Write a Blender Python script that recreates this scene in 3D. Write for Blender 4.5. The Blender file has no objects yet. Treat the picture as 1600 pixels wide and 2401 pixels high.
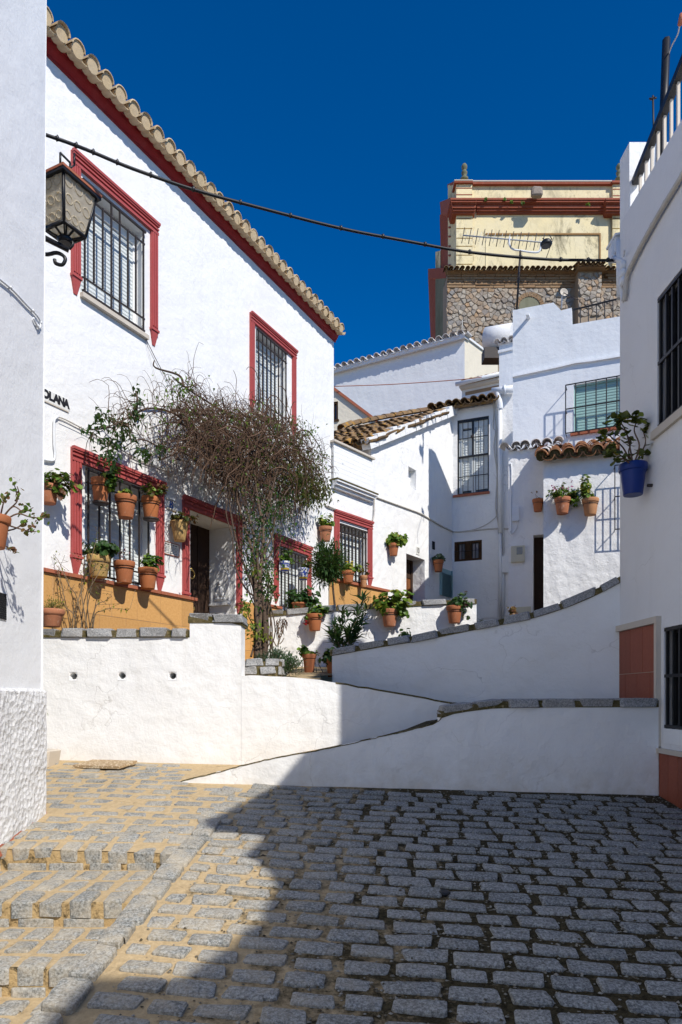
import bpy, bmesh, math, random
from mathutils import Vector, Matrix, Quaternion, noise
R = math.radians
SC = bpy.context.scene
COL = SC.collection
# ------------------------------------------------------------------ camera, sky, sun, exposure
# world origin = the camera's eye; x right, y away, z up.  1600 px wide frame with a 1600 px focal length.
FOC, CX, HY = 1600.0, 800.0, 1633.0
cam = bpy.data.cameras.new('camera'); cam_o = bpy.data.objects.new('camera', cam); COL.objects.link(cam_o)
cam.sensor_fit = 'HORIZONTAL'; cam.sensor_width = 36.0; cam.lens = 36.0
cam.shift_y = (HY - 1200.5) / 1600.0
cam.clip_start = 0.05; cam.clip_end = 3000
cam_o.rotation_euler = (R(90), 0, 0)
SC.camera = cam_o
SUN = Vector((0.62, -0.785, 0.90)).normalized()          # towards the sun
sun_el = math.asin(SUN.z); sun_az = math.atan2(SUN.x, SUN.y)
w = bpy.data.worlds.new('World'); SC.world = w; w.use_nodes = True
nt = w.node_tree; nt.nodes.clear()
wo = nt.nodes.new('ShaderNodeOutputWorld'); bg = nt.nodes.new('ShaderNodeBackground')
sky = nt.nodes.new('ShaderNodeTexSky'); sky.sky_type = 'NISHITA'; sky.sun_disc = False
sky.sun_elevation = sun_el; sky.sun_rotation = sun_az
sky.altitude = 1500; sky.air_density = 1.0; sky.dust_density = 0.0; sky.ozone_density = 6.0
hs = nt.nodes.new('ShaderNodeHueSaturation'); hs.inputs['Saturation'].default_value = 1.36
hs.inputs['Value'].default_value = 1.1; hs.inputs['Hue'].default_value = 0.506
nt.links.new(sky.outputs[0], hs.inputs['Color']); nt.links.new(hs.outputs[0], bg.inputs[0])
bg.inputs[1].default_value = 0.104
nt.links.new(bg.outputs[0], wo.inputs[0])
sl = bpy.data.lights.new('sun', 'SUN'); sl.energy = 4.25; sl.angle = R(0.55); sl.color = (1.0, 0.95, 0.87)
slo = bpy.data.objects.new('sun', sl); COL.objects.link(slo)
slo.rotation_euler = (-SUN).to_track_quat('-Z', 'Y').to_euler()
slo.location = SUN * 60
SC.view_settings.view_transform = 'Standard'; SC.view_settings.look = 'None'
SC.view_settings.gamma = 1.0; SC.view_settings.use_curve_mapping = False
SC.view_settings.exposure = 0.22
try:
    SC.cycles.max_bounces = 8; SC.cycles.diffuse_bounces = 5; SC.cycles.use_denoising = True
except Exception: pass

# ------------------------------------------------------------------ helpers
rnd = random.Random(7)
WM = {}
def P(px, py, d):
    return Vector(((px - CX) / FOC * d, d, (HY - py) / FOC * d))
class Fac:
    """A vertical facade: x along it to the right, y into the wall, z up."""
    def __init__(s, x0, y0, dx, dy):
        l = math.hypot(dx, dy); s.o = Vector((x0, y0, 0)); s.t = Vector((dx/l, dy/l, 0))
        s.n = Vector((s.t.y, -s.t.x, 0))
        s.M = Matrix(((s.t.x, -s.n.x, 0, x0), (s.t.y, -s.n.y, 0, y0), (0, 0, 1, 0), (0, 0, 0, 1)))
    def hit(s, px, py=HY, off=0.0):
        r = Vector(((px - CX) / FOC, 1, (HY - py) / FOC))
        k = (s.o + s.n * off).dot(s.n) / r.dot(s.n)
        p = r * k
        return ((p - s.o).dot(s.t), p.z)
    def u(s, px, off=0.0): return s.hit(px, HY, off)[0]
    def w(s, u, off, z): return s.o + s.t * u + s.n * off + Vector((0, 0, z))
    def at(s, px, py, off=0.0):
        u, z = s.hit(px, py, off); return s.w(u, off, z)
I4 = Matrix.Identity(4)
def T(x, y=None, z=None):
    return Matrix.Translation(x if y is None else (x, y, z))
def S(x, y, z): return Matrix.Diagonal((x, y, z, 1))
def link(o, parent=None, W=I4):
    if isinstance(W, Vector): W = Matrix.Translation(W)
    COL.objects.link(o)
    WM[o.name] = W.copy()
    if parent is not None:
        o.parent = parent
        o.matrix_parent_inverse = I4
        o.matrix_basis = WM[parent.name].inverted() @ W
    else:
        o.matrix_basis = W
    return o
def put(name, mesh, parent=None, W=I4):
    return link(bpy.data.objects.new(name, mesh), parent, W)
def tag(o, label=None, cat=None, group=None, kind=None):
    if label: o['label'] = label
    if cat: o['category'] = cat
    if group: o['group'] = group
    if kind: o['kind'] = kind
    return o
def thing(name, label, cat, W=I4, group=None):
    o = link(bpy.data.objects.new(name, None), None, W); o.empty_display_size = 0.1
    return tag(o, label, cat, group)
class MB:
    def __init__(s): s.v = []; s.f = []; s.sm = []
    def quad(s, *ps):
        i = len(s.v); s.v += [tuple(p) for p in ps]; s.f.append(tuple(range(i, i + len(ps)))); s.sm.append(False)
    def box(s, x0, x1, y0, y1, z0, z1, M=None):
        i = len(s.v)
        c = [(x, y, z) for z in (z0, z1) for y in (y0, y1) for x in (x0, x1)]
        if M is not None: c = [tuple(M @ Vector(q)) for q in c]
        s.v += c
        for q in ((0, 2, 3, 1), (4, 5, 7, 6), (0, 1, 5, 4), (2, 6, 7, 3), (0, 4, 6, 2), (1, 3, 7, 5)):
            s.f.append(tuple(i + k for k in q)); s.sm.append(False)
    def tube(s, pts, rad, n=6, cap=True):
        pts = [Vector(p) for p in pts]; m = len(pts)
        if m < 2: return
        i0 = len(s.v); a = None
        for k, p in enumerate(pts):
            d = (pts[min(k + 1, m - 1)] - pts[max(k - 1, 0)])
            if d.length < 1e-9: d = Vector((0, 0, 1))
            d.normalize()
            if a is None:
                a = d.orthogonal().normalized()
            else:
                a = (a - d * a.dot(d))
                a = a.normalized() if a.length > 1e-6 else d.orthogonal().normalized()
            b = d.cross(a)
            r = rad(k / (m - 1)) if callable(rad) else rad
            for j in range(n):
                t = 2 * math.pi * j / n
                s.v.append(tuple(p + (a * math.cos(t) + b * math.sin(t)) * r))
        for k in range(m - 1):
            for j in range(n):
                j2 = (j + 1) % n
                s.f.append((i0 + k*n + j, i0 + k*n + j2, i0 + (k+1)*n + j2, i0 + (k+1)*n + j)); s.sm.append(True)
        if cap:
            s.f.append(tuple(i0 + j for j in reversed(range(n)))); s.sm.append(False)
            s.f.append(tuple(i0 + (m-1)*n + j for j in range(n))); s.sm.append(False)
    def lathe(s, prof, n=20, M=None, smooth=True):
        i0 = len(s.v); m = len(prof)
        for (r, z) in prof:
            for j in range(n):
                t = 2 * math.pi * j / n
                p = Vector((r * math.cos(t), r * math.sin(t), z))
                s.v.append(tuple(M @ p if M is not None else p))
        for k in range(m - 1):
            for j in range(n):
                j2 = (j + 1) % n
                s.f.append((i0 + k*n + j, i0 + k*n + j2, i0 + (k+1)*n + j2, i0 + (k+1)*n + j)); s.sm.append(smooth)
        s.f.append(tuple(i0 + j for j in reversed(range(n)))); s.sm.append(False)
        s.f.append(tuple(i0 + (m-1)*n + j for j in range(n))); s.sm.append(False)
    def prism(s, poly, y0, y1):
        """poly: (x,z) points counter-clockwise seen from -y; extruded from y0 to y1"""
        i = len(s.v); n = len(poly)
        s.v += [(x, y0, z) for x, z in poly] + [(x, y1, z) for x, z in poly]
        s.f.append(tuple(i + k for k in range(n))); s.sm.append(False)
        s.f.append(tuple(i + n + k for k in reversed(range(n)))); s.sm.append(False)
        for k in range(n):
            k2 = (k + 1) % n
            s.f.append((i + k2, i + k, i + n + k, i + n + k2)); s.sm.append(False)
    def mesh(s, name, mat):
        me = bpy.data.meshes.new(name)
        me.from_pydata(s.v, [], s.f)
        if any(s.sm): me.polygons.foreach_set('use_smooth', s.sm)
        if mat is not None:
            for m_ in (mat if isinstance(mat, (list, tuple)) else [mat]): me.materials.append(m_)
        me.validate(); me.update()
        return me
    def build(s, name, mat, parent=None, W=I4):
        return put(name, s.mesh(name, mat), parent, W)
def lerp(a, b, t): return a + (b - a) * t
def interp(pts):
    def f(x):
        if x <= pts[0][0]: return pts[0][1]
        for (a, b), (c, d) in zip(pts, pts[1:]):
            if x <= c: return b + (d - b) * (x - a) / (c - a) if c > a else d
        return pts[-1][1]
    return f
def spline(pts, n=8):
    pts = [Vector(p) for p in pts]; out = []
    for i in range(len(pts) - 1):
        p0 = pts[max(i-1, 0)]; p1 = pts[i]; p2 = pts[i+1]; p3 = pts[min(i+2, len(pts)-1)]
        for k in range(n):
            t = k / n
            out.append(0.5 * ((2*p1) + (p2-p0)*t + (2*p0-5*p1+4*p2-p3)*t*t + (3*p1-p0-3*p2+p3)*t**3))
    out.append(pts[-1]); return out
def panel(mb, us, ztop, zbot, holes=(), y=0.0, back=None, ends=True):
    """A wall face along x with real openings: holes are (u0,u1,z0,z1,depth)."""
    if not callable(ztop): zt = ztop; ztop = lambda u: zt
    if not callable(zbot): zb = zbot; zbot = lambda u: zb
    br = sorted(set([round(u, 5) for u in us] + [round(h[k], 5) for h in holes for k in (0, 1)]))
    for a, b in zip(br, br[1:]):
        if b - a < 1e-4: continue
        hs_ = sorted([h for h in holes if h[0] <= a + 1e-4 and h[1] >= b - 1e-4], key=lambda h: h[2])
        lo = (zbot(a), zbot(b))
        for h in hs_:
            mb.quad((a, y, lo[0]), (b, y, lo[1]), (b, y, h[2]), (a, y, h[2])); lo = (h[3], h[3])
        mb.quad((a, y, lo[0]), (b, y, lo[1]), (b, y, ztop(b)), (a, y, ztop(a)))
        if back is not None:
            mb.quad((a, y, ztop(a)), (b, y, ztop(b)), (b, back, ztop(b)), (a, back, ztop(a)))
            mb.quad((b, back, zbot(b)), (a, back, zbot(a)), (a, back, ztop(a)), (b, back, ztop(b)))
    for (u0, u1, z0, z1, d) in holes:
        mb.quad((u0, y, z0), (u0, y, z1), (u0, y + d, z1), (u0, y + d, z0))
        mb.quad((u1, y, z1), (u1, y, z0), (u1, y + d, z0), (u1, y + d, z1))
        mb.quad((u0, y, z1), (u1, y, z1), (u1, y + d, z1), (u0, y + d, z1))
        mb.quad((u1, y, z0), (u0, y, z0), (u0, y + d, z0), (u1, y + d, z0))
    if back is not None and ends:
        a, b = br[0], br[-1]
        mb.quad((a, back, zbot(a)), (a, y, zbot(a)), (a, y, ztop(a)), (a, back, ztop(a)))
        mb.quad((b, y, zbot(b)), (b, back, zbot(b)), (b, back, ztop(b)), (b, y, ztop(b)))

# ------------------------------------------------------------------ materials
class NT:
    def __init__(s, name):
        s.m = bpy.data.materials.new(name); s.m.use_nodes = True; s.t = s.m.node_tree
        s.b = s.t.nodes['Principled BSDF']; s.o = s.t.nodes['Material Output']
        s.tc = None; s.lastb = None
    def n(s, k, **kw):
        x = s.t.nodes.new('ShaderNode' + k)
        for a, v in kw.items(): setattr(x, a, v)
        return x
    def l(s, a, b): s.t.links.new(a, b)
    def obj(s):
        if s.tc is None: s.tc = s.n('TexCoord')
        return s.tc.outputs['Object']
    def pos(s): return s.n('NewGeometry').outputs['Position']
    def noise(s, scale, detail=4, rough=0.6, co=None, stretch=None, dist=0.0):
        x = s.n('TexNoise'); x.inputs['Scale'].default_value = scale; x.inputs['Detail'].default_value = detail
        x.inputs['Roughness'].default_value = rough; x.inputs['Distortion'].default_value = dist
        co = co or s.obj()
        if stretch:
            mp = s.n('Mapping'); mp.inputs['Scale'].default_value = stretch; s.l(co, mp.inputs[0]); co = mp.outputs[0]
        s.l(co, x.inputs['Vector']); return x.outputs['Fac']
    def ramp(s, fac, a, b, c0=(0, 0, 0, 1), c1=(1, 1, 1, 1)):
        x = s.n('ValToRGB'); x.color_ramp.elements[0].position = a; x.color_ramp.elements[1].position = b
        x.color_ramp.elements[0].color = c0; x.color_ramp.elements[1].color = c1
        s.l(fac, x.inputs[0]); return x.outputs[0]
    def mix(s, fac, a, b):
        x = s.n('MixRGB')
        for i, v in ((0, fac), (1, a), (2, b)):
            if isinstance(v, (int, float)): x.inputs[i].default_value = v
            elif isinstance(v, tuple): x.inputs[i].default_value = v if len(v) == 4 else v + (1,)
            else: s.l(v, x.inputs[i])
        return x.outputs[0]
    def math(s, op, a, b=0.0):
        x = s.n('Math', operation=op)
        for i, v in ((0, a), (1, b)):
            if isinstance(v, (int, float)): x.inputs[i].default_value = v
            else: s.l(v, x.inputs[i])
        return x.outputs[0]
    def island(s): return s.n('NewGeometry').outputs['Random Per Island']
    def orand(s): return s.n('ObjectInfo').outputs['Random']
    def bump(s, h, strength=0.5, dist=0.01):
        x = s.n('Bump'); x.inputs['Strength'].default_value = strength; x.inputs['Distance'].default_value = dist
        s.l(h, x.inputs['Height'])
        if s.lastb is not None: s.l(s.lastb, x.inputs['Normal'])
        s.lastb = x.outputs[0]
    def done(s, col, rough=0.8, spec=0.3, metal=0.0):
        if isinstance(col, tuple): s.b.inputs['Base Color'].default_value = col if len(col) == 4 else col + (1,)
        else: s.l(col, s.b.inputs['Base Color'])
        if isinstance(rough, (int, float)): s.b.inputs['Roughness'].default_value = rough
        else: s.l(rough, s.b.inputs['Roughness'])
        s.b.inputs['Specular IOR Level'].default_value = spec; s.b.inputs['Metallic'].default_value = metal
        if s.lastb is not None: s.l(s.lastb, s.b.inputs['Normal'])
        return s.m
def stucco(name, base=(.80, .80, .79), dirt=(.56, .52, .45), amt=.22, und=.6, fine=.45, speck=0.0, crack=.0, splash=None):
    t = NT(name)
    big = t.ramp(t.noise(.7, 6, .65), .48, .80)
    st = t.ramp(t.noise(1.0, 5, .6, stretch=(5, 5, .55)), .52, .85)
    spot = t.ramp(t.noise(9, 6, .7), .66, .80)
    f = t.math('MULTIPLY', t.math('MAXIMUM', t.math('MAXIMUM', big, st), t.math('MULTIPLY', spot, .8)), amt)
    c = t.mix(f, base, dirt)
    if crack:
        v = t.n('TexVoronoi', feature='DISTANCE_TO_EDGE'); v.inputs['Scale'].default_value = 1.5
        mp = t.n('VectorMath', operation='ADD'); nz = t.n('TexNoise'); nz.inputs['Scale'].default_value = 3.2; nz.inputs['Detail'].default_value = 6
        t.l(t.obj(), nz.inputs['Vector']); sc_ = t.n('VectorMath', operation='SCALE'); sc_.inputs['Scale'].default_value = .55; t.l(nz.outputs['Color'], sc_.inputs[0])
        t.l(t.obj(), mp.inputs[0]); t.l(sc_.outputs[0], mp.inputs[1]); t.l(mp.outputs[0], v.inputs['Vector'])
        ln = t.ramp(v.outputs['Distance'], .0, .010, (1, 1, 1, 1), (0, 0, 0, 1))
        msk_ = t.ramp(t.noise(1.1, 3, .5), .52, .62)
        ck = t.math('MULTIPLY', t.math('MULTIPLY', ln, msk_), crack)
        c = t.mix(ck, c, (.33, .31, .28)); t.bump(t.math('MULTIPLY', ck, -1), .5, .006)
    if splash:
        sx = t.n('SeparateXYZ'); t.l(t.pos(), sx.inputs[0]); mr = t.n('MapRange'); mr.inputs[1].default_value = splash[0]; mr.inputs[2].default_value = splash[1]; mr.inputs[3].default_value = .62; mr.inputs[4].default_value = 0
        t.l(sx.outputs[2], mr.inputs[0]); g = t.math('MULTIPLY', mr.outputs[0], t.ramp(t.noise(5, 7, .75), .35, .7)); c = t.mix(g, c, (.50, .43, .32))
    if speck:
        sp = t.ramp(t.noise(32, 3, .6), .72, .76); c = t.mix(t.math('MULTIPLY', sp, speck), c, (.34, .32, .28))
    t.bump(t.noise(1.6, 3, .5), und * .55, .09)
    t.bump(t.noise(6.5, 5, .62), und, .022)
    t.bump(t.noise(14, 4, .7, dist=1.2), und * .5, .010)
    t.bump(t.noise(60, 4, .7), fine, .0025)
    return t.done(c, .85, .2)
def rough_plaster(name):
    t = NT(name)
    v = t.n('TexVoronoi'); v.inputs['Scale'].default_value = 26; t.l(t.obj(), v.inputs['Vector'])
    t.bump(t.noise(7, 3), .4, .03)
    t.bump(v.outputs['Distance'], .9, .018)
    t.bump(t.noise(38, 5, .75), 1.0, .014)
    c = t.mix(t.ramp(t.noise(20, 5, .7), .62, .85), (.80, .80, .80), (.62, .60, .56))
    return t.done(c, .9, .15)
def granite(name, a=(.19, .195, .205), b=(.48, .48, .47), moss=.25, dust=0.0, sc=85):
    t = NT(name)
    isl = t.n('ObjectInfo').outputs['Random']; isl2 = t.island()
    p = t.pos()
    sp = t.noise(sc, 4, .85, co=p); big = t.noise(14, 4, .6, co=p)
    c = t.mix(t.ramp(sp, .41, .61), a, b)
    c = t.mix(t.math('MULTIPLY', t.ramp(sp, .28, .36, (1, 1, 1, 1), (0, 0, 0, 1)), .75), c, (.045, .045, .05))
    v = t.math('ADD', t.math('MULTIPLY', isl, .5), t.math('MULTIPLY', isl2, .5))
    hsv = t.n('HueSaturation'); t.l(c, hsv.inputs['Color'])
    t.l(t.math('ADD', .72, t.math('MULTIPLY', v, .55)), hsv.inputs['Value']); c = hsv.outputs[0]
    c = t.mix(t.math('MULTIPLY', t.ramp(v, .35, .8), .22), c, (.30, .27, .23))
    c = t.mix(t.math('MULTIPLY', t.ramp(big, .45, .8), .35), c, (.15, .15, .155))
    if moss: c = t.mix(t.math('MULTIPLY', t.ramp(t.noise(22, 5, .7, co=p), .60, .72), moss), c, (.10, .085, .025))
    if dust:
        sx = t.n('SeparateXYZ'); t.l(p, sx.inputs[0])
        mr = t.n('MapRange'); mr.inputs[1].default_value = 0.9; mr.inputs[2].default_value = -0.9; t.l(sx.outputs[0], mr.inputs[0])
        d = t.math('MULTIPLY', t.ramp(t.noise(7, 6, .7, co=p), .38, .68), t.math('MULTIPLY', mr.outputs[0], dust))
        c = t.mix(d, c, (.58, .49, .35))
    t.bump(big, .6, .014); t.bump(sp, .6, .006)
    return t.done(c, .75, .3)
def paint(name, col, rough=.55, var=.12, bump=.15, spec=.35):
    t = NT(name)
    c2 = tuple(x * .62 + .03 for x in col); c3 = tuple(min(1, x * 1.12 + .05) for x in col)
    c = t.mix(t.math('MULTIPLY', t.ramp(t.noise(5, 6, .7), .45, .8), var * 3), col, c2)
    c = t.mix(t.math('MULTIPLY', t.ramp(t.noise(3.5, 6, .7, stretch=(3, 3, .8)), .5, .75), min(.9, var * 4)), c, c3)
    t.bump(t.noise(28, 4, .6), bump, .004)
    return t.done(c, rough, spec)
def terracotta(name, a=(.46, .155, .05), b=(.36, .13, .06), lime=.35):
    t = NT(name); r_ = t.orand()
    c = t.mix(r_, a, b)
    c = t.mix(t.math('MULTIPLY', t.ramp(t.noise(9, 6, .7), .45, .75), .5), c, (.27, .10, .045))
    c = t.mix(t.math('MULTIPLY', t.ramp(t.noise(16, 6, .75, stretch=(1, 1, .6)), .58, .75), lime), c, (.62, .48, .38))
    t.bump(t.noise(40, 4, .6), .3, .003)
    return t.done(c, .8, .25)
def tile_mat(name, a, b, c_, lich=(.05, .045, .035), la=.5, yel=0.0):
    t = NT(name); r_ = t.orand(); i_ = t.island(); p = t.pos()
    c = t.mix(t.ramp(r_, .1, .9), a, b)
    c = t.mix(t.math('MULTIPLY', t.ramp(t.noise(6, 5, .7, co=p), .42, .7), .8), c, c_)
    c = t.mix(t.math('MULTIPLY', t.ramp(t.noise(11, 6, .75, co=p), .5, .66), la), c, lich)
    if yel: c = t.mix(t.math('MULTIPLY', t.ramp(t.noise(5.5, 5, .7, co=p), .55, .64), yel), c, (.50, .26, .035))
    t.bump(t.noise(30, 5, .7, co=p), .5, .008)
    return t.done(c, .9, .15)
def leaf_mat(name, c0, c1, c2, trans=.3, rough=.5):
    t = NT(name)
    cr = t.n('ValToRGB'); cr.color_ramp.elements[0].color = c0 + (1,); cr.color_ramp.elements[1].color = c2 + (1,)
    e = cr.color_ramp.elements.new(.55); e.color = c1 + (1,)
    t.l(t.island(), cr.inputs[0])
    m_ = t.done(cr.outputs[0], rough, .35)
    tr = t.n('BsdfTranslucent'); mx = t.n('MixShader'); mx.inputs[0].default_value = trans
    g = t.mix(.35, cr.outputs[0], (.25, .35, .04)); t.l(g, tr.inputs[0])
    t.l(t.b.outputs[0], mx.inputs[1]); t.l(tr.outputs[0], mx.inputs[2]); t.l(mx.outputs[0], t.o.inputs[0])
    return m_
def bark_mat(name, a, b):
    t = NT(name); p = t.pos()
    c = t.mix(t.ramp(t.noise(45, 5, .7, co=p), .35, .7), a, b)
    c = t.mix(t.math('MULTIPLY', t.island(), .75), c, b)
    t.bump(t.noise(60, 5, .7, co=p), .6, .01)
    return t.done(c, .9, .15)
def metal(name, col, rough=.5, rust=.0):
    t = NT(name); c = t.mix(t.math('MULTIPLY', t.ramp(t.noise(12, 6, .75), .55, .7), rust), col, (.16, .07, .03))
    t.bump(t.noise(50, 3), .15, .002)
    return t.done(c, rough, .45)
def plain(name, col, rough=.6, spec=.3, met=0.0): return NT(name).done(col, rough, spec, met)
M = {}
M['white'] = stucco('white_limewash', crack=.25)
M['white_old'] = stucco('old_white_limewash', amt=.26, und=1.0, fine=.55, speck=.10, crack=.5)
M['white_garden'] = stucco('garden_wall_limewash', amt=.26, und=.62, fine=.6, crack=.36, splash=(-.80, -.40))
M['white_near'] = stucco('near_wall_limewash', base=(.78, .79, .80), amt=.10, und=.35, fine=.3)
M['white_cool'] = stucco('cool_white_paint', base=(.76, .78, .80), amt=.18, und=.45)
M['white_smooth'] = stucco('smooth_white_render', base=(.74, .74, .74), dirt=(.55, .53, .5), amt=.30, und=.28, fine=.55, crack=.35)
M['cream_wall'] = stucco('cream_wall', base=(.74, .68, .55), amt=.2)
M['white_band'] = paint('white_paint', (.80, .80, .79), .6, .04, .1)
M['rough'] = rough_plaster('rough_white_plaster')
M['red'] = paint('red_paint', (.40, .075, .070), .6, .10, .25)
M['red_dark'] = paint('deep_red_paint', (.30, .012, .014), .55, .12, .2)
M['granite'] = granite('granite', moss=.5)
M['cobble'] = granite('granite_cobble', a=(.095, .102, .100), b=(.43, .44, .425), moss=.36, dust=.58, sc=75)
M['terra'] = terracotta('terracotta')
M['terra_pale'] = terracotta('pale_terracotta', (.50, .25, .12), (.46, .22, .10), .3)
M['terra_old'] = terracotta('limey_terracotta', (.42, .16, .08), (.40, .17, .09), .8)
M['ochre_pot'] = terracotta('ochre_pot_glaze', (.52, .34, .12), (.50, .33, .13), .2)
M['blue_glaze'] = paint('blue_glazed_pot', (.004, .026, .17), .35, .03, .06, .25)
M['tile_pale'] = tile_mat('pale_roof_tile', (.62, .49, .31), (.50, .36, .20), (.54, .44, .31), (.24, .18, .12), .35)
M['tile_old'] = tile_mat('lichened_roof_tile', (.20, .125, .07), (.29, .19, .10), (.11, .085, .06), (.03, .028, .022), .8, .75)
M['tile_orange'] = tile_mat('orange_roof_tile', (.46, .22, .10), (.40, .18, .09), (.38, .24, .14), (.14, .11, .07), .45)
M['tile_white'] = tile_mat('whitewashed_roof_tile', (.74, .73, .72), (.70, .68, .66), (.66, .62, .58), (.40, .30, .22), .35)
M['iron'] = metal('dark_iron', (.030, .022, .018), .55, .4)
M['iron_black'] = metal('black_iron', (.010, .010, .011), .45, .08)
M['shutter'] = paint('white_roller_shutter', (.62, .66, .66), .5, .03, .03)
M['shutter_green'] = paint('green_roller_shutter', (.29, .46, .43), .5, .05, .03)
M['wood_dark'] = bark_mat('dark_door_wood', (.035, .020, .014), (.060, .036, .025))
M['wood_door'] = bark_mat('reddish_door_wood', (.24, .095, .035), (.19, .075, .03))
M['wood_win'] = bark_mat('brown_window_wood', (.085, .042, .018), (.055, .03, .015))
M['brass'] = plain('brass', (.60, .42, .14), .3, .5, 1.0)
M['glass'] = plain('window_glass', (.10, .12, .14), .06, .8)
M['dark'] = plain('dark_interior', (.012, .012, .013), .8)
M['grey_plastic'] = paint('grey_plastic', (.52, .52, .49), .5, .05, .05)
M['beige_plastic'] = paint('beige_meter_box', (.58, .55, .42), .5, .05, .05)
M['pipe'] = paint('white_pvc_pipe', (.72, .74, .76), .45, .05, .05)
M['cable'] = paint('pale_cable', (.52, .49, .44), .7, .15, .1)
M['cable_black'] = plain('black_cable', (.012, .013, .016), .5)
M['teal'] = paint('teal_grille', (.24, .40, .43), .5, .08, .1)
M['trim'] = paint('cream_stone_trim', (.56, .50, .42), .7, .06, .1)
def dado(name, a, b, vert=False):
    t = NT(name)
    c = t.mix(t.ramp(t.noise(35, 5, .75), .35, .7), a, b)
    if vert: c = t.mix(t.math('MULTIPLY', t.ramp(t.noise(3, 4, .6, stretch=(6, 6, .4)), .4, .75), .4), c, tuple(x*.75 for x in a))
    hsv = t.n('HueSaturation'); t.l(c, hsv.inputs['Color']); t.l(t.math('ADD', .9, t.math('MULTIPLY', t.orand(), .2)), hsv.inputs['Value'])
    t.bump(t.noise(60, 3), .2, .002)
    return t.done(hsv.outputs[0], .55, .35)
M['dado'] = dado('ochre_ceramic_tile', (.60, .345, .125), (.49, .25, .08))
M['dado_red'] = dado('red_ceramic_tile', (.30, .085, .045), (.25, .065, .035), True)
M['brick_cap'] = terracotta('red_sill_tile', (.40, .13, .075), (.34, .11, .06), .5)
M['grout'] = plain('grout', (.46, .40, .32), .9)
M['soil'] = bark_mat('potting_soil', (.05, .033, .02), (.09, .06, .035))
M['bark'] = bark_mat('vine_bark', (.15, .105, .075), (.060, .042, .030))
M['twig'] = bark_mat('dry_twig', (.20, .13, .085), (.075, .042, .028))
M['twig_pale'] = bark_mat('pale_twig', (.30, .23, .15), (.18, .13, .08))
M['leaf'] = leaf_mat('geranium_leaf', (.055, .12, .014), (.11, .21, .020), (.20, .30, .035))
M['leaf_dark'] = leaf_mat('dark_leaf', (.012, .045, .010), (.025, .075, .014), (.05, .11, .02))
M['leaf_olive'] = leaf_mat('olive_leaf', (.035, .055, .010), (.07, .085, .015), (.13, .13, .02))
M['leaf_grey'] = leaf_mat('grey_green_leaf', (.05, .095, .055), (.075, .13, .075), (.11, .17, .10))
M['leaf_yellow'] = leaf_mat('yellow_green_leaf', (.12, .18, .02), (.22, .26, .03), (.36, .30, .035))
M['leaf_oleander'] = leaf_mat('oleander_leaf', (.02, .065, .018), (.045, .11, .03), (.085, .17, .055))
M['leaf_red'] = leaf_mat('reddish_leaf', (.10, .10, .02), (.20, .085, .03), (.10, .035, .02))
M['flower_pink'] = leaf_mat('pink_petal', (.45, .05, .20), (.55, .12, .30), (.5, .2, .35))
M['flower_red'] = leaf_mat('red_petal', (.40, .008, .02), (.5, .01, .03), (.42, .01, .02))
M['flower_yellow'] = leaf_mat('yellow_petal', (.6, .42, .01), (.65, .5, .02), (.6, .4, .01))
M['leaf_purple'] = leaf_mat('purple_leaf', (.12, .02, .07), (.2, .05, .12), (.15, .10, .04))
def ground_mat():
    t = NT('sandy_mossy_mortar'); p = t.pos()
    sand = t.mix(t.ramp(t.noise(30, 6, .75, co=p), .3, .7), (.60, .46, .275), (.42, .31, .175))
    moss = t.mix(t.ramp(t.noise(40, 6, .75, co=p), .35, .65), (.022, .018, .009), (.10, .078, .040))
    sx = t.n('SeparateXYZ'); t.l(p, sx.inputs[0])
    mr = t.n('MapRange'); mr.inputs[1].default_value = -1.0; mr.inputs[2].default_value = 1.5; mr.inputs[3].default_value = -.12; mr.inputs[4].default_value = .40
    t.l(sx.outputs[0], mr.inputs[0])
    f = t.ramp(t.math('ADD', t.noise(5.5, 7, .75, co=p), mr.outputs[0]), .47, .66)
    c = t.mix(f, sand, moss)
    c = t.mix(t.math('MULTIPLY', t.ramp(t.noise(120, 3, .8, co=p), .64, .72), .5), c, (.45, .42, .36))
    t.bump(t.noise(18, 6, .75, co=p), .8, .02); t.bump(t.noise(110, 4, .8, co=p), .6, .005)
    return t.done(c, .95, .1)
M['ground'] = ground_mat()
def moss_mortar():
    t = NT('mossy_mortar'); p = t.pos()
    c = t.mix(t.ramp(t.noise(14, 6, .75, co=p), .4, .62), (.13, .105, .055), (.07, .06, .018))
    c = t.mix(t.ramp(t.noise(30, 4, .7, co=p), .55, .7), c, (.32, .25, .14))
    t.bump(t.noise(60, 5, .75, co=p), .8, .01); return t.done(c, .95, .1)
M['moss_mortar'] = moss_mortar()
def riser_mat():
    t = NT('stair_riser_mortar'); p = t.pos()
    c = t.mix(t.ramp(t.noise(16, 6, .75, co=p), .35, .7), (.56, .40, .20), (.42, .29, .14))
    c = t.mix(t.ramp(t.noise(8, 7, .8, co=p, dist=.6), .50, .60), c, (.085, .065, .035))
    t.bump(t.noise(30, 6, .75, co=p), .9, .02); return t.done(c, .95, .1)
M['riser'] = riser_mat()
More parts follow.
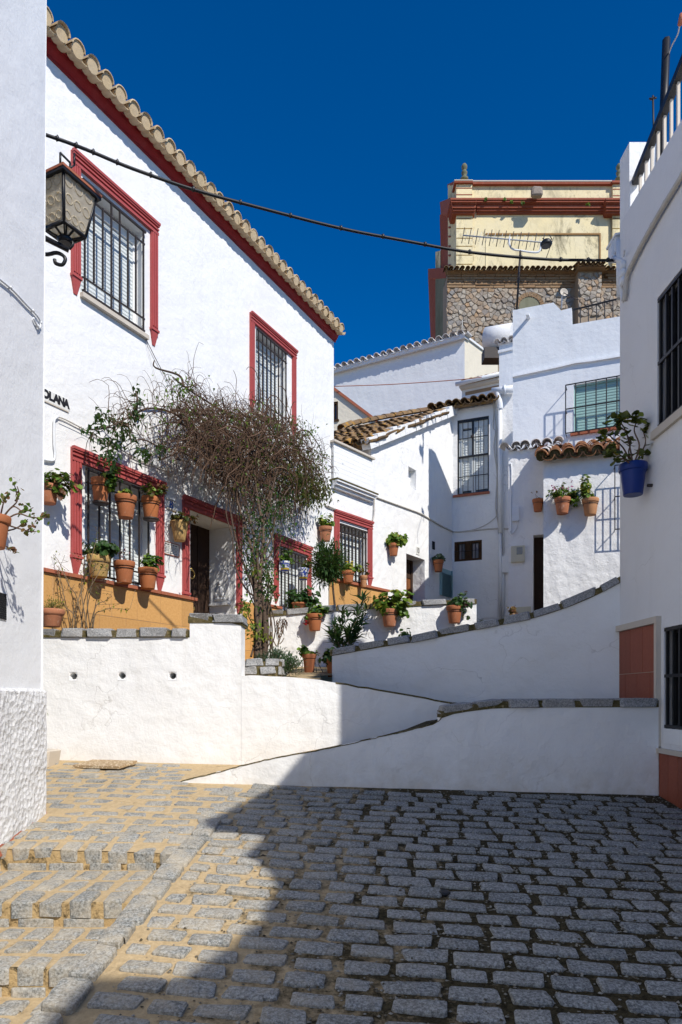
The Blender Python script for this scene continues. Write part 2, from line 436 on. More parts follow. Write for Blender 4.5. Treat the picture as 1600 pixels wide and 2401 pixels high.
def church_plaster():
    t = NT('weathered_yellow_plaster'); p = t.pos()
    c = t.mix(t.ramp(t.noise(.5, 5, .7, co=p), .4, .7), (.80, .69, .42), (.76, .68, .47))
    st = t.ramp(t.noise(.55, 8, .78, co=p, stretch=(2.4, 2.4, 1.0), dist=.5), .50, .64)
    pt = t.ramp(t.noise(.25, 3, .5, co=p), .34, .54)
    c = t.mix(t.math('MULTIPLY', t.math('MULTIPLY', st, pt), .95), c, (.22, .19, .12))
    ck = t.ramp(t.noise(1.6, 9, .82, co=p, dist=1.0), .60, .66); c = t.mix(t.math('MULTIPLY', ck, .6), c, (.20, .17, .10))
    t.bump(t.noise(3, 6, .7, co=p), .4, .05); return t.done(c, .9, .15)
M['church'] = church_plaster()
M['church_red'] = paint('church_red_ochre', (.29, .075, .038), .8, .2, .5)
M['church_line'] = paint('church_dark_line', (.30, .17, .06), .8, .2, .3)
M['church_grey'] = stucco('church_grey_panel', (.20, .20, .14), (.07, .08, .04), .9, .4)
def rubble():
    t = NT('rubble_stone'); p = t.pos()
    cr = t.n('ValToRGB'); e = cr.color_ramp.elements
    e[0].color = (.31, .27, .23, 1); e[1].color = (.44, .29, .17, 1)
    for q, c_ in ((.25, (.42, .38, .32, 1)), (.45, (.36, .27, .19, 1)), (.62, (.27, .26, .25, 1)), (.8, (.44, .37, .29, 1))):
        x = e.new(q); x.color = c_
    r_ = t.math('FRACT', t.math('ADD', t.orand(), t.island())); t.l(r_, cr.inputs[0])
    c = t.mix(t.math('MULTIPLY', t.ramp(t.noise(3.5, 6, .75, co=p), .5, .75), .5), cr.outputs[0], (.16, .12, .09))
    t.bump(t.noise(6, 6, .75, co=p), .7, .06); return t.done(c, .9, .15)
M['rubble'] = rubble()
M['rubble_mortar'] = stucco('rubble_mortar', (.33, .26, .19), (.22, .17, .12), .7, .6)
M['brick_old'] = tile_mat('old_brick', (.30, .18, .10), (.36, .24, .14), (.26, .20, .13), (.10, .08, .06), .4)
M['lens'] = None
# ------------------------------------------------------------------ ground, paths, steps
_t = NT('joint_grit'); _cr = _t.ramp(_t.island(), .2, .9, (.08, .065, .04, 1), (.33, .31, .26, 1)); M['grit'] = _t.done(_cr, .9, .2)
def gz(X, Y):
    z = -.8015 - .0266 * (X - 2.63)
    return z - .15 * (5.6 - Y) if Y < 5.6 else z + .09 * (Y - 5.6)
def edge_x(Y): return -1.2766 + .0856 * Y
def grid_sheet(xs, ys, fz):
    mb = MB()
    for y in ys:
        for x in xs: mb.v.append((x(y) if callable(x) else x, y, fz(x(y) if callable(x) else x, y)))
    n = len(xs)
    for j in range(len(ys) - 1):
        for i in range(n - 1):
            mb.f.append((j*n+i, j*n+i+1, (j+1)*n+i+1, (j+1)*n+i)); mb.sm.append(True)
    return mb
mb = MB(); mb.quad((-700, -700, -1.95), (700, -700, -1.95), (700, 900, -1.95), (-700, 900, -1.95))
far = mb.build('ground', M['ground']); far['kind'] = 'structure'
def ramp_z(X, Y): return max(gz(X, Y), -1.72) - .010 + .006 * noise.noise(Vector((X * 5, Y * 5, 0)))
xs = [lambda y, k=k: lerp(edge_x(min(y, 4.4)) if y < 4.08 else -3.6, 2.75, k / 14) for k in range(15)]
ys = [-9, -4, -.6] + [i * .25 for i in range(0, 17)] + [4.079]
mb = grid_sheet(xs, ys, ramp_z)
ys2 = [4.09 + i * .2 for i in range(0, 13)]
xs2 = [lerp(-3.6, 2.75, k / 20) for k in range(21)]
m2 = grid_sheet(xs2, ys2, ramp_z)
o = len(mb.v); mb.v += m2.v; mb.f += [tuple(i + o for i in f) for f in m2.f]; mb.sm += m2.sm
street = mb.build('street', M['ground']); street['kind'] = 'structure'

def stone_mesh(seed, bev=.16, jit=.07, bottom=False, rough=.02):
    r_ = random.Random(seed)
    bm = bmesh.new(); bmesh.ops.create_cube(bm, size=1.0)
    for v in bm.verts:
        v.co.x += r_.uniform(-jit, jit); v.co.y += r_.uniform(-jit, jit); v.co.z += r_.uniform(-jit, jit) * .4
    bmesh.ops.bevel(bm, geom=list(bm.edges), offset=bev, segments=1, affect='EDGES', profile=.6)
    for v in bm.verts:
        v.co += Vector((r_.uniform(-1, 1), r_.uniform(-1, 1), r_.uniform(-1, 1))) * rough
    vs = [tuple(v.co) for v in bm.verts]; bm.verts.index_update()
    fs = [tuple(v.index for v in f.verts) for f in bm.faces]
    bm.free(); return vs, fs
def stone_variants(name, mat, n, **kw):
    out = []
    for i in range(n):
        vs, fs = stone_mesh(100 + i, **kw); mb = MB(); mb.v = vs; mb.f = fs; mb.sm = [False] * len(fs)
        out.append((mb.mesh(name, mat), vs, fs))
    return out
def sett_mesh(seed):
    """a flat-topped, irregular rectangular sett in a unit box, its rim worn round"""
    r_ = random.Random(seed); o = []
    sk = [r_.uniform(-.05, .05) for _ in range(4)]
    for k, (sx, sy) in enumerate(((-1, -1), (1, -1), (1, 1), (-1, 1))):
        cx, cy = sx * (.5 + sk[k]) , sy * (.5 + r_.uniform(-.07, .05)); q = r_.uniform(.05, .13)
        a = (cx - sx * q * .55, cy); b = (cx, cy - sy * q * 1.1)
        o += [b, a] if sx * sy > 0 else [a, b]
        # uneven points along the sides
        if k in (0, 2):
            s_ = -1 if k == 0 else 1
            for f in (.5, 0, -.5): o.append((s_ * -f * -1 * .5 * -1 + r_.uniform(-.05, .05), s_ * (.5 + r_.uniform(-.09, .04))))
    n = len(o); dz = [r_.uniform(-.035, .035) for _ in range(4)]
    tz = lambda x, y: .5 + dz[0] * x * 2 + dz[1] * y * 2
    vs = [(x, y, -.5) for x, y in o] + [(x, y, tz(x, y) - .11) for x, y in o] + [(x * .975, y * .94, tz(x, y) - .03) for x, y in o] + [(x * .72, y * .62, tz(x * .7, y * .6) + r_.uniform(-.012, .02)) for x, y in o]
    fs = []
    for L in range(3):
        for i in range(n):
            j = (i + 1) % n; fs.append((L*n+i, L*n+j, (L+1)*n+j, (L+1)*n+i))
    fs.append(tuple(3*n+i for i in range(n)))
    return vs, fs
COB = []
for _i in range(18):
    vs, fs = sett_mesh(200 + _i); _m = MB(); _m.v = vs; _m.f = fs; _m.sm = [False] * len(fs)
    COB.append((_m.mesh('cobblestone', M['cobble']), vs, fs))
GRA = stone_variants('coping_stone', M['granite'], 14, bev=.07, jit=.06, rough=.034)
def place_stones(mats_list, variants, name, parent, limit, rest_name):
    """mats_list: (key, world matrix); the nearest ones become objects, the rest one joined part"""
    mats_list.sort(key=lambda q: q[0])
    rest = MB()
    for k, (_, W) in enumerate(mats_list):
        me, vs, fs = variants[rnd.randrange(len(variants))]
        if k < limit: put(name, me, parent, W)
        else:
            i = len(rest.v); rest.v += [tuple(W @ Vector(v)) for v in vs]
            rest.f += [tuple(i + q for q in f) for f in fs]; rest.sm += [False] * len(fs)
    if rest.f:
        o = rest.build(rest_name, variants[0][0].materials[0], parent); o['kind'] = 'stuff'
def plane_frame(X, Y, ang, nz):
    up = nz.normalized(); xa = Vector((math.cos(ang), math.sin(ang), 0)); xa = (xa - up * xa.dot(up)).normalized()
    ya = up.cross(xa)
    return Matrix(((xa.x, ya.x, up.x, X), (xa.y, ya.y, up.y, Y), (xa.z, ya.z, up.z, 0), (0, 0, 0, 1)))
NRM = Vector((.0266, -.15, 1)); NRM2 = Vector((.0266, -.09, 1))
stones = []
# rows of setts on the ramp, running left to right and turning slightly
RW = .128; row = 0; off0 = 0.0
v = -1.2
while v < 5.2:
    x = -1.6 + rnd.uniform(0, .25)
    while x < 3.4:
        L = rnd.choice([.15, .17, .185, .19, .20, .21, .225]) * rnd.uniform(.94, 1.06)
        xc = x + L / 2; x += L + rnd.uniform(.022, .046)
        ang = -.085 + .02 * (xc - 1)
        Yc = 2.0 + v - .085 * (xc - .5) + .010 * (xc - .5) ** 2 + rnd.uniform(-.007, .007)
        if Yc < 1.9 or Yc > 5.53: continue
        lim = edge_x(Yc) + .085 if Yc < 4.35 else -99
        xa = xc - L / 2
        if Yc >= 4.30 and xc < -.95: continue
        if xa < lim:
            if xc + L / 2 - lim < .07: continue
            L = xc + L / 2 - lim; xc = lim + L / 2
        if xc + L / 2 > 2.62: continue
        z = gz(xc, Yc) - .047 + rnd.uniform(-.004, .004)
        D = rnd.uniform(.082, .102)
        W = plane_frame(xc, Yc, ang + rnd.uniform(-.035, .035), NRM + Vector((rnd.uniform(-.03, .03), rnd.uniform(-.04, .04), 0)))
        W.translation.z = z
        stones.append((math.hypot(xc * .7, Yc) if abs(xc) < .56 * Yc else 50 + Yc, W @ S(L, D, .10)))
    v += RW * rnd.uniform(.97, 1.03)
# flatter upper left court: setts half buried under sand
v = 4.36
while v < 6.34:
    x = -3.4 + rnd.uniform(0, .2)
    while x < (-.95 if v < 5.6 else 1.0):
        L = rnd.uniform(.14, .22); xc = x + L / 2; x += L + rnd.uniform(.03, .06)
        Yc = v + rnd.uniform(-.012, .012) + .02 * math.sin(xc * 3)
        if xc < -2.02 and Yc < 4.82: continue
        if Yc > 5.5 and xc > -1.35: continue
        n_ = NRM if Yc < 5.6 else NRM2
        W = plane_frame(xc, Yc, rnd.uniform(-.06, .06), n_); W.translation.z = gz(xc, Yc) - .052 + rnd.uniform(-.009, .002)
        stones.append((8 + Yc, W @ S(L, .098, .10)))
    v += .135
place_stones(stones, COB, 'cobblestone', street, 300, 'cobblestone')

# loose grit washed into the joints
mb = MB(); r_ = random.Random(3)
for k in range(14000):
    Y = 2.0 + 3.55 * r_.random() ** .9; x = r_.uniform(-.9, 2.6)
    if x > .56 * Y + .1 or (x < edge_x(Y) + .1): continue
    if r_.random() > (x + 1.6) / 3.0: continue
    s_ = r_.uniform(.0045, .0115); z = gz(x, Y) - .008 + s_ * .4; q = [r_.uniform(.6, 1.3) for _ in range(6)]; i = len(mb.v)
    mb.v += [(x + s_ * q[0], Y, z), (x, Y + s_ * q[1], z), (x - s_ * q[2], Y, z), (x, Y - s_ * q[3], z), (x, Y, z + s_ * .6 * q[4])]
    mb.f += [(i, i + 1, i + 4), (i + 1, i + 2, i + 4), (i + 2, i + 3, i + 4), (i + 3, i, i + 4)]; mb.sm += [False] * 4
o = mb.build('grit', M['grit'], street); o['kind'] = 'stuff'
# edging stones down the ramp's left side
stair = link(bpy.data.objects.new('stone_steps', None), None, T(-1.5, 3.4, -1.1)); stair['kind'] = 'structure'
Y = 1.75
while Y < 4.42:
    L = rnd.uniform(.17, .30)
    Yc = Y + L / 2; x = edge_x(Yc); W = plane_frame(x, Yc, R(90 - 4.9) + rnd.uniform(-.03, .03), NRM)
    W.translation.z = gz(x, Yc) - .042 + rnd.uniform(0, .008)
    me = COB[rnd.randrange(18)][0]
    put('edging_stone', me, stair, W @ S(L, rnd.uniform(.115, .135), .12)); Y += L + .02
# treads and risers
steps = [(4.08, -.92, -1.03), (3.43, -1.03, -1.15), (2.90, -1.15, -1.27), (2.40, -1.27, -1.39), (1.9, -1.39, -1.51)]
prevY = None
for k, (Yr, zt, zb) in enumerate(steps):
    ynext = steps[k + 1][0] if k + 1 < len(steps) else 1.2
    mb = MB()
    e0 = edge_x(Yr) - .05; e1 = edge_x(ynext) - .05
    n = 14
    for i in range(n):                                                # tread below this riser
        a, b = lerp(-2.2, 0, i / n), 0
        xa0, xb0 = lerp(-2.2, e0, i / n), lerp(-2.2, e0, (i + 1) / n)
        xa1, xb1 = lerp(-2.2, e1, i / n), lerp(-2.2, e1, (i + 1) / n)
        mb.quad((xa1, ynext + .03, zb - .012), (xb1, ynext + .03, zb - .012), (xb0, Yr + .03, zb - .012), (xa0, Yr + .03, zb - .012))
    mb.build('tread', M['ground'], stair)
    tz_ = (lambda x, z=zt: z) if k else (lambda x: gz(x, 4.09))
    mb = MB()
    for i in range(n):
        xa, xb = lerp(-2.2, e0, i / n), lerp(-2.2, e0, (i + 1) / n)
        mb.quad((xa, Yr + .012, zb - .03), (xb, Yr + .012, zb - .03), (xb, Yr + .012, tz_(xb) - .016), (xa, Yr + .012, tz_(xa) - .016))
        mb.quad((xa, Yr + .012, tz_(xa) - .016), (xb, Yr + .012, tz_(xb) - .016), (xb, Yr + .03, tz_(xb) - .012), (xa, Yr + .03, tz_(xa) - .012))
    mb.build('riser', M['riser'], stair)
    depth = (steps[k - 1][0] if k else 4.6) - Yr
    # setts on the tread above the riser, long side pointing away
    nrow = 3
    x = -2.14 + rnd.uniform(0, .05)
    while x < e0 - .04:
        wd = rnd.uniform(.098, .118); xc = x + wd / 2
        y = Yr + .002 + rnd.uniform(-.003, .003)
        for r_ in range(nrow):
            L = depth / nrow - rnd.uniform(.03, .05)
            yc = y + L / 2
            if xc > edge_x(yc) - .10: y += depth / nrow; continue
            z = (zt if k else gz(xc, yc)) - (.052 if r_ else .040) + rnd.uniform(-.004, .003)
            W = plane_frame(xc, yc, R(90) + rnd.uniform(-.05, .05), Vector((0, -.02 if k else -.15, 1))); W.translation.z = z
            put('sett', COB[rnd.randrange(18)][0], stair, W @ S(L, wd, .10 if r_ else rnd.uniform(.066, .090)))
            y += depth / nrow
        x += wd + rnd.uniform(.028, .05)
    # a thin course of stones at the foot of the riser
    x = -2.1 + rnd.uniform(0, .1)
    while x < e0 - .16:
        L = rnd.uniform(.14, .24)
        if rnd.random() < .72:
            W = plane_frame(x + L / 2, Yr + .026, rnd.uniform(-.02, .02), Vector((0, 0, 1))); W.translation.z = zb + .006
            put('riser_stone', COB[rnd.randrange(18)][0], stair, W @ S(L, .05, .045))
        x += L + rnd.uniform(.02, .05)

# ramps and landings between the garden walls
mb = MB()
top_d = interp([(-1.5, -.75), (-1.316, -.70), (-.70, -.54), (-.0875, -.4235), (.55, -.2835), (.8225, -.175), (1.2, -.13), (2.7, -.12)])
xs = [-1.6 + i * .2 for i in range(23)]
mb = MB()
for x in xs:
    for y in (5.62, 6.0, 6.45): mb.v.append((x, y, top_d(x) - (.014 if y < 5.7 else .03 if y < 6.2 else .05) if x > -1.35 else gz(x, y) - .05))
for i in range(len(xs) - 1):
    for j in range(2):
        a = i * 3 + j; mb.f.append((a, a + 3, a + 4, a + 1)); mb.sm.append(True)
mb.build('lower_ramp', M['ground'])['kind'] = 'structure'
mb = MB()
for i in range(12):
    x0, x1 = lerp(-1.05, 2.7, i / 12), lerp(-1.05, 2.7, (i + 1) / 12)
    fz = interp([(-1.05, .165), (-.13, .12), (1.2, -.10), (2.7, -.13)])
    yb = lambda x: lerp(7.75, 6.35, (x + 1.05) / 3.75)
    mb.quad((x0, 6.43, fz(x0)), (x1, 6.43, fz(x1)), (x1, max(yb(x1), 6.47), fz(x1) + .012), (x0, max(yb(x0), 6.47), fz(x0) + .03))
mb.build('middle_ramp', M['ground'])['kind'] = 'structure'
def up_z(X, Y): return .165 + .077 * (Y - 6.55) + .2 * max(0, X)
mb = MB()
for x in [-4 + i * .4 for i in range(0, 24)]:
    ys_ = 7.0 if x < -.14 else 7.42 - .3574 * (x + .14) + .12
    for k in range(16): y = lerp(ys_, 18.5, k / 15); mb.v.append((x, y, up_z(x, y)))
for i in range(23):
    for k in range(15): mb.f.append((i*16+k, (i+1)*16+k, (i+1)*16+k+1, i*16+k+1)); mb.sm.append(True)
mb2 = grid_sheet([-2.0, -1.5, -1.0, -.6, -.2], [6.56, 6.8, 7.0], lambda x, y: up_z(x, y) + .002)
o = len(mb.v); mb.v += mb2.v; mb.f += [tuple(i + o for i in f) for f in mb2.f]; mb.sm += mb2.sm
mb.build('upper_path', M['ground'])['kind'] = 'structure'
mb = grid_sheet([-2.2, -1, 0, 1, 2.0], [10.25, 11.5, 13, 15, 17], lambda x, y: 1.08 + .055 * (y - 10))
mb.build('upper_terrace', M['ground'])['kind'] = 'structure'

# ------------------------------------------------------------------ white garden walls with granite copings
def coping(parent, pts, h, depth, over, name='coping_stone', lmin=.24, lmax=.36, gap=.045, joint=True):
    """pts: world points along the wall's top front edge (underside of the coping)"""
    pts = [Vector(p) for p in pts]
    seg = [(a, b, (b - a).length) for a, b in zip(pts, pts[1:])]; tot = sum(s_[2] for s_ in seg)
    def at(s_):
        for a, b, l in seg:
            if s_ <= l + 1e-6: return a + (b - a) * (s_ / l), (b - a).normalized()
            s_ -= l
        return seg[-1][1], (seg[-1][1] - seg[-1][0]).normalized()
    s_ = 0.0
    if joint:
        mb = MB(); n = max(2, int(tot / .1)); prev = None
        for i in range(n + 1):
            p, d = at(tot * i / n); ny = Vector((-d.y, d.x, 0)).normalized(); f = p - ny * (over - .016)
            hh = h * (.78 + .08 * noise.noise(p * 6))
            cur = (f, f + Vector((0, 0, hh)), f + ny * (depth - .02) + Vector((0, 0, hh)), f + ny * (depth - .02))
            if prev:
                for a in range(4):
                    b = (a + 1) % 4; mb.quad(prev[a], cur[a], cur[b], prev[b])
            else: mb.quad(*cur[::-1])
            prev = cur
        mb.quad(*prev)
        mb.build('coping_mortar', M['moss_mortar'], parent)
    while s_ < tot - .05:
        L = min(rnd.uniform(lmin, lmax), tot - s_)
        if tot - s_ - L < .12: L = tot - s_
        p, d = at(s_ + L / 2); xa = d; ya = Vector((-d.y, d.x, 0)).normalized(); za = xa.cross(ya)
        W = Matrix(((xa.x, ya.x, za.x, p.x), (xa.y, ya.y, za.y, p.y), (xa.z, ya.z, za.z, p.z), (0, 0, 0, 1)))
        hh = h * rnd.uniform(.95, 1.08)
        put(name, GRA[rnd.randrange(12)][0], parent,
            W @ T(0, depth / 2 - over + rnd.uniform(-.008, .008), hh / 2 + rnd.uniform(-.004, .004)) @ S(L - gap * rnd.uniform(.3, .9), depth, hh))
        s_ += L
def jag(pts, step, amp, seed=0):
    """breaks a polyline (x,z) into short uneven steps"""
    f = interp(pts); x = pts[0][0]; out = [pts[0]]; r_ = random.Random(seed)
    while x + step < pts[-1][0]:
        x += step * r_.uniform(.6, 1.3)
        if x < pts[-1][0] - .02: out.append((x, f(x) + r_.uniform(-amp, amp)))
    out.append(pts[-1]); return out
# front wall (D), y = 5.6
FD = Fac(0, 5.6, 1, 0)
D_ = lambda px, py: FD.hit(px, py)
dl = [D_(424, 1832.5), D_(470, 1822), D_(600, 1787), D_(775, 1754), D_(957, 1714), D_(1021, 1698), D_(1036, 1684)]
dr = [D_(1036.5, 1684), D_(1072, 1672), D_(1161, 1661), D_(1300, 1659), D_(1545, 1658.5)]
wd = thing('garden_wall', 'low white wedge-shaped wall nearest the cobbles, granite coping on its right half', 'wall', FD.M @ T(0, 0, -.75), 'white garden walls of the zigzag ramp')
mb = MB()
tl = jag(dl, .09, .006, 3) + dr[1:]
ft = interp(tl)
panel(mb, [p[0] for p in tl if p[0] <= dl[-1][0] + .0001], ft, lambda u: gz(u, 5.6) - .2, y=0, back=.035)
panel(mb, [p[0] for p in tl if p[0] >= dl[-1][0] - .0001], ft, lambda u: gz(u, 5.6) - .2, y=0, back=.24)
mb.build('wall', M['white_garden'], wd, FD.M)
coping(wd, [FD.w(a, 0, b) for a, b in dr], .072, .30, .02, lmin=.22, lmax=.34)
mb = MB(); xs_ = [p for p in jag(dl, .05, .004, 5)]
for (a, b), (c, d) in zip(xs_, xs_[1:]):
    q = .004 + .004 * noise.noise(Vector((a * 9, 2, 0)))
    mb.quad((a, -.003, b - q), (c, -.003, d - q), (c, -.002, d + .003), (a, -.002, b + .003))
    mb.quad((a, -.002, b + .003), (c, -.002, d + .003), (c, .03, d + .004), (a, .03, b + .004))
mb.build('edge_mortar', M['moss_mortar'], wd, FD.M)
# middle wall (B), y = 6.4
FB = Fac(0, 6.4, 1, 0); B_ = lambda px, py: FB.hit(px, py)
wb = thing('garden_wall', 'long tall white wall with three round drain holes and a stepped granite coping', 'wall', FB.M @ T(-1, 0, -.6), 'white garden walls of the zigzag ramp')
xl = -3.6; xa = B_(445, 1487)[0]; xb = B_(565.5, 1460)[0]
holes = []
hz = .04
for px, py in ((172, 1586), (286, 1585), (404.6, 1585)):
    u, z = B_(px, py); holes.append((u - hz, u + hz, z - hz, z + hz))
low = [B_(566, 1585), B_(600, 1584.5), B_(664, 1586), B_(727.6, 1592), B_(778.6, 1599), B_(887, 1618), B_(995, 1636), B_(1078, 1652), B_(1120, 1664), B_(1500, 1668)]
lowj = jag(low, .12, .005, 8)
zl = B_(300, 1495)[1]; zs = B_(500, 1461)[1]; zr = lambda u: gz(u, 6.4) - .2
mb = MB()
panel(mb, [xl + i * .25 for i in range(int((xa - xl) / .25) + 1)] + [xa], zl, zr, [(h[0], h[1], h[2], h[3], .28) for h in holes], y=0, back=.26)
panel(mb, [xa, xb], zs, zr, y=0, back=.26)
panel(mb, [p[0] for p in lowj], interp(lowj), zr, y=0, back=.22)
wall_b = mb.build('wall', M['white_garden'], wb, FB.M)
for h in holes:                                                     # ragged plaster lip round each drain hole
    mb = MB(); c = ((h[0] + h[1]) / 2, (h[2] + h[3]) / 2); n = 16; r1 = .034; pr = []
    for j in range(n):
        t = 2 * math.pi * j / n
        m_ = 1 / max(abs(math.cos(t)), abs(math.sin(t)))
        pr.append((c[0] + math.cos(t) * hz * m_ * 1.02, c[1] + math.sin(t) * hz * m_ * 1.02, c[0] + math.cos(t) * r1 * rnd.uniform(.86, 1.06), c[1] + math.sin(t) * r1 * rnd.uniform(.86, 1.06)))
    for j in range(n):
        a = pr[j]; b = pr[(j + 1) % n]
        mb.quad((a[0], -.003, a[1]), (b[0], -.003, b[1]), (b[2], .004, b[3]), (a[2], .004, a[3]))
        mb.quad((a[2], .004, a[3]), (b[2], .004, b[3]), (b[2], .2, b[3]), (a[2], .2, a[3]))
    mb.build('drain_hole', M['white_garden'], wb, FB.M)
mb = MB(); mb.box(xl, xa, .275, .285, -.2, .3); mb.build('drain_backing', M['dark'], wb, FB.M)
coping(wb, [FB.w(xl, 0, zl), FB.w(xa - .01, 0, zl)], .086, .30, .028, lmin=.22, lmax=.34, gap=.06)
coping(wb, [FB.w(xa - .015, 0, zs), FB.w(xb - .1, 0, zs), FB.w(xb + .01, 0, zs - .025)], .082, .42, .022, lmin=.16, lmax=.24)
mb = MB()
for (a, b), (c, d) in zip(lowj, lowj[1:]):
    if a < B_(770, 1600)[0]: continue
    mb.quad((a, -.003, b - .010), (c, -.003, d - .010), (c, -.002, d + .006), (a, -.002, b + .006)); mb.quad((a, -.002, b + .006), (c, -.002, d + .006), (c, .21, d + .008), (a, .21, b + .008))
mb.build('edge_mortar', M['moss_mortar'], wb, FB.M)
# upper wall (C), rising to the right-hand house
FC = Fac(-.14, 7.42, 2.77, -.99); C_ = lambda px, py: FC.hit(px, py)
cp = [C_(779, 1538), C_(901, 1516.6), C_(1000, 1501), C_(1090, 1482), C_(1165, 1468), C_(1239.6, 1453.5), C_(1300, 1435.5), C_(1354, 1416), C_(1412, 1390), C_(1462, 1363)]
wc = thing('garden_wall', 'shaded white wall whose mossy granite coping curves up to the right-hand house', 'wall', FC.M @ T(1, 0, .2), 'white garden walls of the zigzag ramp')
mb = MB(); fc = interp(cp)
us = [lerp(cp[0][0], cp[-1][0], i / 26) for i in range(27)]
panel(mb, us, fc, -.35, y=0, back=.26)
mb.build('wall', M['white_garden'], wc, FC.M)
cc = [FC.w(u, 0, fc(u)) for u in [lerp(cp[0][0] - .02, cp[-1][0], i / 20) for i in range(21)]]
coping(wc, cc, .078, .32, .025, lmin=.24, lmax=.36, gap=.06)
# terrace wall (F) with pots hung on it
FF = Fac(0, 10.1, 1, .02); F_ = lambda px, py: FF.hit(px, py)
fp = [F_(612, 1448), F_(700, 1440), F_(775, 1434), F_(900, 1426), F_(1000, 1420), F_(1118, 1416)]
wf = thing('garden_wall', 'sunlit white terrace wall behind the ramp, hung with terracotta pots', 'wall', FF.M @ T(0, 0, .4), 'white garden walls of the zigzag ramp')
mb = MB(); ff = interp(fp)
u0_, z0_ = F_(872, 1490); 
panel(mb, [lerp(fp[0][0], fp[-1][0], i / 16) for i in range(17)], ff, -.2, [(u0_ - .042, u0_ + .042, z0_ - .042, z0_ + .042, .2)], y=0, back=.26)
mb.build('wall', M['white_old'], wf, FF.M)
mb = MB(); mb.lathe([(.045, -.012), (.05, -.012), (.05, .0), (.045, .0)], 20, T(u0_, 0, z0_) @ Matrix.Rotation(R(90), 4, 'X')); mb.build('drain_rim', M['white_old'], wf, FF.M)
mb = MB(); mb.box(u0_ - .04, u0_ + .04, .1, .12, z0_ - .04, z0_ + .04); mb.build('drain_hole', M['dark'], wf, FF.M)
cf = [FF.w(u, 0, ff(u)) for u in [lerp(fp[0][0], fp[-1][0], i / 10) for i in range(11)]]
coping(wf, cf, .085, .34, .03, lmin=.30, lmax=.46, gap=.06)
# planter of granite blocks beside the vine trunk
pl = thing('stone_planter', 'small planter of rough granite blocks round the foot of the vine', 'planter', T(-.9, 6.75, .2))
x0, z0 = P(567, 1583, 6.72).x, P(567, 1583, 6.72).z; x1 = P(664, 1583, 6.72).x
mb = MB(); mb.box(x0 + .01, x1 - .02, 6.715, 7.5, z0 - .1, z0 + .135); mb.build('mortar_core', M['moss_mortar'], pl)
for r_, (za, h) in enumerate(((z0 + .045, .085), (z0 + .125, .078))):
    x = x0 + (.02 if r_ else 0)
    while x < x1 - .06 - .06 * r_:
        L = min(rnd.uniform(.11, .20), x1 - x - .02 * r_)
        put('granite_block', GRA[rnd.randrange(12)][0], pl, T(x + L / 2, 6.76 + rnd.uniform(-.012, .012), za + rnd.uniform(-.006, .006)) @ Matrix.Rotation(R(rnd.uniform(-5, 5)), 4, 'Y') @ Matrix.Rotation(R(rnd.uniform(-4, 4)), 4, 'Z') @ S(L - .03, .13, h * rnd.uniform(.85, 1.0))); x += L
    for yk in (6.95, 7.15, 7.35): put('granite_block', GRA[rnd.randrange(12)][0], pl, T(x1 - .07, yk, za) @ S(.13, .18, h))
mb = MB(); mb.quad((x0, 6.76, z0 + .14), (x1 - .05, 6.76, z0 + .14), (x1 - .05, 7.6, z0 + .16), (x0, 7.6, z0 + .16)); mb.build('soil', M['soil'], pl)
# soil bed of the left terrace
mb = MB(); mb.quad((-3.7, 6.66, .60), (-1.55, 6.66, .60), (-1.55, 8.9, .60), (-3.7, 8.9, .60)); mb.quad((-1.55, 6.66, .60), (-1.55, 6.66, .1), (-1.55, 8.9, .1), (-1.55, 8.9, .60))
mb.build('terrace_bed', M['soil'])['kind'] = 'structure'
# tiled slab and a loose block lying on the court
sl_ = thing('paving_slab', 'loose pebbled paving slab lying on the cobbles below the white wall', 'slab', T(-2.2, 6.1, gz(-2.2, 6.1)))
c0 = Vector((-2.18, 6.08, 0))
mb = MB(); mb.box(-.23, .23, -.15, .15, 0, .024); 
Wsl = T(-2.12, 6.14, gz(-2.12, 6.14) + .005) @ Matrix.Rotation(R(-14), 4, 'Z') @ Matrix.Rotation(R(4.5), 4, 'X')
t = NT('pebbled_slab'); vv = t.n('TexVoronoi'); vv.inputs['Scale'].default_value = 45; t.l(t.obj(), vv.inputs[0])
msl = t.done(t.mix(t.ramp(vv.outputs['Distance'], .25, .45), (.66, .55, .38), (.36, .25, .14)), .85)
mb.build('slab', msl, sl_, Wsl)
bl = stone_mesh(77, bev=.08); mb = MB(); mb.v, mb.f = bl; mb.sm = [False] * len(bl[1])
o = mb.build('stone_block', M['trim'], None, T(-2.69, 6.15, gz(-2.7, 6.15) + .05) @ S(.21, .3, .16)); tag(o, 'pale stone block on the ground beside the near left house corner', 'stone block')
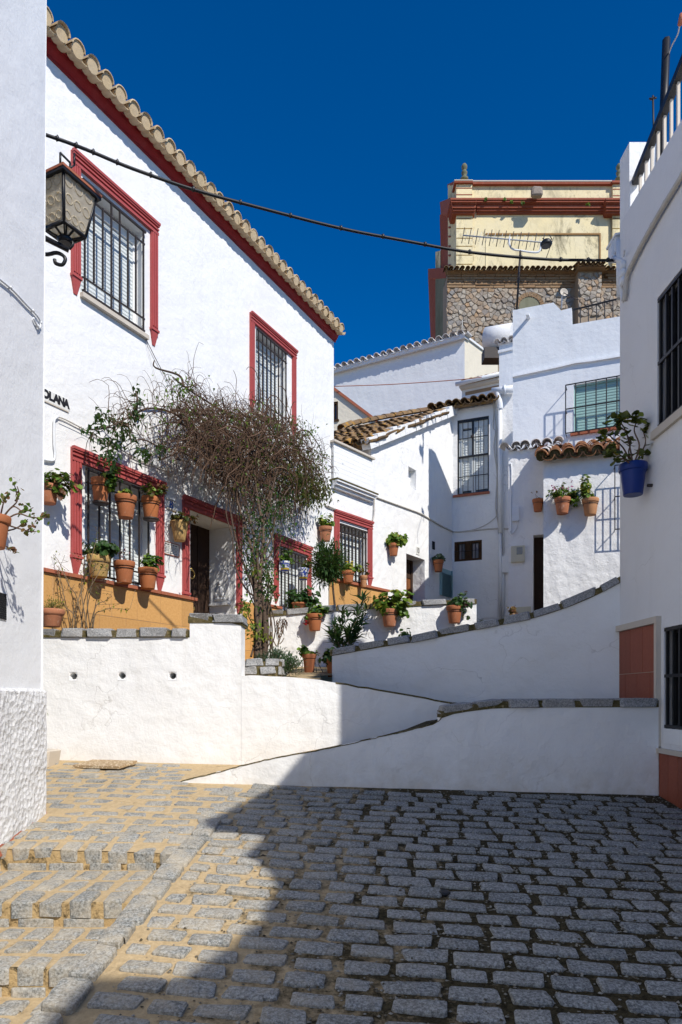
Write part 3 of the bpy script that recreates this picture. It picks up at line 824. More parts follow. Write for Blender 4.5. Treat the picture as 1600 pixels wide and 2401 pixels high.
# ------------------------------------------------------------------ building blocks of houses
_mb = MB(); _mb.tube([(0, 0, 0), (0, 0, 1)], 1.0, 6); BAR = {}
def bar_mesh(mat, sq=False):
    k = (mat, sq)
    if k not in BAR:
        mb = MB()
        if sq: mb.box(-1, 1, -1, 1, 0, 1)
        else: mb.tube([(0, 0, 0), (0, 0, 1)], 1.0, 6)
        BAR[k] = mb.mesh('bar', M[mat])
    return BAR[k]
def rod(name, parent, W, a, b, r, mat, sq=False):
    a = Vector(a); b = Vector(b); d = b - a
    if d.normalized().z > .999: Q = I4
    else: Q = d.to_track_quat('Z', 'Y').to_matrix().to_4x4()
    return put(name, bar_mesh(mat, sq), parent, W @ T(a) @ Q @ S(r, r, d.length))
def grille(parent, F, u0, u1, z0, z1, n, y, r=.008, mat='iron', cross=(), short=(), y_wall=0.0, rails=True, sq=True, ends=True):
    for i in range(n):
        u = lerp(u0, u1, i / (n - 1))
        a, b = z0, z1
        if i in short: a, b = z0 + .16, z1 - .14
        rod('bar', parent, F.M, (u, y, a), (u, y, b), r, mat, sq)
    for z in cross: rod('crossbar', parent, F.M, (u0 - .02, y - .001, z), (u1 + .02, y - .001, z), r * .95, mat, sq)
    if ends and y < 0:
        for z in cross:
            for u in (u0 - .02, u1 + .02): rod('bracket', parent, F.M, (u, y, z), (u, .0, z), r * .9, mat, sq)
def shutter_mesh(u0, u1, z0, z1, y, pitch=.045):
    mb = MB(); n = max(2, int((z1 - z0) / pitch)); p = (z1 - z0) / n
    for i in range(n):
        a = z0 + i * p
        mb.quad((u0, y, a), (u1, y, a), (u1, y - .008, a + p * .35), (u0, y - .008, a + p * .35))
        mb.quad((u0, y - .008, a + p * .35), (u1, y - .008, a + p * .35), (u1, y - .006, a + p * .8), (u0, y - .006, a + p * .8))
        mb.quad((u0, y - .006, a + p * .8), (u1, y - .006, a + p * .8), (u1, y, a + p), (u0, y, a + p))
    return mb
def surround_mesh(uo0, uo1, jw, zt, lh, zj, drop, p=.03):
    """moulded red frame: two jambs ending in drop corbels, and a stepped lintel"""
    mb = MB()
    for (a, b, s) in ((uo0, uo0 + jw, 1), (uo1 - jw, uo1, -1)):
        mb.box(a, b, -p, .01, zj, zt - .002)
        w_ = jw
        for k in (.22, .50, .78):                                    # reeds down the jamb
            c = a + w_ * k; mb.box(c - w_ * .09, c + w_ * .09, -p - .010, -p + .002, zj + .03, zt - lh - .004)
        mb.box(a - .008, b + .008, -p - .016, .01, zj - .022, zj + .006)
        m_ = (a + b) / 2
        for i in range(4):
            f0, f1 = 1 - i * .16, 1 - (i + 1) * .16 + .03
            za, zb = zj - .022 - drop * i / 4, zj - .022 - drop * (i + 1) / 4
            x0, x1, y0, y1 = w_ / 2 * f0, w_ / 2 * f1, p * (1.15 - i * .2), p * (1.15 - (i + 1) * .2)
            mb.quad((m_ - x1, -y1, zb), (m_ + x1, -y1, zb), (m_ + x0, -y0, za), (m_ - x0, -y0, za))
            mb.quad((m_ - x1, 0.005, zb), (m_ - x1, -y1, zb), (m_ - x0, -y0, za), (m_ - x0, .005, za))
            mb.quad((m_ + x1, -y1, zb), (m_ + x1, .005, zb), (m_ + x0, .005, za), (m_ + x0, -y0, za))
            mb.quad((m_ - x1, .005, zb), (m_ + x1, .005, zb), (m_ + x1, -y1, zb), (m_ - x1, -y1, zb))
    a, b = uo0 + jw, uo1 - jw
    mb.box(a - .004, b + .004, -p - .001, .011, zt - lh, zt)
    for k, (z0, z1, q) in enumerate(((.0, .22, .012), (.38, .52, .018), (.66, .80, .026), (.80, 1.02, .036))):
        mb.box(uo0 - .006 * (k == 3), uo1 + .006 * (k == 3), -p - q, -p + .002, zt - lh + lh * z0, zt - lh + lh * z1)
    return mb
TILES = {}
def tile_mesh(mat, seed, flip=False, th=.07):
    """one barrel tile, unit radius and unit length along y, narrower at the top"""
    k = (mat, seed, flip)
    if k in TILES: return TILES[k]
    r_ = random.Random(seed); mb = MB(); n = 7
    def ring(y, r, wob):
        out = []
        for i in range(n + 1):
            t = math.pi * i / n
            out.append((math.cos(t) * r + wob[0], y, math.sin(t) * r * .92 + wob[1]))
        return out
    wob = [(r_.uniform(-.05, .05), r_.uniform(-.04, .04)) for _ in range(3)]
    o = [ring(0 + r_.uniform(-.02, .02), 1.0, wob[0]), ring(.5, .91, wob[1]), ring(1, .80, wob[2])]
    q = [ring(0, 1.0 - th * 2, wob[0]), ring(.5, .91 - th * 2, wob[1]), ring(1, .80 - th * 2, wob[2])]
    if flip:
        o, q = [[(x, y, -z) for x, y, z in a][::-1] for a in o], [[(x, y, -z) for x, y, z in a][::-1] for a in q]
    def sheet(a, rev):
        for j in range(2):
            for i in range(n):
                f = (a[j][i], a[j+1][i], a[j+1][i+1], a[j][i+1])
                mb.quad(*(f[::-1] if rev else f)); mb.sm[-1] = True
    sheet(o, False); sheet(q, True)
    for j in (0, 2):
        for i in range(n):
            mb.quad(o[j][i], o[j][i+1], q[j][i+1], q[j][i])
    TILES[k] = mb.mesh('roof_tile', M[mat]); return TILES[k]
def tiles(parent, W, ncol, nrow, pitch, L, r, mats, jit=1.0, step=.72, lift=0.0, keep=None, channels=True, first_mats=None, name='roof_tile'):
    """rows of barrel tiles; W has x along the eave, y up the slope, z normal. covers sit over channels."""
    for row in range(nrow):
        for c in range(ncol):
            if keep and not keep(c, row): continue
            ms = first_mats if (first_mats and row == 0) else mats
            for kind in ((0, 1) if channels else (0,)):
                m_ = ms[rnd.randrange(len(ms))]
                x = (c + (.5 if kind else 0)) * pitch + rnd.uniform(-.012, .012) * jit
                y = row * L * step + rnd.uniform(-.012, .012) * jit - (.03 if kind == 0 else 0)
                z = (r * .55 if kind == 0 else r * .62) + lift + rnd.uniform(-.004, .004) * jit
                Q = Matrix.Rotation(R(rnd.uniform(-3, 3) * jit), 4, 'Z') @ Matrix.Rotation(-.06 + R(rnd.uniform(-1, 1)) * jit, 4, 'X')
                o = put(name if kind == 0 else 'channel_tile', tile_mesh(m_, rnd.randrange(4), bool(kind)), parent, W @ T(x, y, z) @ Q @ S(r, L, r))
def slope_frame(o, e, ang):
    """o: eave corner; e: unit vector along the eave (horizontal); slope rises to the left of e seen from above by ang"""
    e = Vector(e).normalized(); b = Vector((-e.y, e.x, 0)); s = (b * math.cos(ang) + Vector((0, 0, 1)) * math.sin(ang)); n = e.cross(s)
    return Matrix(((e.x, s.x, n.x, o[0]), (e.y, s.y, n.y, o[1]), (e.z, s.z, n.z, o[2]), (0, 0, 0, 1)))
def dado_tiles(parent, F, u0, u1, z0, z1, w_, h, mat, y=-.012, name='wall_tile', gap=.005, zrow=None):
    mb = MB(); mb.box(u0, u1, y + .004, .0, z0, z1); mb.build('tile_grout', M['grout'], parent, F.M)
    z = z1; r_ = 0
    while z > z0 + .02:
        zl_ = max(z0, z - h); u = u0 - (w_ * .45 if r_ % 2 else 0)
        while u < u1 - .01:
            a, b = max(u, u0), min(u + w_, u1)
            if b - a > .03:
                mb = MB(); mb.box(a + gap / 2, b - gap / 2, y, y + .008, zl_ + gap / 2, z - gap / 2)
                mb.build(name, M[mat], parent, F.M)
            u += w_
        z = zl_; r_ += 1
def box_body(mb, u0, u1, y0, y1, z0, z1):
    """back, ends and top of a house whose front is a panel"""
    mb.quad((u1, y1, z0), (u0, y1, z0), (u0, y1, z1), (u1, y1, z1))
    mb.quad((u0, y1, z0), (u0, y0, z0), (u0, y0, z1), (u0, y1, z1))
    mb.quad((u1, y0, z0), (u1, y1, z0), (u1, y1, z1), (u1, y0, z1))
    mb.quad((u0, y0, z1), (u1, y0, z1), (u1, y1, z1), (u0, y1, z1))

# ------------------------------------------------------------------ the big house on the left (red frames)
FH = Fac(-6.6, 0, .5125, 1); H = FH.hit
hl = thing('white_house', 'tall white house with crimson window frames and a wavy tiled eave', 'house', FH.M @ T(10.3, 0, .3))
uE = FH.u(783); uS = FH.u(40)
w1 = (H(189, 688)[0], H(339, 784)[0], 4.36, 5.61); w2 = (H(600, 970)[0], H(671, 1009)[0], 4.32, 5.59)
w3 = (H(199, 1300)[0], H(352, 1376)[0], 1.31, 2.50); dr = (H(446, 1300)[0], H(551, 1400)[0], .28, 2.46); w5 = (H(655, 1400)[0], H(717, 1400)[0], 1.30, 2.39)
mb = MB()
ZH = 6.56
panel(mb, [uS, uE], ZH, -.2, [w1 + (.20,), w2 + (.20,), w3 + (.20,), dr + (.52,), w5 + (.20,)])
box_body(mb, uS, uE, 0, 5, -.2, ZH + .1)
mb.build('wall', M['white'], hl, FH.M)
# eave: deep red cyma moulding, then barrel tiles
prof = [(0, 0), (.018, 0), (.018, .024), (.030, .036), (.048, .058), (.066, .088), (.075, .11), (.075, .118), (.09, .118), (.09, .145), (0, .145)]
mb = MB(); a, b = uS, uE + .045
for (p0, z0), (p1, z1) in zip(prof, prof[1:]):
    mb.quad((a, -p0, ZH + z0), (b, -p0, ZH + z0), (b, -p1, ZH + z1), (a, -p1, ZH + z1))
mb.v += [(b, -p, ZH + z) for p, z in prof]; n0 = len(mb.v) - len(prof); mb.f.append(tuple(range(n0, n0 + len(prof)))); mb.sm.append(False)
mb.build('eave_moulding', M['red_dark'], hl, FH.M)
rf = MB(); rf.quad((uS, -.085, ZH + .148), (uE + .06, -.085, ZH + .148), (uE + .06, 4, ZH + 1.1), (uS, 4, ZH + 1.1)); rf.build('roof', M['tile_pale'], hl, FH.M)
Wt = FH.M @ T(uS - .05, -.20, ZH + .118) @ Matrix.Rotation(R(13.5), 4, 'X')
ncol = int((uE - uS + .1) / .2) + 1
tiles(hl, Wt, ncol, 2, .2, .44, .086, ['tile_pale'], .7, lift=-.01)
mb = MB()                                                           # mortar filling under the cover tiles
for c in range(ncol):
    x = c * .2
    mb.lathe([(.077, 0), (.077, .1)], 12, Wt @ T(x, -.012, .034) @ Matrix.Rotation(R(-90), 4, 'X'), False)
o = mb.build('eave_mortar', M['tile_pale'], hl); o['kind'] = 'stuff'
def red_window(F, house, hole, so, zt, lh, zj, drop, nb, jw, yb=-.03, cross=(.14, .86), shutter='shutter', depth=.16, short=(), sill=True, zb0=None, boxh=.13, bar_r=.0085):
    u0, u1, z0, z1 = hole
    wn = surround_mesh(so[0], so[1], jw, zt, lh, zj, drop).build('window', M['red'], house, F.M)
    shutter_mesh(u0 + .03, u1 - .04, z0 + .02, z1 - boxh, depth).build('shutter', M[shutter], wn, F.M)
    mb = MB(); mb.box(u0, u1, depth - .03, depth + .05, z1 - boxh, z1 - .002)
    mb.box(u0 + .002, u0 + .035, depth - .02, depth + .04, z0, z1 - boxh); mb.box(u1 - .045, u1 - .002, depth - .02, depth + .04, z0, z1 - boxh)
    mb.box(u0 - .01, u1 + .01, depth + .03, depth + .06, z0 - .01, z1 + .01)
    mb.build('shutter_box', M['white_band'], wn, F.M)
    h = z1 - z0
    grille(wn, F, u0 + .03, u1 - .05, z0 + .03, z1 - .02, nb, yb, bar_r, 'iron', [z0 + h * c for c in cross], short, ends=True)
    rod('top_rail', wn, F.M, (u0 + .0, yb, z1 - .02), (u1 - .01, yb, z1 - .02), bar_r * 1.4, 'iron', True)
    rod('bottom_rail', wn, F.M, (u0 + .0, yb, z0 + .03), (u1 - .03, yb, z0 + .03), bar_r * 1.2, 'iron', True)
    if sill:
        mb = MB(); mb.box(u0 - .01, u1 + .03, -.05, .1, z0 - .045, z0 + .004); mb.build('sill', M['trim'], wn, F.M)
    return wn
so = (H(165.6, 400)[0], H(367, 530)[0]); red_window(FH, hl, w1, so, 5.82, .14, 4.50, .17, 8, .115, short=(1, 2, 5, 6))
so = (H(585, 734)[0], H(692, 825)[0]); red_window(FH, hl, w2, so, 5.75, .13, 4.46, .17, 8, .105)
so = (H(165, 1048)[0], H(381.8, 1131)[0]); red_window(FH, hl, w3, so, 2.66, .145, 1.50, .18, 7, .13, yb=-.02, sill=False)
so = (H(642, 1250)[0], H(727.5, 1286)[0]); red_window(FH, hl, w5, so, 2.575, .16, 1.62, .12, 8, .11, yb=-.02, sill=False)
# door
so = (H(427, 1160)[0], H(565, 1227)[0])
dframe = surround_mesh(so[0], so[1], .12, 2.61, .15, 1.35, .16).build('door', M['red'], hl, FH.M)
mb = MB(); u0, u1 = dr[0], dr[1]; yd = .46
mb.box(u0 - .01, u1 + .01, yd, yd + .05, .25, 2.48)
um = u0 + (u1 - u0) * .66
for (pa, pb) in ((.07, .36), (.42, .70)):
    for (za, zb) in ((.40, .95), (1.05, 1.75), (1.85, 2.32)):
        a, b = u0 + (u1 - u0) * pa, u0 + (u1 - u0) * pb
        mb.box(a, b, yd - .012, yd + .001, za, zb); mb.box(a + .03, b - .03, yd - .024, yd - .010, za + .03, zb - .03)
for k in (.03, .39, .73): mb.box(u0 + (u1 - u0) * k - .02, u0 + (u1 - u0) * k + .02, yd - .02, yd + .001, .28, 2.44)
mb.build('door_leaf', M['wood_dark'], dframe, FH.M)
mb = MB(); kx, kz = u0 + (u1 - u0) * .54, 1.78
mb.tube([(kx + .06 * math.cos(t), yd - .045, kz - .05 + .06 * math.sin(t)) for t in [2 * math.pi * i / 18 for i in range(19)]], .011, 6)
mb.lathe([(.028, 0), (.024, .02), (.012, .03)], 12, T(kx, yd - .025, kz + .02) @ Matrix.Rotation(R(90), 4, 'X'))
mb.build('door_knocker', M['brass'], dframe, FH.M)
mb = MB(); mb.lathe([(.03, 0), (.012, .015), (.014, .04), (.034, .055), (.034, .075), (.015, .09)], 14, T(kx - .02, yd - .02, 1.24) @ Matrix.Rotation(R(90), 4, 'X')); mb.build('door_knob', M['brass'], dframe, FH.M)
mb = MB(); mb.box(u0, u1, -.04, .5, .2, .30); mb.build('threshold', M['brick_cap'], dframe, FH.M)
# tiled dado and its sill course
cap_z = 1.265
ua, ub = uS, H(452, 1414)[0]
dado_tiles(hl, FH, ua, ub - .02, .36, cap_z, .40, .36, 'dado', y=-.03)
u = ua
while u < ub + .02:
    b = min(u + rnd.uniform(.26, .30), ub + .03)
    mb = MB(); mb.box(u + .003, b - .003, -.06, .02, cap_z, cap_z + .038); mb.build('sill_tile', M['brick_cap'], hl, FH.M); u = b
ua, ub = H(566, 1400)[0], H(656, 1400)[0]
dado_tiles(hl, FH, ua, ub - .01, .1, 1.40, .34, .36, 'dado', y=-.03)
mb = MB(); mb.box(H(615, 1400)[0], ub, -.055, .02, 1.40, 1.435); mb.build('sill_tile', M['brick_cap'], hl, FH.M)
dado_tiles(hl, FH, H(650, 1400)[0], uE, .9, 1.27, .34, .36, 'dado', y=-.03)

# ------------------------------------------------------------------ the narrow house with one red window (HW)
x0 = (768 - CX) / FOC * 12.39
FW = Fac(x0, 12.39, .8, 1); W_ = FW.hit
hw = thing('white_house', 'narrow white house with a boarded parapet and a single red window frame', 'house', FW.M @ T(.7, 0, 1))
uA, uB = 0.0, FW.u(870)
w4 = (W_(795.4, 1300)[0], W_(859, 1300)[0], W_(812, 1364)[1], W_(812, 1232)[1])
zc = W_(782, 1133)[1]; zp = W_(800, 1047)[1]
mb = MB(); panel(mb, [uA, uB], zc, .5, [w4 + (.2,)]); box_body(mb, uA, uB, 0, 3, .5, zc + .3)
mb.build('wall', M['white_old'], hw, FW.M)
mb = MB(); mb.box(uA + .1, uB + .02, -.16, .25, zc, zc + .03); mb.box(uA + .12, uB, -.12, .25, zc - .05, zc); mb.box(uA + .12, uB - .02, -.07, .25, zc - .10, zc - .05)
mb.build('cornice', M['white_old'], hw, FW.M)
mb = MB(); mb.box(uA + .08, uB + .03, -.17, .2, zc + .03, zc + .055); mb.build('cornice_moss', M['moss_mortar'], hw, FW.M)
n = 8; z = zc + .055
for i in range(n):                                                   # boards of the parapet
    h = (zp - zc - .055) / n
    mb = MB(); mb.box(uA + .14, uB - .01, -.036, .2, z + .0015, z + h - .0015); mb.build('parapet_board', M['white_band'], hw, FW.M); z += h
mb = MB(); mb.box(uA + .14, uB - .01, -.031, .2, zc, zp - .01); mb.build('parapet', M['white_old'], hw, FW.M)
mb = MB(); mb.box(uA + .1, uB + .03, -.09, .24, zp, zp + .035); mb.build('parapet_cap', M['trim'], hw, FW.M)
so = (W_(783, 1195)[0], W_(871.5, 1229)[0])
w4n = red_window(FW, hw, w4, so, W_(783, 1195)[1], .15, W_(783, 1335)[1], .20, 8, .14, yb=-.03, sill=False, bar_r=.012)
cz = W_(774, 1361)[1]
dado_tiles(hw, FW, FW.u(770), uB + .55, 1.0, cz, .42, .42, 'dado', y=-.03)
mb = MB(); mb.box(FW.u(770), uB + .56, -.07, .02, cz, cz + .045); mb.build('sill_tile', M['brick_cap'], hw, FW.M)

# ------------------------------------------------------------------ number 10: house with the old lichened roof
pB = FW.w(uB, 0, 0)
FL = Fac(pB.x, pB.y, .7, 1); L_ = FL.hit
h10 = thing('white_house', 'old white house number 10 with a rough lichened tile roof and a tall barred window', 'house', FL.M @ T(1.5, 0, 1.4))
uT = FL.u(1061)
nich = (L_(958, 1120)[0], L_(976, 1120)[0], L_(967, 1145)[1], L_(967, 1098)[1])
d10 = (L_(953, 1350)[0], L_(996.5, 1350)[0], 1.2, L_(954, 1298)[1])
ztop = interp([(0, L_(869, 1040)[1]), (FL.u(905), L_(905, 1026)[1]), (FL.u(960), L_(960, 1008)[1]), (FL.u(1000), L_(1000, 990)[1]), (FL.u(1040), L_(1040, 972)[1]), (uT, L_(1061, 966)[1])])
mb = MB(); panel(mb, [lerp(0, uT, i / 14) for i in range(15)], lambda u: ztop(u) + .03 * noise.noise(Vector((u * 4, 1, 0))), .6, [nich + (.16,), d10 + (.36,)])
mb.quad((0, 3, .6), (0, 0, .6), (0, 0, ztop(0)), (0, 3, ztop(0)))
mb.quad((nich[0], .15, nich[2]), (nich[1], .15, nich[2]), (nich[1], .15, nich[3]), (nich[0], .15, nich[3]))
mb.build('side_wall', M['white_old'], h10, FL.M)
mb = MB(); u = nich[0]; mb.box(u + .02, u + .10, .10, .14, nich[2] + .05, nich[3] - .08); mb.build('slot_window', M['glass'], h10, FL.M)
mb = MB(); mb.box(d10[0], d10[1], .34, .38, 1.2, d10[3]); 
for k in range(5): 
    a = lerp(d10[0] + .05, d10[1] - .05, k / 5); mb.box(a + .008, a + (d10[1] - d10[0] - .1) / 5 - .008, .328, .35, 1.22, d10[3] - .42)
dl_ = mb.build('door', M['wood_door'], h10, FL.M)
mb = MB(); mb.box(d10[0], d10[0] + .035, .30, .36, 1.2, d10[3]); mb.box(d10[0] + .035, d10[1], .30, .36, d10[3] - .06, d10[3]); mb.box(d10[0] + .035, d10[1], .325, .345, d10[3] - .40, d10[3] - .06); mb.box(d10[1] - .07, d10[1], .30, .36, 1.2, d10[3] - .06); mb.build('door_frame', M['wood_dark'], dl_, FL.M)
u, z = L_(1016.5, 1279); mb = MB(); mb.box(u - .06, u + .06, -.012, .0, z - .09, z + .09); mb.build('vent', M['dark'], h10, FL.M)
pT = FL.w(uT, 0, 0)
FK = Fac(pT.x, pT.y, 1, -.42); K_ = FK.hit
uK = FK.u(1206)
wk = (K_(1073, 1080)[0], K_(1147, 1080)[0], K_(1110, 1157)[1], K_(1110, 980)[1])
wb2 = (K_(1066, 1290)[0], K_(1130.6, 1290)[0], K_(1098, 1315)[1], K_(1098, 1268.5)[1])
zk = K_(1110, 955)[1]; zg = K_(1180, 914)[1]; uP = FK.u(1160)
mb = MB(); panel(mb, [0, uP], zk, .6, [wk + (.14,), wb2 + (.12,)]); panel(mb, [uP, uK], zg, .6)
mb.quad((uP, 0, zk), (uP, .6, zk), (uP, .6, zg), (uP, 0, zg)); box_body(mb, 0, uK, 0, 3, .6, zk + .02)
mb.build('front_wall', M['white_old'], h10, FK.M)
# tall window: black grille in front of a glazed door with blinds
mb = MB(); a, b, z0, z1 = wk; fr = .03
mb.box(a, a + fr, .01, .05, z0, z1); mb.box(b - fr, b, .01, .05, z0, z1); mb.box(a, b, .011, .049, z1 - .06, z1); mb.box(a, b, .011, .049, z0, z0 + .03)
zm = lerp(z0, z1, .505); mb.box(a, b, .012, .048, zm - .018, zm + .018); um = lerp(a, b, .49); mb.box(um - .022, um + .022, .013, .047, zm, z1)
wkn = mb.build('tall_window', M['iron_black'], h10, FK.M)
for i in range(1, 6): rod('bar', wkn, FK.M, (lerp(a, b, i / 6), .03, z0), (lerp(a, b, i / 6), .03, z1 - .05), .008, 'iron_black')
for f in (.24, .75): rod('crossbar', wkn, FK.M, (a, .028, lerp(z0, z1, f)), (b, .028, lerp(z0, z1, f)), .009, 'iron_black')
mb = MB(); mb.box(um - .05, um + .02, .0, .05, lerp(z0, z1, .745), lerp(z0, z1, .775)); mb.build('lock', M['iron'], wkn, FK.M)
mb = MB(); mb.box(a, b, .125, .135, z0, z1); mb.build('pane', M['glass'], wkn, FK.M)
mb = shutter_mesh(a + .12, um - .04, z0 + .1, z1 - .25, .085, .06); m2 = shutter_mesh(um + .06, b - .02, z0 + .1, z1 - .2, .085, .06)
o = len(mb.v); mb.v += m2.v; mb.f += [tuple(i + o for i in f) for f in m2.f]; mb.sm += m2.sm
mb.build('blind', M['shutter'], wkn, FK.M)
mb = MB()
for (p, q) in ((a + .03, a + .11), (um - .04, um + .05), (b - .035, b - .005)): mb.box(p, q, .06, .13, z0, z1)
mb.box(a, b, .061, .131, z1 - .2, z1 - .06); mb.box(a, b, .062, .131, zm - .04, zm + .05); mb.build('casement', M['shutter'], wkn, FK.M)
mb = MB(); mb.box(a - .1, b + .02, -.05, .1, z0 - .05, z0); mb.build('sill', M['brick_cap'], wkn, FK.M)
# small brown wooden window
mb = MB(); a, b, z0, z1 = wb2; mb.box(a, b, .0, .05, z0, z0 + .05); mb.box(a, b, .0, .05, z1 - .05, z1)
for f in (0, .44, .94): mb.box(lerp(a, b, f), lerp(a, b, f) + (.06 if f != .44 else .09), .002, .05, z0, z1)
for (f, g) in ((.09, .44), (.57, .94)):
    p, q = lerp(a, b, f) + .0, lerp(a, b, g)
    mb.box(p, p + .035, .02, .06, z0 + .05, z1 - .05); mb.box(q - .035, q, .02, .06, z0 + .05, z1 - .05)
wbn = mb.build('wooden_window', M['wood_win'], h10, FK.M)
mb = MB(); mb.box(a, b, .07, .08, z0, z1); mb.build('pane', M['glass'], wbn, FK.M)
for f in (.16, .26, .36, .64, .75, .86): rod('bar', wbn, FK.M, (lerp(a, b, f), .055, z0 + .05), (lerp(a, b, f), .055, z1 - .05), .006, 'iron_black')
rod('crossbar', wbn, FK.M, (a, -.01, (z0 + z1) / 2), (b, -.01, (z0 + z1) / 2), .006, 'iron_black')
# hatch low on the wall
a, z1 = K_(1130, 1420); b = FK.u(1167); mb = MB(); mb.box(a, b, -.012, 0, z1 - .30, z1); mb.box(a + .03, b - .03, -.02, -.01, z1 - .27, z1 - .03); mb.build('hatch', M['white_band'], h10, FK.M)
# roof: slope over the side wall, rough old tiles
r0 = FL.w(0, .1, ztop(0) + .06); r1 = FL.w(uT, .1, ztop(uT) + .06)
up = (r1 - r0); lenv = up.length; up.normalize(); ev = Vector((-1, .52, 0)).normalized()
# frame: x = along the eave (towards the verge), y = up the slope
xr = -ev; xr = (xr - up * xr.dot(up)).normalized(); nr = xr.cross(up)
WR = Matrix(((xr.x, up.x, nr.x, 0), (xr.y, up.y, nr.y, 0), (xr.z, up.z, nr.z, 0), (0, 0, 0, 1)))
Wd = 4.6
o0 = r0 - xr * Wd - up * .30
WR.translation = o0
mb = MB(); Lr = lenv + 1.0
mb.quad((0, .08, 0), (Wd - .05, .08, 0), (Wd - .05, Lr, 0), (0, Lr, 0)); mb.quad((0, .08, -.12), (0, .08, 0), (0, Lr, 0), (0, Lr, -.12)); mb.quad((0, .08, -.12), (Wd - .05, .08, -.12), (Wd - .05, .08, 0), (0, .08, 0))
mb.quad((0, .08, -.12), (0, Lr, -.12), (Wd - .05, Lr, -.12), (Wd - .05, .08, -.12))
roof10 = mb.build('roof', M['tile_old'], h10, WR)
pit = .185; nc = 15
tiles(roof10, WR @ T(Wd - pit * (nc - 1) - .10, 0, -.01), nc, 13, pit, .43, .090, ['tile_old'], 2.4, step=.66)
# whitewashed, crumbling verge
mb = MB(); n = 26
for i in range(n):
    y0, y1 = lerp(.02, lenv + .35, i / n), lerp(.02, lenv + .35, (i + 1) / n)
    w0 = .07 + .05 * noise.noise(Vector((i * .7, 3, 1))); h0 = .075 + .05 * noise.noise(Vector((i * .9, 8, 2)))
    mb.box(Wd - .09 - w0, Wd + .035 + .03 * noise.noise(Vector((i * .8, 5, 9))), y0, y1 + .005, -.13, h0)
mb.build('verge', M['white_old'], roof10, WR)
# upper course of ridge tiles and the eave over the front wall
WK = slope_frame(FK.w(-.42, .30, zk - .005), FK.t, R(17))
mb = MB(); mb.quad((.05, .1, .0), (uP + .42, .1, 0), (uP + .42, 1.6, 0), (.05, 1.6, 0)); mb.quad((.05, .1, -.07), (uP + .42, .1, -.07), (uP + .42, .1, 0), (.05, .1, 0)); ek = mb.build('front_roof', M['tile_old'], h10, WK)
tiles(ek, WK, int((uP + .40) / .20) + 1, 3, .20, .44, .095, ['tile_old'], 1.6, step=.66)
rg = [K_(1150, 934), K_(1075, 948)]
prev = None; k = 0
for i in range(13):                                                 # ridge tiles
    u_ = i / 12; px = lerp(800, 1040, u_); py = lerp(1000, 956, u_) - 6 * math.sin(u_ * 3)
    d = lerp(16.4, 18.6, 1 - u_) if False else lerp(15.6, 18.2, u_)
    p = P(px, py + 6, d)
    q = P(lerp(800, 1040, (i + 1) / 12), lerp(1000, 956, (i + 1) / 12), lerp(15.6, 18.2, (i + 1) / 12))
    dv = (q - p).normalized(); sx = Vector((-dv.y, dv.x, 0)).normalized() * -1; nz = sx.cross(dv)
    Wt_ = Matrix(((sx.x, dv.x, nz.x, p.x), (sx.y, dv.y, nz.y, p.y), (sx.z, dv.z, nz.z, p.z), (0, 0, 0, 1)))
    put('ridge_tile', tile_mesh('tile_old', i % 4), roof10, Wt_ @ S(.12, .42, .12))

# ------------------------------------------------------------------ terrace house on the right (upper storey) and its lower annexes
GD = (1, -.5125)
x = (1203 - CX) / FOC * 13.6
FG = Fac(x, 13.6, 1, -.44); G_ = FG.hit
hg = thing('white_house', 'white flat-roofed terrace house with a green-shuttered window behind a black cage grille', 'house', FG.M @ T(1, 0, 3))
uGe = 3.6
gt = [(0, G_(1203, 727)[1]), (FG.u(1299), G_(1299, 709)[1]), (FG.u(1300), G_(1299, 711)[1]), (FG.u(1318), G_(1318, 729)[1]), (FG.u(1319), G_(1319, 727)[1]), (FG.u(1341), G_(1341, 721)[1]), (FG.u(1342), G_(1345, 760)[1]), (FG.u(1457), G_(1457, 741)[1]), (uGe, G_(1457, 741)[1] + .03)]
wg = (G_(1346, 950)[0], G_(1470, 950)[0], G_(1400, 1007)[1], G_(1400, 893)[1])
fg = interp(gt); mb = MB()
panel(mb, sorted([p[0] for p in gt] + [FG.u(1250)]), fg, 1.0, [wg + (.16,)], back=.18)
zg0 = gt[0][1] - .01
ss_ = [(.18, zg0), (.35, zg0 - .05), (1.3, 6.74), (2.1, 6.58), (3.4, 6.5)]
for (a_, za_), (b_, zb_2) in zip(ss_, ss_[1:]):
    for x_ in (0, .2): mb.quad((x_, a_, 1), (x_, b_, 1), (x_, b_, zb_2), (x_, a_, za_))
    mb.quad((0, a_, za_), (.2, a_, za_), (.2, b_, zb_2), (0, b_, zb_2))
mb.quad((0, 3.4, 1), (.2, 3.4, 1), (.2, 3.4, 6.5), (0, 3.4, 6.5)); mb.box(.2, uGe, .18, 3.4, 1, G_(1457, 760)[1] - .5)
mb.build('wall', M['white_cool'], hg, FG.M)
sc = [G_(1203, 880), G_(1260, 868), G_(1330, 853), G_(1345, 848), G_(1390, 843), G_(1457, 832)]
mb = MB(); f = interp(sc); us = [lerp(sc[0][0], uGe, i / 12) for i in range(13)]
for a, b in zip(us, us[1:]):
    mb.quad((a, -.05, f(a) - .05), (b, -.05, f(b) - .05), (b, -.045, f(b) + .0), (a, -.045, f(a))); mb.quad((a, -.045, f(a)), (b, -.045, f(b)), (b, .0, f(b) + .02), (a, 0, f(a) + .02)); mb.quad((a, 0, f(a) - .055), (b, 0, f(b) - .055), (b, -.05, f(b) - .05), (a, -.05, f(a) - .05))
mb.quad((us[0], 0, f(us[0]) - .055), (us[0], -.05, f(us[0]) - .05), (us[0], -.045, f(us[0])), (us[0], 0, f(us[0]) + .02)); mb.build('string_course', M['white_cool'], hg, FG.M)
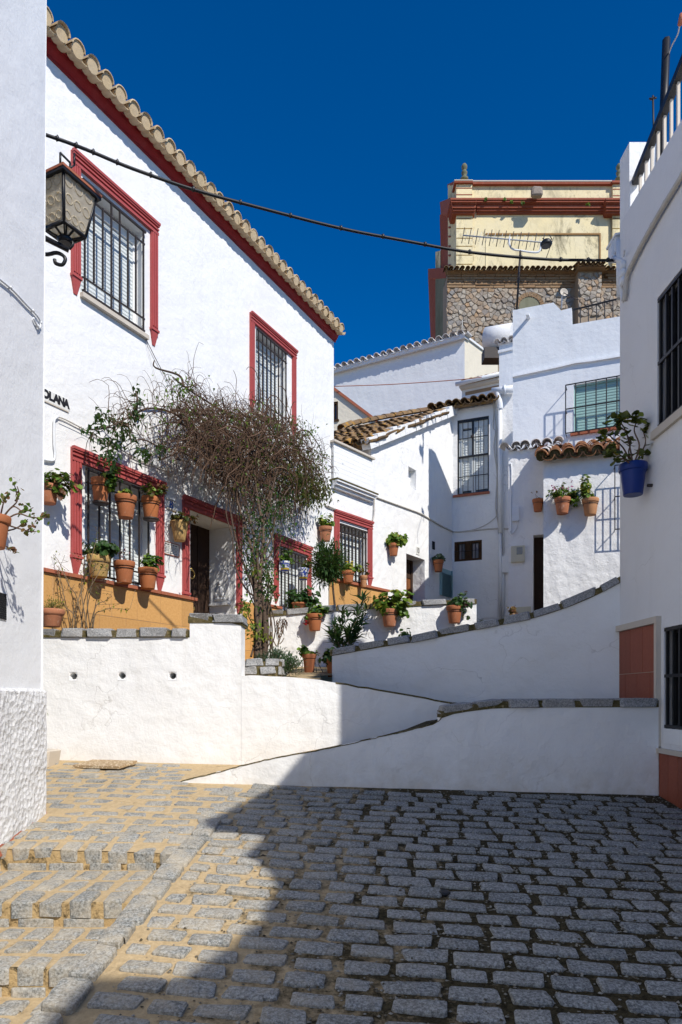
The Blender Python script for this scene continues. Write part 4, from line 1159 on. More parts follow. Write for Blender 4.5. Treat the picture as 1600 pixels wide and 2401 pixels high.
mb = shutter_mesh(wg[0] + .04, wg[1], wg[2] + .03, wg[3] - .03, .08, .052)
wgn = mb.build('window', M['shutter_green'], hg, FG.M)
mb = MB(); mb.box(wg[0], wg[0] + .04, .04, .15, wg[2], wg[3]); mb.box(wg[0], wg[1], .041, .15, wg[3] - .03, wg[3]); mb.box(wg[0], wg[1], .042, .15, wg[2], wg[2] + .03); mb.box(wg[0], wg[1], .12, .14, wg[2], wg[3]); mb.build('window_frame', M['shutter_green'], wgn, FG.M)
mb = MB(); mb.box(wg[0] - .06, wg[1], -.05, .05, wg[2] - .06, wg[2] - .004); mb.build('sill', M['brick_cap'], wgn, FG.M)
yg = -.22; u0, z1 = G_(1327, 903, .22); _, z0 = G_(1327, 1016, .22); u1 = u0 + 1.45
nb_ = 9
for i in range(nb_): rod('bar', wgn, FG.M, (lerp(u0, u1, i / (nb_ - 1)), yg, z0), (lerp(u0, u1, i / (nb_ - 1)), yg, z1), .011, 'iron_black')
for f_ in (0, .5, 1):
    z = lerp(z0, z1, f_); rod('crossbar', wgn, FG.M, (u0, yg, z), (u1, yg, z), .012, 'iron_black'); rod('bracket', wgn, FG.M, (u0, yg, z), (u0 + .0, 0, z), .0085, 'iron_black')
# white hood spout on the wall
u, z = G_(1240, 748); mb = MB(); mb.tube([(u, 0, z + .02), (u, -.16, z + .03)], .035, 8); mb.build('roof_spout', M['white_cool'], hg, FG.M)
# roof terrace railing
rl = thing('roof_railing', 'black iron railing on the white terrace parapet below the stone church wall', 'railing', FG.M @ T(1.5, .1, 5.6))
ra, rb = G_(1343, 727, -.1), G_(1457, 703, -.1)
for i in range(8):
    u_ = lerp(ra[0], rb[0] + .15, i / 7); zt_ = lerp(ra[1], rb[1] + .03, i / 7); rod('baluster', rl, FG.M, (u_, .1, fg(u_) - .02), (u_, .1, zt_), .010, 'iron_black')
rod('handrail', rl, FG.M, (ra[0] - .03, .1, ra[1]), (rb[0] + .2, .1, rb[1] + .04), .018, 'iron_black')
# annex J with the meter box
x = (1193 - CX) / FOC * 12.9
FJ = Fac(x, 12.9, 1, -.34); J_ = FJ.hit
hj = thing('annex', 'narrow white annex with a meter box and a dark door, under white-edged tiles', 'annex', FJ.M @ T(.4, 0, 1.2))
ujw = FJ.u(1290); zj = J_(1195, 1058)[1]
dj = (J_(1251, 1300)[0], J_(1284, 1300)[0], 1.0, J_(1260, 1254)[1])
edge = [(J_(1193 + dx, py)[0], J_(1193, py)[1]) for dx, py in ((1, 1060), (3, 1110), (2, 1160), (0, 1230), (2, 1330), (1, 1450))]
mb = MB(); panel(mb, [0, ujw], zj, .7, [dj + (.25,)])
mb.quad((0, 1.4, .7), (0, 0, .7), (0, 0, zj), (0, 1.4, zj)); mb.quad((0, 0, zj), (ujw, 0, zj), (ujw, 1.0, zj + .18), (0, 1.0, zj + .18))
mb.build('wall', M['white_old'], hj, FJ.M)
mb = MB(); mb.box(dj[0], dj[1] + .2, .24, .28, 1.0, dj[3]); mb.build('door', M['wood_dark'], hj, FJ.M)
Wj = slope_frame(FJ.w(-.06, .09, zj + .005), FJ.t, R(16))
tiles(hj, Wj, 6, 1, .19, .55, .094, ['tile_white'], 1.2, channels=True)
a, z1 = J_(1199.5, 1282); b, z0 = J_(1231, 1318); mb = MB(); mb.box(a, b, -.05, 0, z0, z1); mb.box(a + .015, b - .015, -.056, -.05, z0 + .015, z1 - .015)
mt = mb.build('meter_box', M['beige_plastic'], hj, FJ.M)
mb = MB(); mb.box(a + (b - a) * .42, b - (b - a) * .16, -.062, -.055, lerp(z0, z1, .45), lerp(z0, z1, .9)); mb.build('meter_window', M['glass'], mt, FJ.M)
a, z1 = J_(1202, 1191); b, z0 = J_(1218, 1222); mb = MB(); mb.box(a, b, -.06, 0, z0, z1); mb.box(a - .006, b + .006, -.064, -.03, lerp(z0, z1, .45), lerp(z0, z1, .48)); mb.build('junction_box', M['pipe'], hj, FJ.M)
mb = MB(); p = [J_(1214, 1222), J_(1212, 1238), J_(1206, 1247), J_(1199, 1252), J_(1196, 1246)]; mb.tube(spline([(q[0], -.02, q[1]) for q in p], 5), .012, 6)
p = [J_(1192, 1090), J_(1198, 1090), J_(1199, 1130), J_(1197, 1190), J_(1198, 1250)]; mb.tube(spline([(q[0] + .01, -.012, q[1]) for q in p], 5), .011, 6); mb.build('conduit', M['pipe'], hj, FJ.M)
a, z1 = J_(1206, 1424); b = FJ.u(1246); mb = MB(); mb.box(a, b, -.02, 0, z1 - .3, z1); mb.box(a + .02, b - .02, -.026, -.019, z1 - .28, z1 - .02); mb.build('hatch', M['beige_plastic'], hj, FJ.M)
# annex E with the hung flower pots
x = (1275 - CX) / FOC * 11.9
FE = Fac(x, 11.9, 1, -.32); E_ = FE.hit
he = thing('annex', 'white lean-to annex under a small orange tile roof, with flower pots on its wall', 'annex', FE.M @ T(.5, 0, 1.2))
uEe = 1.7; ze = E_(1280, 1078)[1]
mb = MB(); edge = [(.0, -.1)]
panel(mb, [0, uEe], ze, .6)
mb.quad((0, 1.1, .6), (0, 0, .6), (0, 0, ze), (0, 1.1, ze + .35)); mb.quad((0, 0, ze), (uEe, 0, ze), (uEe, 1.1, ze + .4), (0, 1.1, ze + .4))
mb.build('wall', M['white_old'], he, FE.M)
WE = slope_frame(FE.w(-.04, .17, ze - .045), FE.t, R(23))
tiles(he, WE, 8, 5, .225, .45, .108, ['tile_orange'], 1.2, step=.70)
mb = MB()
for c in range(8): mb.lathe([(.082, 0), (.082, .06)], 10, WE @ T(c * .225, .02, .05) @ Matrix.Rotation(R(-90), 4, 'X'), False)
mb.box(-.0, uEe, .05, .25, -.02, .02, WE); o = mb.build('eave_mortar', M['moss_mortar'], he); o['kind'] = 'stuff'
for i in range(5): put('ridge_tile', tile_mesh('tile_white', i % 4), he, WE @ T(.04 + i * .05, .30 + i * .26, .10) @ Matrix.Rotation(R(-4), 4, 'Z') @ S(.10, .34, .08))
cg = thing('window_grille', 'black cage grille at the right end of the pot wall, casting a slanted shadow', 'grille', FE.M @ T(1, -.18, 2))
u0, z1 = E_(1442.5, 1091, .2); _, z0 = E_(1444, 1241, .2)
for i in range(5): rod('bar', cg, FE.M, (u0 + i * .12, -.2, z0), (u0 + i * .12, -.2, z1), .0085, 'iron_black')
for f_ in (0, .51, 1):
    z = lerp(z0, z1, f_); rod('crossbar', cg, FE.M, (u0, -.2, z), (u0 + .5, -.2, z), .009, 'iron_black'); rod('bracket', cg, FE.M, (u0, -.2, z), (u0, 0, z), .0085, 'iron_black')

# ------------------------------------------------------------------ gable house M (shaded face, white tile verge) and small ones between
x = (1090 - CX) / FOC * 21.0
FM0 = Fac(x, 21.0, *GD); M_ = FM0.hit
hm = thing('white_house', 'big plain pale-blue-white house wall under a long row of whitewashed eave tiles', 'house', FM0.M @ T(-3, 0, 3))
uL = FM0.u(770)
zt0, zt1 = M_(783, 876)[1], M_(1088, 795)[1]
mb = MB(); mb.quad((uL, 0, 2), (0, 0, 2), (0, 0, zt1), (uL, 0, M_(770, 880)[1])); zl_ = M_(770, 880)[1]
# right gable face
FN = Fac(x, 21.0, .5125, 1)
gm = [FN.hit(1091, 784), FN.hit(1168, 842)]
mb.build('wall', M['white_cool'], hm, FM0.M)
mb = MB(); mb.quad((0, 0, 2), (gm[1][0], 0, 2), (gm[1][0], 0, gm[1][1]), (0, 0, gm[0][1])); mb.quad((gm[1][0], 0, 2), (gm[1][0], 3, 2), (gm[1][0], 3, gm[1][1]), (gm[1][0], 0, gm[1][1])); mb.build('gable_wall', M['cream_wall'], hm, FN.M)
Wm = FM0.M; ns = 34
ec = FM0.w(0.05, .2, zt1 + .05); el_ = FM0.w(uL, .2, zl_ + .05); ed = (ec - el_); elen = ed.length; ed.normalize()
bk = Vector((-ed.y, ed.x, 0)).normalized(); sl2 = (bk * math.cos(R(14)) + Vector((0, 0, math.sin(R(14))))).normalized(); nn = ed.cross(sl2)
WM_ = Matrix(((ed.x, sl2.x, nn.x, el_.x), (ed.y, sl2.y, nn.y, el_.y), (ed.z, sl2.z, nn.z, el_.z), (0, 0, 0, 1)))
mb = MB(); mb.box(0, elen, .02, .5, -.10, .02, WM_); mb.box(0, elen, .3, 2.5, -.05, .02, WM_); mb.build('eave', M['white_cool'], hm)
tiles(hm, WM_, int(elen / .235) + 1, 1, .235, .5, .10, ['tile_white'], .8)
# small cream house at the left
x = (783 - CX) / FOC * 19.0
FNn = Fac(-1.2, 19.0, .92, -.3)
hn = thing('cream_house', 'small cream house end with a brown slit window beside the tall house corner', 'house', T(-.3, 19, 4))
N_ = FNn.hit
ng = [N_(760, 905), N_(783, 915), N_(885, 992), N_(900, 1060)]
mb = MB(); panel(mb, [p[0] for p in ng[:3]], interp(ng[:3]), 3.0, [(N_(781, 960)[0] - .3, N_(793, 960)[0], N_(783, 985)[1], N_(783, 942)[1], .15)], back=2.0); mb.build('wall', M['cream_wall'], hn, FNn.M)
a = N_(781, 960)[0] - .3; b = N_(793, 960)[0]; z0, z1 = N_(783, 985)[1], N_(783, 942)[1]
mb = MB(); mb.box(a, b, .10, .13, z0, z1); wn_ = mb.build('window', M['glass'], hn, FNn.M)
mb = MB(); mb.box(b - .05, b, .02, .1, z0, z1); mb.box(a, b - .05, .021, .1, z1 - .05, z1); mb.box(a, b + .03, -.04, .1, z0 - .05, z0); mb.box(b - .16, b - .12, .03, .1, z0, z1); mb.build('window_frame', M['wood_win'], wn_, FNn.M)
mb = MB()
for (p, q) in zip(ng[:2], ng[1:3]):
    mb.quad((p[0], -.06, p[1]), (q[0], -.06, q[1]), (q[0], -.06, q[1] + .09), (p[0], -.06, p[1] + .09)); mb.quad((p[0], -.06, p[1] + .09), (q[0], -.06, q[1] + .09), (q[0], 2, q[1] + .09), (p[0], 2, p[1] + .09)); mb.quad((p[0], 0, p[1]), (q[0], 0, q[1]), (q[0], -.06, q[1]), (p[0], -.06, p[1]))
mb.build('verge', M['brick_cap'], hn, FNn.M)
# small tiled shed roof with gutter behind number 10
FS = Fac((1092 - CX) / FOC * 18.6, 18.6, *GD); S_ = FS.hit
hs_ = thing('small_house', 'low white house part with a short tile roof, white gutter and brown brick course', 'house', FS.M @ T(.5, 0, 4))
us_ = FS.u(1178); zs1 = S_(1130, 897)[1]
mb = MB(); mb.box(-.1, us_, 0, 1.5, 4.0, zs1 - .05); mb.build('wall', M['white_cool'], hs_, FS.M)
mb = MB(); mb.box(.0, us_, -.015, .0, zs1 - .26, zs1 - .17); hb = mb.build('brick_course', M['brick_old'], hs_, FS.M)
mb = MB(); mb.box(-.12, us_, -.18, .3, zs1 - .10, zs1 - .04); mb.build('eave_board', M['trim'], hs_, FS.M)
ga, gb = FS.M @ Vector((-.2, -.24, zs1 - .01)), FS.M @ Vector((us_, -.24, zs1 + .02))
mb = MB(); mb.tube([ga, gb], .055, 8); mb.build('gutter', M['pipe'], hs_)
Wsx = slope_frame(FS.w(0, .1, zs1 + .0), FS.t, R(24)); mb = MB(); mb.quad((-.1, 0, 0), (us_, 0, 0), (us_, 1.6, 0), (-.1, 1.6, 0)); mb.build('roof', M['tile_orange'], hs_, Wsx)
tiles(hs_, Wsx @ T(0, .0, 0), 7, 3, .2, .45, .095, ['tile_orange', 'tile_pale'], 1.2)
# chimney-like white pier with tile cap, and the water tank
cpier = thing('chimney', 'square white chimney pier with a tile cap left of the terrace house', 'chimney', P(1188, 920, 16.6))
FP = Fac((1171 - CX) / FOC * 16.6, 16.6, *GD); Pp = FP.hit; up_ = FP.u(1210); zp0, zp1 = Pp(1180, 907)[1], Pp(1180, 806)[1]
mb = MB(); mb.box(0, up_, 0, .5, zp0, zp1); mb.box(-.02, up_, -.03, .5, Pp(1180, 826)[1], Pp(1180, 820)[1]); mb.build('shaft', M['white_cool'], cpier, FP.M)
Wp = slope_frame(FP.w(-.03, .07, zp1), FP.t, R(18)); tiles(cpier, Wp, 3, 1, .17, .4, .08, ['tile_white'], 1.4)
mb = MB(); mb.box(-.01, up_, -.02, .2, zp0 - .04, zp0); mb.build('base_course', M['trim'], cpier, FP.M)
tk = thing('water_tank', 'white round-ended water tank on the roof in front of the stone church wall', 'water tank', P(1168, 800, 18.6))
a, b = P(1139, 799, 18.9), P(1205, 789, 18.5)
ax = (b - a).normalized(); mb = MB(); Q = ax.to_track_quat('Z', 'Y').to_matrix().to_4x4(); rr = .34
mb.lathe([(rr * .8, 0), (rr, .03), (rr, (b - a).length)], 26, T(a) @ Q); mb.build('tank', M['white_smooth'], tk)
mb = MB(); mb.box(-.45, .45, -.2, .2, -.62, -.33, T((a + b) / 2)); mb.build('stand', M['iron'], tk)

# ------------------------------------------------------------------ right-hand house (nearest, in shade)
XR = 2.63
FR = Fac(XR, 6.43, 0, -1); R_ = FR.hit
hr = thing('white_house', 'nearest white house on the right, in shade, with black window grilles and red tiled base', 'house', FR.M @ T(1, 0, -.9))
yN = 3.05; uN = 6.43 - yN
zr = 4.45
wr1 = (R_(1542, 900)[0], 2.3, R_(1542, 1007)[1], R_(1542, 700)[1]); wr2 = (R_(1557.5, 1500)[0], 2.3, R_(1600, 1712)[1], R_(1560, 1472)[1])
mb = MB(); panel(mb, [0, uN], zr, -1.8, [wr1 + (.22,), wr2 + (.22,)])
box_body(mb, 0, uN, 0, 6, -1.8, zr)
mb.build('wall', M['white_smooth'], hr, FR.M)
mb = MB(); zpp = 5.055; mb.box(0, .21, 0, .62, zr, zpp); mb.build('parapet_pier', M['white'], hr, FR.M)
for (wr, nm) in ((wr1, 'upper_window'), (wr2, 'lower_window')):
    a, b, z0, z1 = wr
    mb = MB(); mb.box(a, b, .16, .20, z0, z1); wn_ = mb.build('window', M['glass'], hr, FR.M)
    mb = MB(); mb.box(a, a + .04, .08, .16, z0, z1); mb.box(a, b, .081, .16, z1 - .04, z1); mb.box(a, b, .082, .16, z0, z0 + .04); mb.build('window_frame', M['iron_black'], wn_, FR.M)
    for i in range(13): rod('bar', wn_, FR.M, (a + .02 + i * .105, .02, z0), (a + .02 + i * .105, .02, z1), .011, 'iron_black', True)
    for f_ in ((.02, .5, .98) if nm == 'upper_window' else (.02, .52, .98)): rod('crossbar', wn_, FR.M, (a, .015, lerp(z0, z1, f_)), (b, .015, lerp(z0, z1, f_)), .013, 'iron_black', True)
    mb = MB()
    if nm == 'upper_window': mb.box(a - .06, b, -.03, .08, z0 - .07, z0 - .002)
    else: mb.box(a, b, -.004, .08, z0 - .12, z0 - .002)
    mb.build('sill', M['trim'] if nm == 'upper_window' else M['white_band'], wn_, FR.M)
# red tile base with cream trim
ua, ub = .03, R_(1545, 1500)[0]; zt_ = .605
mb = MB(); mb.box(ua - .02, ub + .05, -.045, .0, zt_, zt_ + .055); mb.box(ub, ub + .045, -.04, .0, R_(1552, 1757)[1] + .02, zt_); zlow = R_(1560, 1760)[1]; mb.box(ub, uN, -.044, 0, zlow - .022, zlow + .015); mb.build('base_trim', M['trim'], hr, FR.M)
dado_tiles(hr, FR, ua, ub, -.2, zt_, (ub - ua) / 3.02, .40, 'dado_red', y=-.02, name='base_tile')
dado_tiles(hr, FR, ub + .05, uN, -1.7, zlow - .024, .155, .40, 'dado_red', y=-.02, name='base_tile')
# roof railing
rr_ = thing('roof_railing', 'black iron roof railing above the shaded house on the right', 'railing', FR.M @ T(1, .05, zr), None)
za, zb = R_(1498, 375)[1], R_(1600, 119)[1]
u0 = R_(1498, 400)[0]; u1 = R_(1600, 400)[0]; fz_ = lambda u: lerp(za, zb, (u - u0) / (u1 - u0))
ut_ = u1 + .35; zt_f = lambda u: fz_(min(u, ut_))
rod('handrail', rr_, FR.M, (.215, .05, fz_(.215)), (ut_, .05, fz_(ut_)), .030, 'iron_black', True); rod('handrail', rr_, FR.M, (ut_, .05, fz_(ut_)), (uN - .05, .05, fz_(ut_)), .030, 'iron_black', True)
n = 22
for i in range(n):
    u = .30 + i * .115; mt_ = 'iron' ; rod('baluster', rr_, FR.M, (u, .06, zr), (u, .06, zt_f(u) - .01), .011, 'trim', True)
mast = thing('roof_mast', 'thin dark metal mast standing on the roof behind the right-hand railing', 'mast', P(1552, 352, 6.0))
a, b = P(1549, 480, 5.86), P(1563.5, 92, 5.86); a.x += 0; mb = MB()
dxy = Vector((.0, .0, 0)); mb.tube([P(1551, 420, 6.2), P(1563.5, 92, 6.2)], .035, 6); mb.build('pole', M['iron_black'], mast)
mb = MB(); mb.tube(spline([P(1567, 131, 6.2), P(1577, 105, 6.1), P(1590, 80, 6.0), P(1597, 50, 5.9), P(1612, 20, 5.8)], 4), .006, 5); mb.build('guy_wire', M['cable'], mast)
mb = MB(); mb.tube([P(1595, 58, 5.9), P(1600, 32, 5.88)], .02, 6); mb.build('insulator', M['brick_cap'], mast)
an = thing('cross_antenna', 'small cross-shaped antenna rod on the far edge of the right roof', 'antenna', P(1533, 270, 7.2))
mb = MB(); mb.tube([P(1534, 340, 7.2), P(1531.5, 224, 7.2)], .010, 5); mb.tube([P(1523, 231, 7.2), P(1540, 229.5, 7.2)], .009, 5); mb.tube([P(1527, 234, 7.5), P(1536, 227, 6.9)], .007, 5); mb.build('antenna_rod', M['iron'], an)

# ------------------------------------------------------------------ near left house corner
XA = -2.075
FA = Fac(XA, 0, 0, 1); A_ = FA.hit
ha = thing('white_house', 'white house corner at the left edge with a rough plastered base', 'house', FA.M @ T(4, 0, -.8))
yc = 4.72
mb = MB()
ztp = 6.2
mb.quad((-6, 0, -2), (yc, .0, -2), (yc, -.0, 0.0), (-6, -.0, 0.0)); mb.quad((-6, 0, 0), (yc, 0, 0), (yc, -.045, ztp), (-6, -.045, ztp))
mb.quad((yc, 0, -2), (yc, 4, -2), (yc, 4, ztp), (yc, -.045, ztp)); mb.quad((-6, -.045, ztp), (yc, -.045, ztp), (yc, 4, ztp), (-6, 4, ztp)); mb.quad((-6, 4, -2), (-6, 0, -2), (-6, -.045, ztp), (-6, 4, ztp))
mb.build('wall', M['white_near'], ha, FA.M)
zpl = A_(97, 1622)[1]; n = 40
mb = MB(); us = [lerp(2.5, yc + .02, i / n) for i in range(n + 1)]
zz = [gz(XA, 4.7) - .3 + 0 * i for i in range(2)]
nz_ = 26
def pl_y(u, z): return -.03 - .012 * noise.noise(Vector((u * 6, z * 6, 0))) - .006 * noise.noise(Vector((u * 22, z * 22, 4)))
for i in range(n):
    for j in range(nz_):
        za, zb = lerp(-1.6, zpl, j / nz_), lerp(-1.6, zpl, (j + 1) / nz_)
        mb.quad((us[i], pl_y(us[i], za), za), (us[i+1], pl_y(us[i+1], za), za), (us[i+1], pl_y(us[i+1], zb), zb), (us[i], pl_y(us[i], zb), zb)); mb.sm[-1] = True
for j in range(nz_):
    za, zb = lerp(-1.6, zpl, j / nz_), lerp(-1.6, zpl, (j + 1) / nz_); u = yc + .02
    mb.quad((u, pl_y(u, za), za), (u, .5, za), (u, .5, zb), (u, pl_y(u, zb), zb))
for i in range(n): mb.quad((us[i], pl_y(us[i], zpl), zpl), (us[i+1], pl_y(us[i+1], zpl), zpl), (us[i+1], .0, zpl + .02), (us[i], .0, zpl + .02))
mb.build('rough_base', M['rough'], ha, FA.M)
mb = MB(); 
for i in range(30):
    u = lerp(3.9, yc + .03, i / 30); u2 = lerp(3.9, yc + .03, (i + 1) / 30); y0 = -.045 - .012 * noise.noise(Vector((u * 5, 0, 0))); y1 = -.045 - .012 * noise.noise(Vector((u2 * 5, 0, 0)))
    z0 = max(gz(XA, u), -.925 if u > 4.08 else -1.03); z1_ = max(gz(XA, u2), -.925 if u2 > 4.08 else -1.03)
    mb.quad((u, y0, z0 - .05), (u2, y1, z1_ - .05), (u2, y1 + .02, z1_ + .006), (u, y0 + .02, z0 + .006))
mb.build('base_line', M['brick_cap'], ha, FA.M)
mb = MB()
for i in range(12): 
    z = lerp(A_(5, 1450)[1], A_(5, 1394)[1], i / 11); mb.box(3.85, A_(11, 1400)[0], -.012, .0, z - .006, z + .006)
vg = mb.build('vent_slats', M['dark'], ha, FA.M)
mb = MB(); mb.box(3.85, A_(11, 1400)[0] + .008, -.008, .004, A_(5, 1454)[1], A_(5, 1390)[1]); mb.build('vent_plate', M['white_band'], ha, FA.M)

# ------------------------------------------------------------------ lower neighbour added to shade the lane (to the right, outside the frame)
nb2 = thing('white_house', 'low white neighbour house along the right side of the lane, nearest the viewer', 'house', T(3.2, 0, -1.7))
prof = [(-9, -1.9), (3.04, -1.9), (3.04, 3.40), (2.6, 3.46), (2.3, 3.66), (1.9, 3.80), (1.53, 3.88), (.96, 4.04), (.38, 4.23), (.08, 4.34), (.0, 4.24), (.25, 3.91), (.41, 3.64), (-.02, 3.72), (.01, 3.56), (-.06, 3.38), (-.15, 3.31), (-.41, 3.33), (-.57, 3.31), (-.76, 3.40), (-.92, 3.43), (-1.13, 3.52), (-1.51, 3.68), (-1.68, 3.94), (-1.84, 4.14), (-2.2, 4.21), (-9, 4.21)]  # unseen wall's top outline, shaped to cast the shadow edge on the ground
mb = MB(); W = Matrix(((0, 1, 0, XR + .005), (1, 0, 0, 0), (0, 0, 1, 0), (0, 0, 0, 1)))
mb.prism(prof, 0, .25); mb.build('front_wall', M['white_smooth'], nb2, W)
mb = MB(); mb.box(XR + .26, 7, -9, 3.03, -1.9, 3.0); mb.build('house_body', M['white_smooth'], nb2)
# ------------------------------------------------------------------ church tower block on the hill
DC = 32.0
FX = Fac(0, DC, 1, 0)
def X_(x, y, off=0.0): return FX.hit(1000 + x / 3.267, 350 + y / 3.267, off)
ch = thing('church', 'yellow plastered church block with red cornices above a rubble stone wall', 'church', T(8, DC, 3))
def slab(name, mat, x0, y0, x1, y1, p, parent=ch, back=.4):
    a, zt = X_(x0, y0, p); b, zb = X_(x1, y1, p); mb = MB(); mb.box(a, b, -p, back, zb, zt); return mb.build(name, M[mat], parent, FX.M)
slab('upper_wall', 'church', 228, 236, 1720, 962, 0.0, back=9)
slab('attic_pilaster', 'church', 230, 246, 352, 376, .14); slab('attic_pilaster', 'church', 1430, 246, 1700, 384, .14)
pil = []
for (x0, x1, yb) in ((230, 356, 962), (1428, 1560, 962)):
    ys = [486, 530, 606, 680, 742, 810, 880, 950]
    core = slab('pilaster', 'church_line', x0 + 3, 486, x1 - 3, yb, .10)
    for a, b in zip(ys, ys[1:]):
        u0, z1 = X_(x0, a + 4, .17); u1, z0 = X_(x1, b - 4, .17); mb = MB(); mb.box(u0, u1, -.17, -.08, z0, z1); mb.build('banded_block', M['church'], core, FX.M)
for (x0, x1, ys) in ((230, 352, (292, 342)), (1432, 1700, (300, 350))):
    for y in ys: slab('band_line', 'church_red', x0, y, x1, y + 7, .15)
slab('coping_band', 'church_red', 216, 236, 358, 252, .26); slab('coping_band', 'church_red', 358, 243, 1425, 262, .16); slab('coping_band', 'church_red', 1425, 236, 1720, 252, .26)
slab('coping_top', 'trim', 216, 230, 358, 237, .28); slab('coping_top', 'trim', 358, 237, 1425, 244, .18)
# cornice, breaking forward over the pilasters
for (x0, x1, e) in ((205, 388, .22), (388, 1378, 0), (1378, 1720, .22)):
    for (y0, y1, p) in ((370, 384, .40), (384, 402, .36), (402, 418, .29), (418, 446, .24), (446, 470, .17), (470, 490, .10)):
        k = 14 if e else 0
        g = (.40 - p) * 50
        slab('cornice_course', 'church_red', (x0 - 20 + g) if e and x0 < 300 else x0, y0, x1 - (g if e and x0 < 300 else 0), y1, p + e)
# recessed panel frame
slab('panel_line', 'church_line', 455, 640, 1338, 652, .05); slab('panel_line', 'church_line', 1328, 652, 1338, 905, .05); slab('panel_line', 'church', 455, 655, 462, 940, .03)
# chamfered left side with its own red profiles
def side(name, mat, pts, y0, d):
    a = [P(1000 + x / 3.267, 350 + y / 3.267, d_) for x, y, d_ in pts]
    mb = MB(); mb.quad(*a)
    b = [q + Vector((1.2, 2.5, 0)) for q in a]
    mb.quad(b[3], b[2], b[1], b[0]); n = len(a)
    for i in range(n): mb.quad(a[i], b[i], b[(i + 1) % n], a[(i + 1) % n])
    return mb.build(name, M[mat], ch)
side('chamfer', 'church', [(166, 1010, 33.4), (232, 1010, 32.05), (232, 250, 32.05), (166, 275, 33.4)], 0, 0)
side('side_cornice', 'church_red', [(162, 290, 33.6), (228, 250, 31.9), (228, 236, 31.9), (162, 268, 33.6)], 0, 0)
side('side_cornice', 'church_red', [(112, 500, 34.2), (205, 470, 31.6), (185, 370, 31.3), (104, 404, 34.2)], 0, 0)
side('side_cornice', 'church_red', [(104, 555, 34.2), (118, 1000, 34.2), (168, 1000, 33.5), (168, 480, 33.5), (104, 500, 34.2)], 0, 0)
side('side_wall', 'church', [(70, 910, 34.9), (108, 910, 34.3), (108, 775, 34.3), (70, 785, 34.9)], 0, 0)
side('side_cornice', 'church_red', [(14, 990, 35.5), (160, 985, 33.0), (160, 905, 33.0), (14, 915, 35.5)], 0, 0)
side('side_cornice', 'church_red', [(20, 1120, 35.5), (34, 1480, 35.5), (74, 1480, 34.7), (74, 980, 34.7), (14, 980, 35.5)], 0, 0)
side('side_panel', 'church_grey', [(70, 1500, 34.6), (160, 1500, 33.0), (160, 985, 33.0), (70, 985, 34.6)], 0, 0)
for y in (590, 660, 735, 805, 880): side('band_line', 'church_red', [(168, y + 8, 33.2), (184, y + 8, 32.9), (184, y, 32.9), (168, y, 33.2)], 0, 0)
# finials
for (x, d) in ((292, 32.2), (1478, 32.2)):
    p = P(1000 + x / 3.267, 350 + 235 / 3.267, d); s_ = d / 1600 / 3.267
    k = lambda r, y: (r * s_, (235 - y) * s_)
    mb = MB(); mb.lathe([k(30, 240), k(30, 222), k(20, 212), k(12, 206), k(21, 190), k(23, 176), k(13, 162), k(13, 156), k(22, 146), k(22, 128), k(14, 114), k(4, 106)], 14, T(p))
    mb.build('finial', M['church_grey'], ch)
# broken bit and weeds on the cornice
for (x, y, r) in ((455, 385, 9), (600, 388, 7), (650, 408, 9), (738, 412, 9), (1240, 425, 11)):
    a, z = X_(x, y, .38); mb = MB()
    for i in range(22):
        c = Vector((a + rnd.gauss(0, r * .0035), -.38 - rnd.random() * .08, z + rnd.gauss(0, r * .003))); dv = Vector((rnd.gauss(0, 1), rnd.gauss(0, 1), rnd.gauss(0, 1))).normalized() * .06; e = Vector((rnd.gauss(0, 1), 0, rnd.gauss(0, 1))).normalized() * .05
        mb.quad(c - dv, c + e, c + dv, c - e)
    mb.build('weed', M['leaf'], ch, FX.M)
a, z = X_(812, 415); mb = MB(); mb.v, mb.f = stone_mesh(9); mb.sm = [False] * len(mb.f); mb.build('broken_stone', M['rubble'], ch, FX.M @ T(a, -.7, z) @ S(.5, .3, .42))
